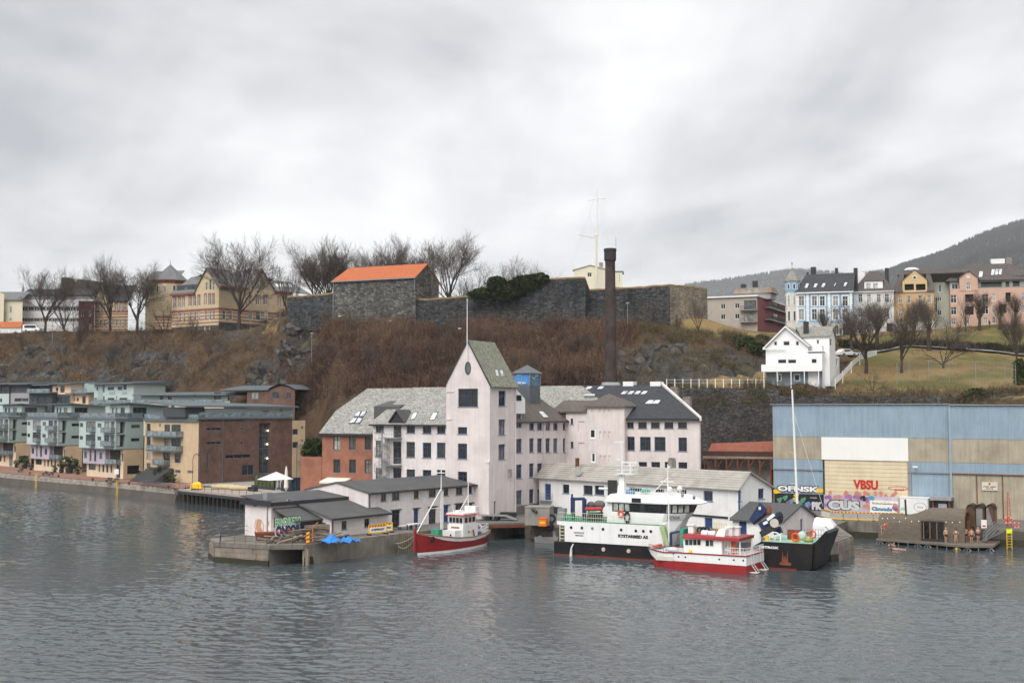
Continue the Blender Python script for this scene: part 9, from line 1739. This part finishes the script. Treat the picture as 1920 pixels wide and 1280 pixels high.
scrub('brown_scrub','dense reddish brown bare scrub covering the central slope',[(605,600),(640,612),(780,614),(1100,612),(1180,618),(1200,660),(1160,725),(1000,735),(840,735),(700,735),(560,760),(560,730),(600,680)],6200,1.1,2.6,M_sc1,9,4,-.75)
scrub('tan_scrub','patchy tan bracken and bushes on the left rocky slope',[(-20,626),(330,626),(470,622),(545,600),(520,650),(470,725),(-20,725)],3600,.5,1.4,M_sc2,8,3,-.12,.03)
scrub('brown_scrub','dark brown bushes around the black crag',[(470,722),(500,660),(550,605),(610,605),(640,640),(600,740),(560,800),(550,730)],1300,.8,1.9,M_sc1,8,4,-.1)
scrub('brown_scrub','dark bushes along hilltop edge in front of the school',[(30,628),(300,628),(430,618),(545,590),(540,575),(500,606),(400,624),(300,622)],900,.5,1.4,M_sc1,8,4,None,.03)
scrub('olive_scrub','brown olive undergrowth on the rocks left of villa',[(1180,615),(1330,625),(1440,630),(1440,690),(1330,705),(1250,722),(1170,722)],1500,.5,1.5,M_sc3,8,4,.0,.03)
scrub('olive_scrub','overgrown bank of shrubs along the stone walls above hangar',[(1240,728),(1440,726),(1470,735),(1700,735),(1960,730),(1960,758),(1240,775)],1700,.4,1.3,M_sc3,8,4,-.3,.03)
scrub('dark_hedge','dark clipped hedge lines along the upper road',[(1575,640),(1650,650),(1700,640),(1960,655),(1960,664),(1860,657),(1700,647),(1650,660),(1575,652)],900,.5,.95,scrubmat('hedge_dark',(.03,.028,.02),(.045,.038,.026),(.05,.05,.025)),12,4,None,.05)
scrub('dry_tufts','rough dry grass tufts scattered over the lawn',[(1580,600),(1960,596),(1960,735),(1580,735)],1500,.12,.38,M_sc2,7,2,-.1,.03)
# ---- saplings standing in the scrub, and bare rock
ra=random.Random(21)
for i in range(60):
 px,py=ra.uniform(620,1130),ra.uniform(632,722)
 if i>44:px,py=ra.uniform(40,480),ra.uniform(650,705)
 p=gp(px,py,200);a,b,zt=TREES[ra.choice((4,5,5))];e=empty('bare_sapling',p,ra.uniform(0,6.28),'thin bare sapling standing in the brown scrub of slope','tree','saplings in the scrub');s=ra.uniform(2.6,5.2)/zt;e.scale=(s,s,s*1.15);link('trunk',a,e);link('crown',b,e)
M_rock=rubblemat('crag_rock',(.025,.025,.027),(.13,.127,.118),(.008,.008,.009),.3,.6,(.11,.08,.045),.6)
def boulder(seed,n=3):
 bm=bmesh.new();bmesh.ops.create_icosphere(bm,subdivisions=n,radius=1);rd=random.Random(seed);cuts=[(Vector((rd.gauss(0,1),rd.gauss(0,1),rd.gauss(0,.7))).normalized(),rd.uniform(.45,.8)) for _ in range(13)]
 for v in bm.verts:
  for nn,d in cuts:
   k=v.co.dot(nn)-d
   if k>0:v.co-=nn*k
  v.co+=v.co.normalized()*noise.fractal(v.co*3+Vector((seed,0,0)),1,2,4)*.12
 me=bpy.data.meshes.new('boulder');bm.to_mesh(me);bm.free();me.materials.append(M_rock);return me
BLD=[boulder(i) for i in range(6)]
def outcrop(lab,pts,r0,r1):
 P0=gp(*pts[0],200);e=empty('rock_outcrop',P0,0,lab,'rock','bare rock outcrops of the slope')
 for px,py in pts:
  p=gp(px,py,200);r=ra.uniform(r0,r1);o=link('boulder',ra.choice(BLD),e,p-P0+Vector((0,r*.6,-r*.45)));o.scale=(r*ra.uniform(1.0,1.5),r,r*ra.uniform(.55,.9));o.rotation_euler=(ra.uniform(-.2,.2),ra.uniform(.45,.75),ra.uniform(-.25,.25))
outcrop('steep dark crag of bare rock left of the stone hall',[(588,598),(572,606),(556,618),(596,618),(578,632),(560,640),(540,640),(588,648),(566,660),(545,665),(524,662),(582,672),(556,685),(530,690),(508,690),(565,703),(540,712),(512,715),(494,712)],3.2,5.4)
outcrop('low rock shelf under the central fortress wall',[(992,612),(1005,614),(1018,613),(1034,612),(1050,611),(1062,613)],.9,1.7)
outcrop('dark rocky slope left of the white villa',[(1215,668),(1240,660),(1262,672),(1285,662),(1300,680),(1325,668),(1345,684),(1370,676),(1395,690),(1415,684),(1335,698),(1270,695),(1235,692),(1305,655),(1360,658),(1200,690),(1180,670)],2.4,4.4)
outcrop('grey rock slabs on the far left slope',[(20,668),(45,680),(70,660),(95,676),(120,690),(15,695),(60,702),(100,704)],2.4,4.6)
outcrop('grey rock slabs on slope below the school',[(175,700),(205,688),(235,676),(262,690),(290,676),(318,668),(340,690),(300,704),(250,706),(215,706),(350,668)],2.4,4.6)
# ---- evergreen shrubs and ivy
M_ivy=scrubmat('ivy_leaf',(.022,.035,.012),(.045,.06,.02),(.07,.075,.03))
def leafy(name,lab,cat,blobs,n,sz,m,base=None):
 c0=Vector(base or blobs[0][0]);e=empty(name,c0,0,lab,cat);L=[]
 for c,rx,ry,rz_ in blobs:
  k=int(n*rx*rz_);d=rs_.normal(0,1,(k,3));d/=np.linalg.norm(d,axis=1)[:,None];r_=rs_.uniform(.55,1.05,k)[:,None];pc=np.array(c-c0)+d*r_*[rx,ry,rz_];a=rs_.normal(0,sz,(k,3));b=rs_.normal(0,sz,(k,3));L.append(np.stack([pc-a,pc+b,pc+a,pc-b],1))
 V_=np.concatenate(L).reshape(-1,3);me=bpy.data.meshes.new('foliage');me.from_pydata(V_.tolist(),[],[(i,i+1,i+2,i+3) for i in range(0,len(V_),4)]);me.materials.append(m);link('foliage',me,e);mb=MB()
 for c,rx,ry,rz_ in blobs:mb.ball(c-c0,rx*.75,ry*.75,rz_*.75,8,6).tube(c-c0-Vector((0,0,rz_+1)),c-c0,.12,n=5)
 mb.build('stems',mat('ivy_shade',(.012,.016,.008),.95,.4,2),e)  # dark core balls put inner shade into the foliage; tubes are the stems
q=lambda px,py,Y:at(px,py,Y)
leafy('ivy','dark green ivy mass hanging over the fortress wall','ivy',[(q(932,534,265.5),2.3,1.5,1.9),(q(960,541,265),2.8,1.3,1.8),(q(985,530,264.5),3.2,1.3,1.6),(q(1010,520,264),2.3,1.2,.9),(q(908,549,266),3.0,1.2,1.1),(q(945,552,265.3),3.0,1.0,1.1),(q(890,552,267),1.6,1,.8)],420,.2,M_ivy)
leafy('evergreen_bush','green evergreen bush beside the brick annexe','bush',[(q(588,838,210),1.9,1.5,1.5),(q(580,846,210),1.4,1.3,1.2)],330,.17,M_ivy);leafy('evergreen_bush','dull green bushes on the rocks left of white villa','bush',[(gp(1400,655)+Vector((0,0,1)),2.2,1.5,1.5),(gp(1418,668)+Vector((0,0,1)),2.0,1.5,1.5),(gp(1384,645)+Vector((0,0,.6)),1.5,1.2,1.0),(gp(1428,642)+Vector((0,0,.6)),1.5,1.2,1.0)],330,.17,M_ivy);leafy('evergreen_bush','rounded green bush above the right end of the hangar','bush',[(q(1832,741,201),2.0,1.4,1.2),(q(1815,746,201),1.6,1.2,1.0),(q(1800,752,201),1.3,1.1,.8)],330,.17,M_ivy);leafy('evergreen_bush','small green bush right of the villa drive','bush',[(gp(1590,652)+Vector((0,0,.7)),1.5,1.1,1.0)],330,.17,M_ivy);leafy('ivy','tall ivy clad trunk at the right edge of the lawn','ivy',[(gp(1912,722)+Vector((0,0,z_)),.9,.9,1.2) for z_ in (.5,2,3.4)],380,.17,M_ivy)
# ================================================================== pier details, clutter, people
M_pst=mat('pier_stone',(.26,.215,.175),.9,.35,.8,streak=.3,dirt=(.1,.085,.07),dirta=.6)
def stone_face(e,p,q,z0,z1,rows,lw,m,out=.12):
 d=Vector((q[0]-p[0],q[1]-p[1],0));L=d.length;d.normalize();n=Vector((d.y,-d.x,0));rnd=random.Random(int(L*10));h=(z1-z0)/rows
 for r in range(rows):
  s=-rnd.random()*lw*.3
  while s<L:
   w_=lw*rnd.uniform(.7,1.4);a,b=max(s,0)+.015,min(s+w_,L)-.015;s+=w_
   if b-a<.15:continue
   P=[Vector((p[0],p[1],0))+d*x+n*o for x,o in ((a,out+rnd.uniform(0,.07)),(b,out+rnd.uniform(0,.07)),(b,-.2),(a,-.2))];zb,zt_=z0+r*h+.012,z0+(r+1)*h-.012
   MB().hexa([(v.x-e.location.x,v.y-e.location.y,zb) for v in P],[(v.x-e.location.x,v.y-e.location.y,zt_) for v in P]).build('stone',m,e)
t1,t2,o1,pl,bo=(Vector((*QP[k],0)) for k in ('tip','tip2','op1','pile','bow'))
PW=empty('pier_wall',(t1.x,t1.y,0),0,'reddish stone block facing of the pier tip','wall');stone_face(PW,t1,t2,-.4,1.72,4,1.5,M_pst);stone_face(PW,(-34.4,137.2),t1,-.4,1.72,4,1.4,M_pst)
MB().prism([(v[0]-t1.x,v[1]-t1.y,1.74) for v in ((t1.x-.25,t1.y-.2),(t2.x+.1,t2.y-.25),(t2.x+.2,t2.y+2),(t1.x,t1.y+2))],(0,0,.47)).build('cap_slab',M_conc,PW)
PD=empty('pier_deck',(t2.x,t2.y,0),0,'concrete deck slab bridging the dark boat opening in pier','deck');MB().prism([(x-t2.x,y-t2.y,1.72) for x,y in ((t2.x+.1,t2.y-.1),(o1.x-.05,o1.y-.12),(o1.x+2,o1.y+8),(t2.x+3.4,t2.y+8))],(0,0,.5)).build('slab',M_conc,PD)
stone_face(PD,(o1.x-.2,o1.y+.3),(o1.x+.5,o1.y-.1),-.4,1.7,3,.6,M_pst,.05)
TW_=empty('timber_quay',(pl.x,pl.y,0),0,'vertical weathered timber piling along the quay front','quay');dq=(bo-pl);n=int(dq.length/.33);dn=dq.normalized()
for i in range(n):c=dn*(i*.33);w_=random.uniform(.11,.16);MB().tube((c.x+dn.y*.15,c.y-dn.x*.15,-1),(c.x+dn.y*.15,c.y-dn.x*.15,2.15+random.uniform(-.1,.06)),w_,n=6).build('pile',MATS.get('pile_brown') or mat('pile_brown',(.2,.165,.12),.9,.35,1.2,streak=.5),TW_)
def tidemark(name,pts,m,q=0,h=.85):
 mb=MB()
 for a,b in zip(pts[:-1],pts[1:]):d=Vector((b[0]-a[0],b[1]-a[1])).normalized();mb.hexa([(a[0]+d.y*(.13+q),a[1]-d.x*(.13+q),-1),(b[0]+d.y*(.13+q),b[1]-d.x*(.13+q),-1),(b[0],b[1],-1),(a[0],a[1],-1)],[(a[0]+d.y*(.1+q),a[1]-d.x*(.1+q),h),(b[0]+d.y*(.1+q),b[1]-d.x*(.1+q),h-.1),(b[0],b[1],h),(a[0],a[1],h)])
 tag(mb.build(name,m),kind='structure')
tidemark('weed_band',[QP['op1'],QP['pile'],QP['bow'],QP['br1']],mat('weed',(.035,.032,.018),.6,.5,1.5));tidemark('weed_band',[(-34.4,137.2),QP['tip'],QP['tip2']],MATS['weed'],.12,.6);tidemark('weed_band',[QP['br2'],(9,148.3),(35.2,133.2),pier_end,pier_e2,(41.2,152.6),(44.2,158.6),(58.5,150.2),(72,142.5),(100,126)],MATS['weed'])
EW=empty('stone_mole',(35.2,133.2,0),0,'rough stone mole end behind the bow ramp','wall');stone_face(EW,(31,135.5),pier_end,-.4,2.05,4,1.1,M_pst,.1);stone_face(EW,pier_end,pier_e2,-.4,2.05,4,1.0,M_pst,.1)
RQ=empty('basin_quay',(44.2,158.6,0),0,'stone and concrete quay wall behind the floating sauna','wall');stone_face(RQ,(48.5,156.1),(72,142.5),-.4,1.9,4,1.5,M_wet,.1)
b1,b2=Vector((*QP['br1'],0)),Vector((*QP['br2'],0));BD=empty('slip_bridge',(b1.x,b1.y,0),0,'low rusty edged bridge deck over the dark slipway','bridge');MB().prism([(x-b1.x,y-b1.y,1.85) for x,y in ((b1.x-.1,b1.y-.1),(b2.x+.1,b2.y-.1),(5.8,163.8),(b1.x+4,b1.y+8.4))],(0,0,.37)).build('deck',M_pave,BD);dd_=b2-b1;MB().hexa([(0,-.16,1.6),(dd_.x,dd_.y-.16,1.6),(dd_.x,dd_.y+.1,1.6),(0,.1,1.6)],[(0,-.16,2.0),(dd_.x,dd_.y-.16,2.0),(dd_.x,dd_.y+.1,2.0),(0,.1,2.0)]).build('edge_beam',M_rust,BD)
stone_face(BD,(b2.x,b2.y),(9,148.3),-.4,2.0,4,1.1,M_wet,.08)
# timber heap, tarpaulin, markers on the pier
rt=random.Random(8);TH=empty('timber_heap',gz(570,1016,QZ),0,'heap of old planks and beams piled on the pier','timber');M_old=[mat('old_timber%d'%i,c,.9,.3,2) for i,c in enumerate(((.2,.17,.14),(.13,.1,.08),(.27,.22,.17),(.16,.12,.09)))]
for i in range(75):
 x,y=rt.uniform(-4.2,4.6),rt.uniform(-1.2,3.2);z=max(.05,rt.uniform(0,1.5)*(1-abs(x+.5)/6)*(.5+.2*y));L=rt.uniform(1.2,3.6);o=MB().box(-L/2,L/2,-.1,.1,0,rt.uniform(.06,.2)).build('plank',rt.choice(M_old),TH);o.location=(x,y,z);o.rotation_euler=(rt.uniform(-.3,.3),rt.uniform(-.25,.25),rt.gauss(.7,.5))
TB=empty('stacked_timber',gz(600,1008,QZ),R(35),'neat stack of weathered beams against the shed gable','timber')
for i in range(5):
 for j in range(3):MB().box(-1.9+rt.uniform(-.2,.2),1.7+rt.uniform(-.2,.2),j*.32,j*.32+.28,i*.3+.02,i*.3+.28).build('beam',rt.choice(M_old),TB)
RB_=empty('rust_trough',gz(507,1012,QZ),R(20),'rusty brown metal trough left of the timber heap','trough');MB().hexa([(-1.5,-.5,0),(1.5,-.5,0),(1.5,.6,0),(-1.5,.6,0)],[(-1.7,-.7,.9),(1.7,-.7,.9),(1.7,.8,.9),(-1.7,.8,.9)]).build('tub',M_rust,RB_)
M_bt=mat('blue_tarp',(.03,.22,.62),.45,.15,1.5,bump=1.0);BT=empty('blue_tarpaulin',gz(638,1017,QZ),R(40),'crumpled bright blue tarpaulin on the quay edge','tarpaulin');g=26;vs=[(-2+4*i/g,-1+2*j/g,max(0,(.9*math.exp(-((-2+4*i/g+1.1)**2+(-1+2*j/g)**2)*1.6)+.45*math.exp(-((-2+4*i/g-1)**2+(-1+2*j/g)**2)*1.3)+.3*noise.fractal(Vector((i*.28,j*.33,3)),1,2,4))+.05)) for i in range(g+1) for j in range(g+1)];mb=MB();mb.add(vs,[(i*(g+1)+j,(i+1)*(g+1)+j,(i+1)*(g+1)+j+1,i*(g+1)+j+1) for i in range(g) for j in range(g)]);mb.build('sheet',M_bt,BT,smooth=True)
for i,(px,py,m_) in enumerate(((577,1021,'y'),(586,1018,'r'))):
 e=empty('marker_post',gz(px,py,QZ),0,'yellow and red striped marker board at pier edge' if i==0 else 'orange marker stake behind the striped board','marker');
 if i==0:
  for k_ in range(6):MB().hexa([(-.18,-.02,k_*.22),(.18,-.02,k_*.22+.12),(.18,.02,k_*.22+.12),(-.18,.02,k_*.22)],[(-.18,-.02,k_*.22+.21),(.18,-.02,k_*.22+.33),(.18,.02,k_*.22+.33),(-.18,.02,k_*.22+.21)]).build('stripe',M_yel if k_%2 else M_red,e)
 else :MB().tube((0,0,0),(0,0,1.7),.06).tube((0,0,1.7),(.6,0,2.3),.06).build('stake',mat('stake_orange',(.5,.16,.05),.7),e)
def stripe_barrier(px,py,L,lab,rz):
 e=empty('barrier',gz(px,py,QZ),rz,lab,'barrier','striped barriers by the quay building');MB().box(0,L,-.04,.04,.2,1.2).build('panel',M_yel,e)
 for k_ in range(int(L/.4)):MB().hexa([(k_*.4,-.05,.95),(k_*.4+.2,-.05,.95),(k_*.4+.2,.05,.95),(k_*.4,.05,.95)],[(k_*.4+.15,-.05,1.19),(k_*.4+.35,-.05,1.19),(k_*.4+.35,.05,1.19),(k_*.4+.15,.05,1.19)]).build('stripe',M_red,e)
 MB().box(.15,L-.15,-.055,.055,.32,.9).build('white_panel',M_trim,e);text_mb('AVSPERRET',L*.75,.26,.04).build('lettering',M_blk,e,(L*.12,-.057,.5))
 for x in (.1,L-.1):MB().box(x-.1,x+.1,-.35,.35,0,.2).build('foot',M_dark,e)
stripe_barrier(691,1003.5,2.6,'yellow edged white barrier leaning by the shed wall',R(42));stripe_barrier(716,999,1.4,'short red and yellow striped barrier right of white one',R(30))
PR=empty('pier_railing',gz(412,1024,QZ),0,'thin dark pipe railing around the pier tip','railing');o_=PR.location.copy();railing(MB(),[Vector(gz(*c,QZ))-o_ for c in ((412,1024),(440,1022),(500,1026),(548,1024))],1.1,r=.02,sp=1.4).build('rails',M_dark,PR);railing(MB(),[Vector((0,0,0)),Vector((-33.2,137.4,QZ))-o_,Vector((-29,143.5,QZ))-o_],1.1,r=.02,sp=1.4).build('rails',M_dark,PR)
def table(px,py,lab,m,L=1.8,W_=.8,H=.75,rz=R(52)):
 e=empty('table',gz(px,py,QZ),rz,lab,'table','tables on the quay');MB().box(-L/2,L/2,0,W_,H-.06,H).build('top',m,e)
 for x in (-L/2+.1,L/2-.1):
  for y in (.08,W_-.08):MB().box(x-.05,x+.05,y-.05,y+.05,0,H-.06).build('leg',M_dark,e)
table(780,993,'white topped table with dark legs on the quay',M_trim);table(763,992,'low white bench table left of dark legged one',M_trim,2.2,.5,.5)
# graffiti on the pier sheds
def gput(B,txt,a,b,m,f,y,bold):return put(txt,a,b,m,f,y,bold,B)
LTb=Bld.__new__(Bld);LTb.__dict__.update(ang=LS.ang,p0=LT.location.copy(),z0=QZ,e=LT,inv=LS.inv,rot=LS.rot);M_lime=mat('graffiti_lime',(.4,.62,.42),.6,.15,2);M_nvy=mat('graffiti_navy',(.04,.06,.16),.6,.4,1.5)
gput(LTb,'ERMDIKETO',z8(545,528),z8(795,590),M_blk,F0,-.012,.1);gput(LTb,'ERMDIKETO',z8(552,533),z8(790,585),M_lime,F0,-.03,.05);gput(LTb,'ONSOR',z8(550,598),z8(795,680),M_wht,F0,-.012,.12);gput(LTb,'ONSOR',z8(560,605),z8(788,674),M_nvy,F0,-.03,.08)
for x,y in ((610,640),(670,625),(735,645),(565,650)):blob(LTb,[z8(x,y),z8(x+18,y+16)],M_org,F0,-.04,'graffiti_stroke',.09)
for pts in ([(385,545),(375,600),(385,690),(440,700),(455,600),(430,550),(400,555)],[(395,600),(420,640),(430,690)],[(480,540),(500,580),(480,620),(500,660),(480,685)]):blob(RS,[z8(*q) for q in pts],M_pnk,('L',0),-.015,'graffiti_stroke',.06)
blob(RS,[z8(410,570),z8(405,620),z8(425,660),z8(415,685)],mat('graffiti_tan',(.5,.3,.17),.6,.2,2),('L',0),-.01,'graffiti_stroke',.42)
# slip: trailer, concrete kiosk, orange tank, tyres
e=empty('boat_trailer',gz(925,975,QZ),R(-12),'grey boat trailer with ramps parked at the tower foot','trailer');MB().box(-1.9,1.9,-.8,.8,.6,.72).build('bed',M_grey,e);MB().hexa([(1.6,-.8,.6),(3.2,-.8,.1),(3.2,.8,.1),(1.6,.8,.6)],[(1.6,-.8,.7),(3.2,-.8,.2),(3.2,.8,.2),(1.6,.8,.7)]).build('ramp',M_grey,e)
for x in (-.6,.5):
 for y in (-.8,.7):MB().tube((x,y,.33),(x,y+.15,.33),.33,n=12).build('wheel',M_tyre,e)
e=empty('dark_skip',gz(954,971,QZ),R(-8),'small black skip beside the tower corner','skip');MB().hexa([(-.9,-.5,0),(.9,-.5,0),(.9,.5,0),(-.9,.5,0)],[(-1.1,-.6,.8),(1.1,-.6,.8),(1.1,.6,.8),(-1.1,.6,.8)]).build('tub',M_dark,e)
kp=gz(984,984,QZ);e=empty('concrete_kiosk',kp,R(-14),'square grey concrete box at the slip beside warehouse','kiosk');hk=at(1005,951,kp.y).z-QZ;wk=at(1031,984,kp.y).x-kp.x;MB().box(0,wk,0,2.6,0,hk).box(-.06,wk+.06,-.06,2.66,hk,hk+.12).build('body',mat('kiosk_concrete',(.27,.26,.235),.9,.2,.7,streak=.4),e);MB().tube((wk*.3,-.1,hk-.1),(wk*.5,-.25,hk-.5),.2).build('bracket',M_dark,e)
e=empty('orange_tank',gz(1017,987,QZ),R(-14),'small orange tank in front of the concrete box','tank');MB().box(-.5,.5,0,.8,.05,1.0).box(-.55,.55,-.05,.85,1.0,1.08).build('body',mat('tank_orange',(.75,.16,.02),.5),e);MB().box(-.35,.35,-.02,-.005,.35,.65).build('label_plate',M_yel,e)
for i,(px,py,z) in enumerate(((1010,1004,.9),(1029,984,2.4),(1034,972,3))):q_=at(px,py,gz(px,1012,0).y-.3 if i==0 else kp.y-.4);MB();e=empty('tyre',q_,0,['black tyre fender hanging on slip wall','black tyre leaning beside orange tank','upper black tyre beside the concrete box'][i],'tyre','old tyres at the slip');MB().torus((0,0,0),(.2,1,0),.45,.17,16,7).build('rubber',M_tyre,e)
def rope(a,b,sag,lab,m,r=.035):
 a,b=Vector(a),Vector(b);e=empty('mooring_rope',a,0,lab,'rope','mooring ropes');MB().path([tuple(a.lerp(b,t)-a-Vector((0,0,sag*4*t*(1-t)))) for t in np.linspace(0,1,12)],r,4).build('line',m,e)
M_rp=mat('rope_green',(.4,.48,.4),.8,.1,3);bw_=FB.wpt(-.4,bc,2.5);rope(bw_,at(712,1010,143.6),.8,'pale green rope from red fishing boat bow to quay',M_rp);rope(bw_,at(735,1006,143.2),1.5,'slack green rope looping below the tighter one',M_rp);rope(NX.wpt(xb1-.5,BM,zb1+.2),(39,140,QZ),.5,'dark mooring rope at the ship bow',M_dark);rope(CT.wpt(-.6,2,1.6),NX.wpt(17,0,1.5),.3,'rope tying the red workboat to the ship',M_rp)
e=empty('quay_sign',at(741,1011,144.9),R(52),'small orange plate on the timber quay front','sign');MB().box(-.35,.35,-.3,-.26,-.25,.25).build('plate',M_org,e)
# ---- people
def skin(name,J,E,m,parent):
 ks=list(J);me=bpy.data.meshes.new(name);me.from_pydata([J[k][0] for k in ks],[(ks.index(a),ks.index(b)) for a,b in E],[]) if False else me.from_pydata([J[k][0] for k in ks],[(ks.index(a),ks.index(b)) for a,b in E],[])
 o=link(name,me,parent);md=o.modifiers.new('skin','SKIN');md.use_smooth_shade=True
 for i,k in enumerate(ks):me.skin_vertices[0].data[i].radius=(J[k][1],J[k][1]);me.skin_vertices[0].data[i].use_root=(i==0)
 o.modifiers.new('sub','SUBSURF').levels=1;me.materials.append(m);return o
SK_=[mat('skin_pale',(.55,.33,.24),.6,.06,3),mat('skin_rosy',(.5,.28,.2),.6,.06,3)];M_hair=[mat('hair_dark',(.03,.02,.015),.7),mat('hair_grey',(.4,.38,.36),.7),mat('hair_blond',(.4,.28,.14),.7)];M_suit=mat('swim_black',(.012,.012,.014),.5)
def person(p,rz,lab,H=1.76,skinm=None,suit='trunks',hair=0,arms='down',stride=0.,fat=1.,cloth=None,lean=0):
 e=empty('person',p,rz,lab,'person');s=H/1.76;e.scale=(s,s,s);sm=skinm or SK_[0];f=fat
 J=dict(pel=((0,0,.97),.135*f),bel=((0,-.02*f-lean*.1,1.12),.13*f),che=((0,-.0-lean*.25,1.32),.145*f),nec=((0,-.0-lean*.38,1.5),.06),hd0=((0,-.01-lean*.42,1.58),.075),hd1=((0,-.02-lean*.46,1.66),.095),hd2=((0,-.01-lean*.48,1.74),.06));E=[('pel','bel'),('bel','che'),('che','nec'),('nec','hd0'),('hd0','hd1'),('hd1','hd2')]
 for sd,k in ((-1,'l'),(1,'r')):
  st=stride*sd;y0=-lean*.25;A={'down':((.27*sd,y0+.02,1.14),(.27*sd,y0-.1,.9),(.265*sd,y0-.13,.8)),'fold':((.26*sd,y0-.05,1.16),(.05*sd,y0-.2,1.22),(-.06*sd,y0-.22,1.25)),'up':((.34*sd,y0-.1,1.42),(.2*sd,y0-.22,1.58),(.16*sd,y0-.24,1.66)),'hip':((.36*sd,y0+.04,1.18),(.2*sd,y0-.02,1.02),(.14*sd,y0-.05,.99))}[arms]
  J['sh'+k]=((.185*sd,y0,1.43),.065);J['el'+k]=(A[0],.043);J['wr'+k]=(A[1],.032);J['ha'+k]=(A[2],.036);J['hi'+k]=((.095*sd,0,.9),.1*f);J['kn'+k]=((.1*sd,-.03+st*.5,.5),.062);J['an'+k]=((.1*sd,.03+st,.09),.042);J['to'+k]=((.11*sd,-.13+st,.035),.035)
  E+=[('che','sh'+k),('sh'+k,'el'+k),('el'+k,'wr'+k),('wr'+k,'ha'+k),('pel','hi'+k),('hi'+k,'kn'+k),('kn'+k,'an'+k),('an'+k,'to'+k)]
 b=skin('body',J,E,sm if not cloth else cloth,e);g=lambda k,d=.022:(J[k][0],J[k][1]+d)
 if cloth:MB().ball(J['hd1'][0],.1,.115,.125,10,8).build('head',sm,e)
 elif suit=='trunks':skin('swim_trunks',dict(pel=g('pel'),hil=g('hil'),hir=g('hir'),kl=(tuple(Vector(J['hil'][0]).lerp(Vector(J['knl'][0]),.5)),.105*f),kr=(tuple(Vector(J['hir'][0]).lerp(Vector(J['knr'][0]),.5)),.105*f)),[('pel','hil'),('pel','hir'),('hil','kl'),('hir','kr')],M_suit,e)
 else :skin('swimsuit',dict(pel=g('pel',.02),bel=g('bel',.018),che=((J['che'][0][0],J['che'][0][1],1.27),.155),hil=((.07,0,.92),.1),hir=((-.07,0,.92),.1)) if suit=='suit' else dict(pel=g('pel',.02),hil=((.07,0,.92),.1),hir=((-.07,0,.92),.1)),[('pel','hil'),('pel','hir')]+([('pel','bel'),('bel','che')] if suit=='suit' else []),M_suit,e)
 c=Vector(J['hd1'][0]);MB().ball(c+Vector((0,.025,.04)),.1,.105,.1,10,7).build('hair',M_hair[hair],e);MB().ball(c+Vector((0,-.1,-.01)),.018,.022,.028,6,5).build('nose',sm,e);return e
def deck_at(px,py):p=gz(px,py,.6);return p
for a in ((deck_at(1654.5,1009),0,'woman in black swimsuit holding a life ring at sauna left end',1.68,SK_[0],'suit',2,'up'),(deck_at(1773.5,1016.5),.2,'grey haired man in black trunks by the sauna window',1.8,SK_[1],'trunks',1,'down',.03,1.22),(deck_at(1792.5,1017),2.6,'woman in dark swimsuit walking away along the sauna deck',1.66,SK_[0],'suit',0,'hip',.14,.95,None,.4),(deck_at(1811,1015),2.8,'person in black trunks bending at the sauna arch',1.72,SK_[1],'trunks',0,'hip',.16,1.1,None,.5),(deck_at(1822,1017.5),-.3,'man in black trunks at the front deck corner',1.8,SK_[1],'trunks',0,'down',.12),(deck_at(1834,1015),.1,'man with folded arms in black trunks at stair foot',1.78,SK_[0],'trunks',1,'fold')):person(*a)
life_ring(deck_at(1660.5,1009)+Vector((.1,-.25,1.5)),(.2,1,.2),.36,'red and white life ring in the hands of the swimmer')
for px,py,lab,rz in ((1666,1023,'bather holding the deck edge, shoulders above water',1.2),(1676,1023,'second bather clinging to deck, fair hair',-1.0)):p=gz(px,py,0);person(Vector((p.x,p.y,-1.32)),rz,lab,1.7,SK_[1],'suit',2 if px>1670 else 0,'up')
p=gz(1711,1030,0);e=person(Vector((p.x-.8,p.y,.0)),R(90),'swimmer lying flat on the water beside the sauna deck',1.75,SK_[0],'suit',0,'down');e.rotation_euler=(R(-86),0,R(88));e.location.z=-.02
q_=gp(1577,625);q_=at(1576.5,627,286.5);person(Vector((q_.x,286.5,hz(q_.x,286.5))),0,'person in dark clothes walking before blue townhouse',1.75,SK_[0],'',0,'down',.12,1.1,M_dark);q_=at(1855,603,283);person(Vector((q_.x,283,hz(q_.x,283))),.5,'person in dark coat on lawn before salmon house',1.75,SK_[0],'',0,'down',.1,1.1,mat('coat_navy',(.03,.035,.05),.8))
e=empty('buoy',gz(1793.5,1030,0),0,'small pale yellow float beside the sauna deck','buoy');MB().ball((0,0,.08),.18).build('float',M_yel,e)
# ================================================================== haze
def haze():
 o=MB().box(-9000,9000,-300,8600,-6,830).build('haze',bpy.data.materials.new('haze'))
 m=o.data.materials[0];m.use_nodes=True;t=m.node_tree;t.nodes.clear()
 ou=t.nodes.new('ShaderNodeOutputMaterial');pv=t.nodes.new('ShaderNodeVolumePrincipled')
 pv.inputs['Color'].default_value=(.95,.97,1,1);pv.inputs['Density'].default_value=HAZE_D;pv.inputs['Anisotropy'].default_value=.2
 t.links.new(pv.outputs[0],ou.inputs['Volume']);tag(o,'thin grey haze hanging in the air over the harbour','haze',kind='stuff')
HAZE_D=.00008
haze()
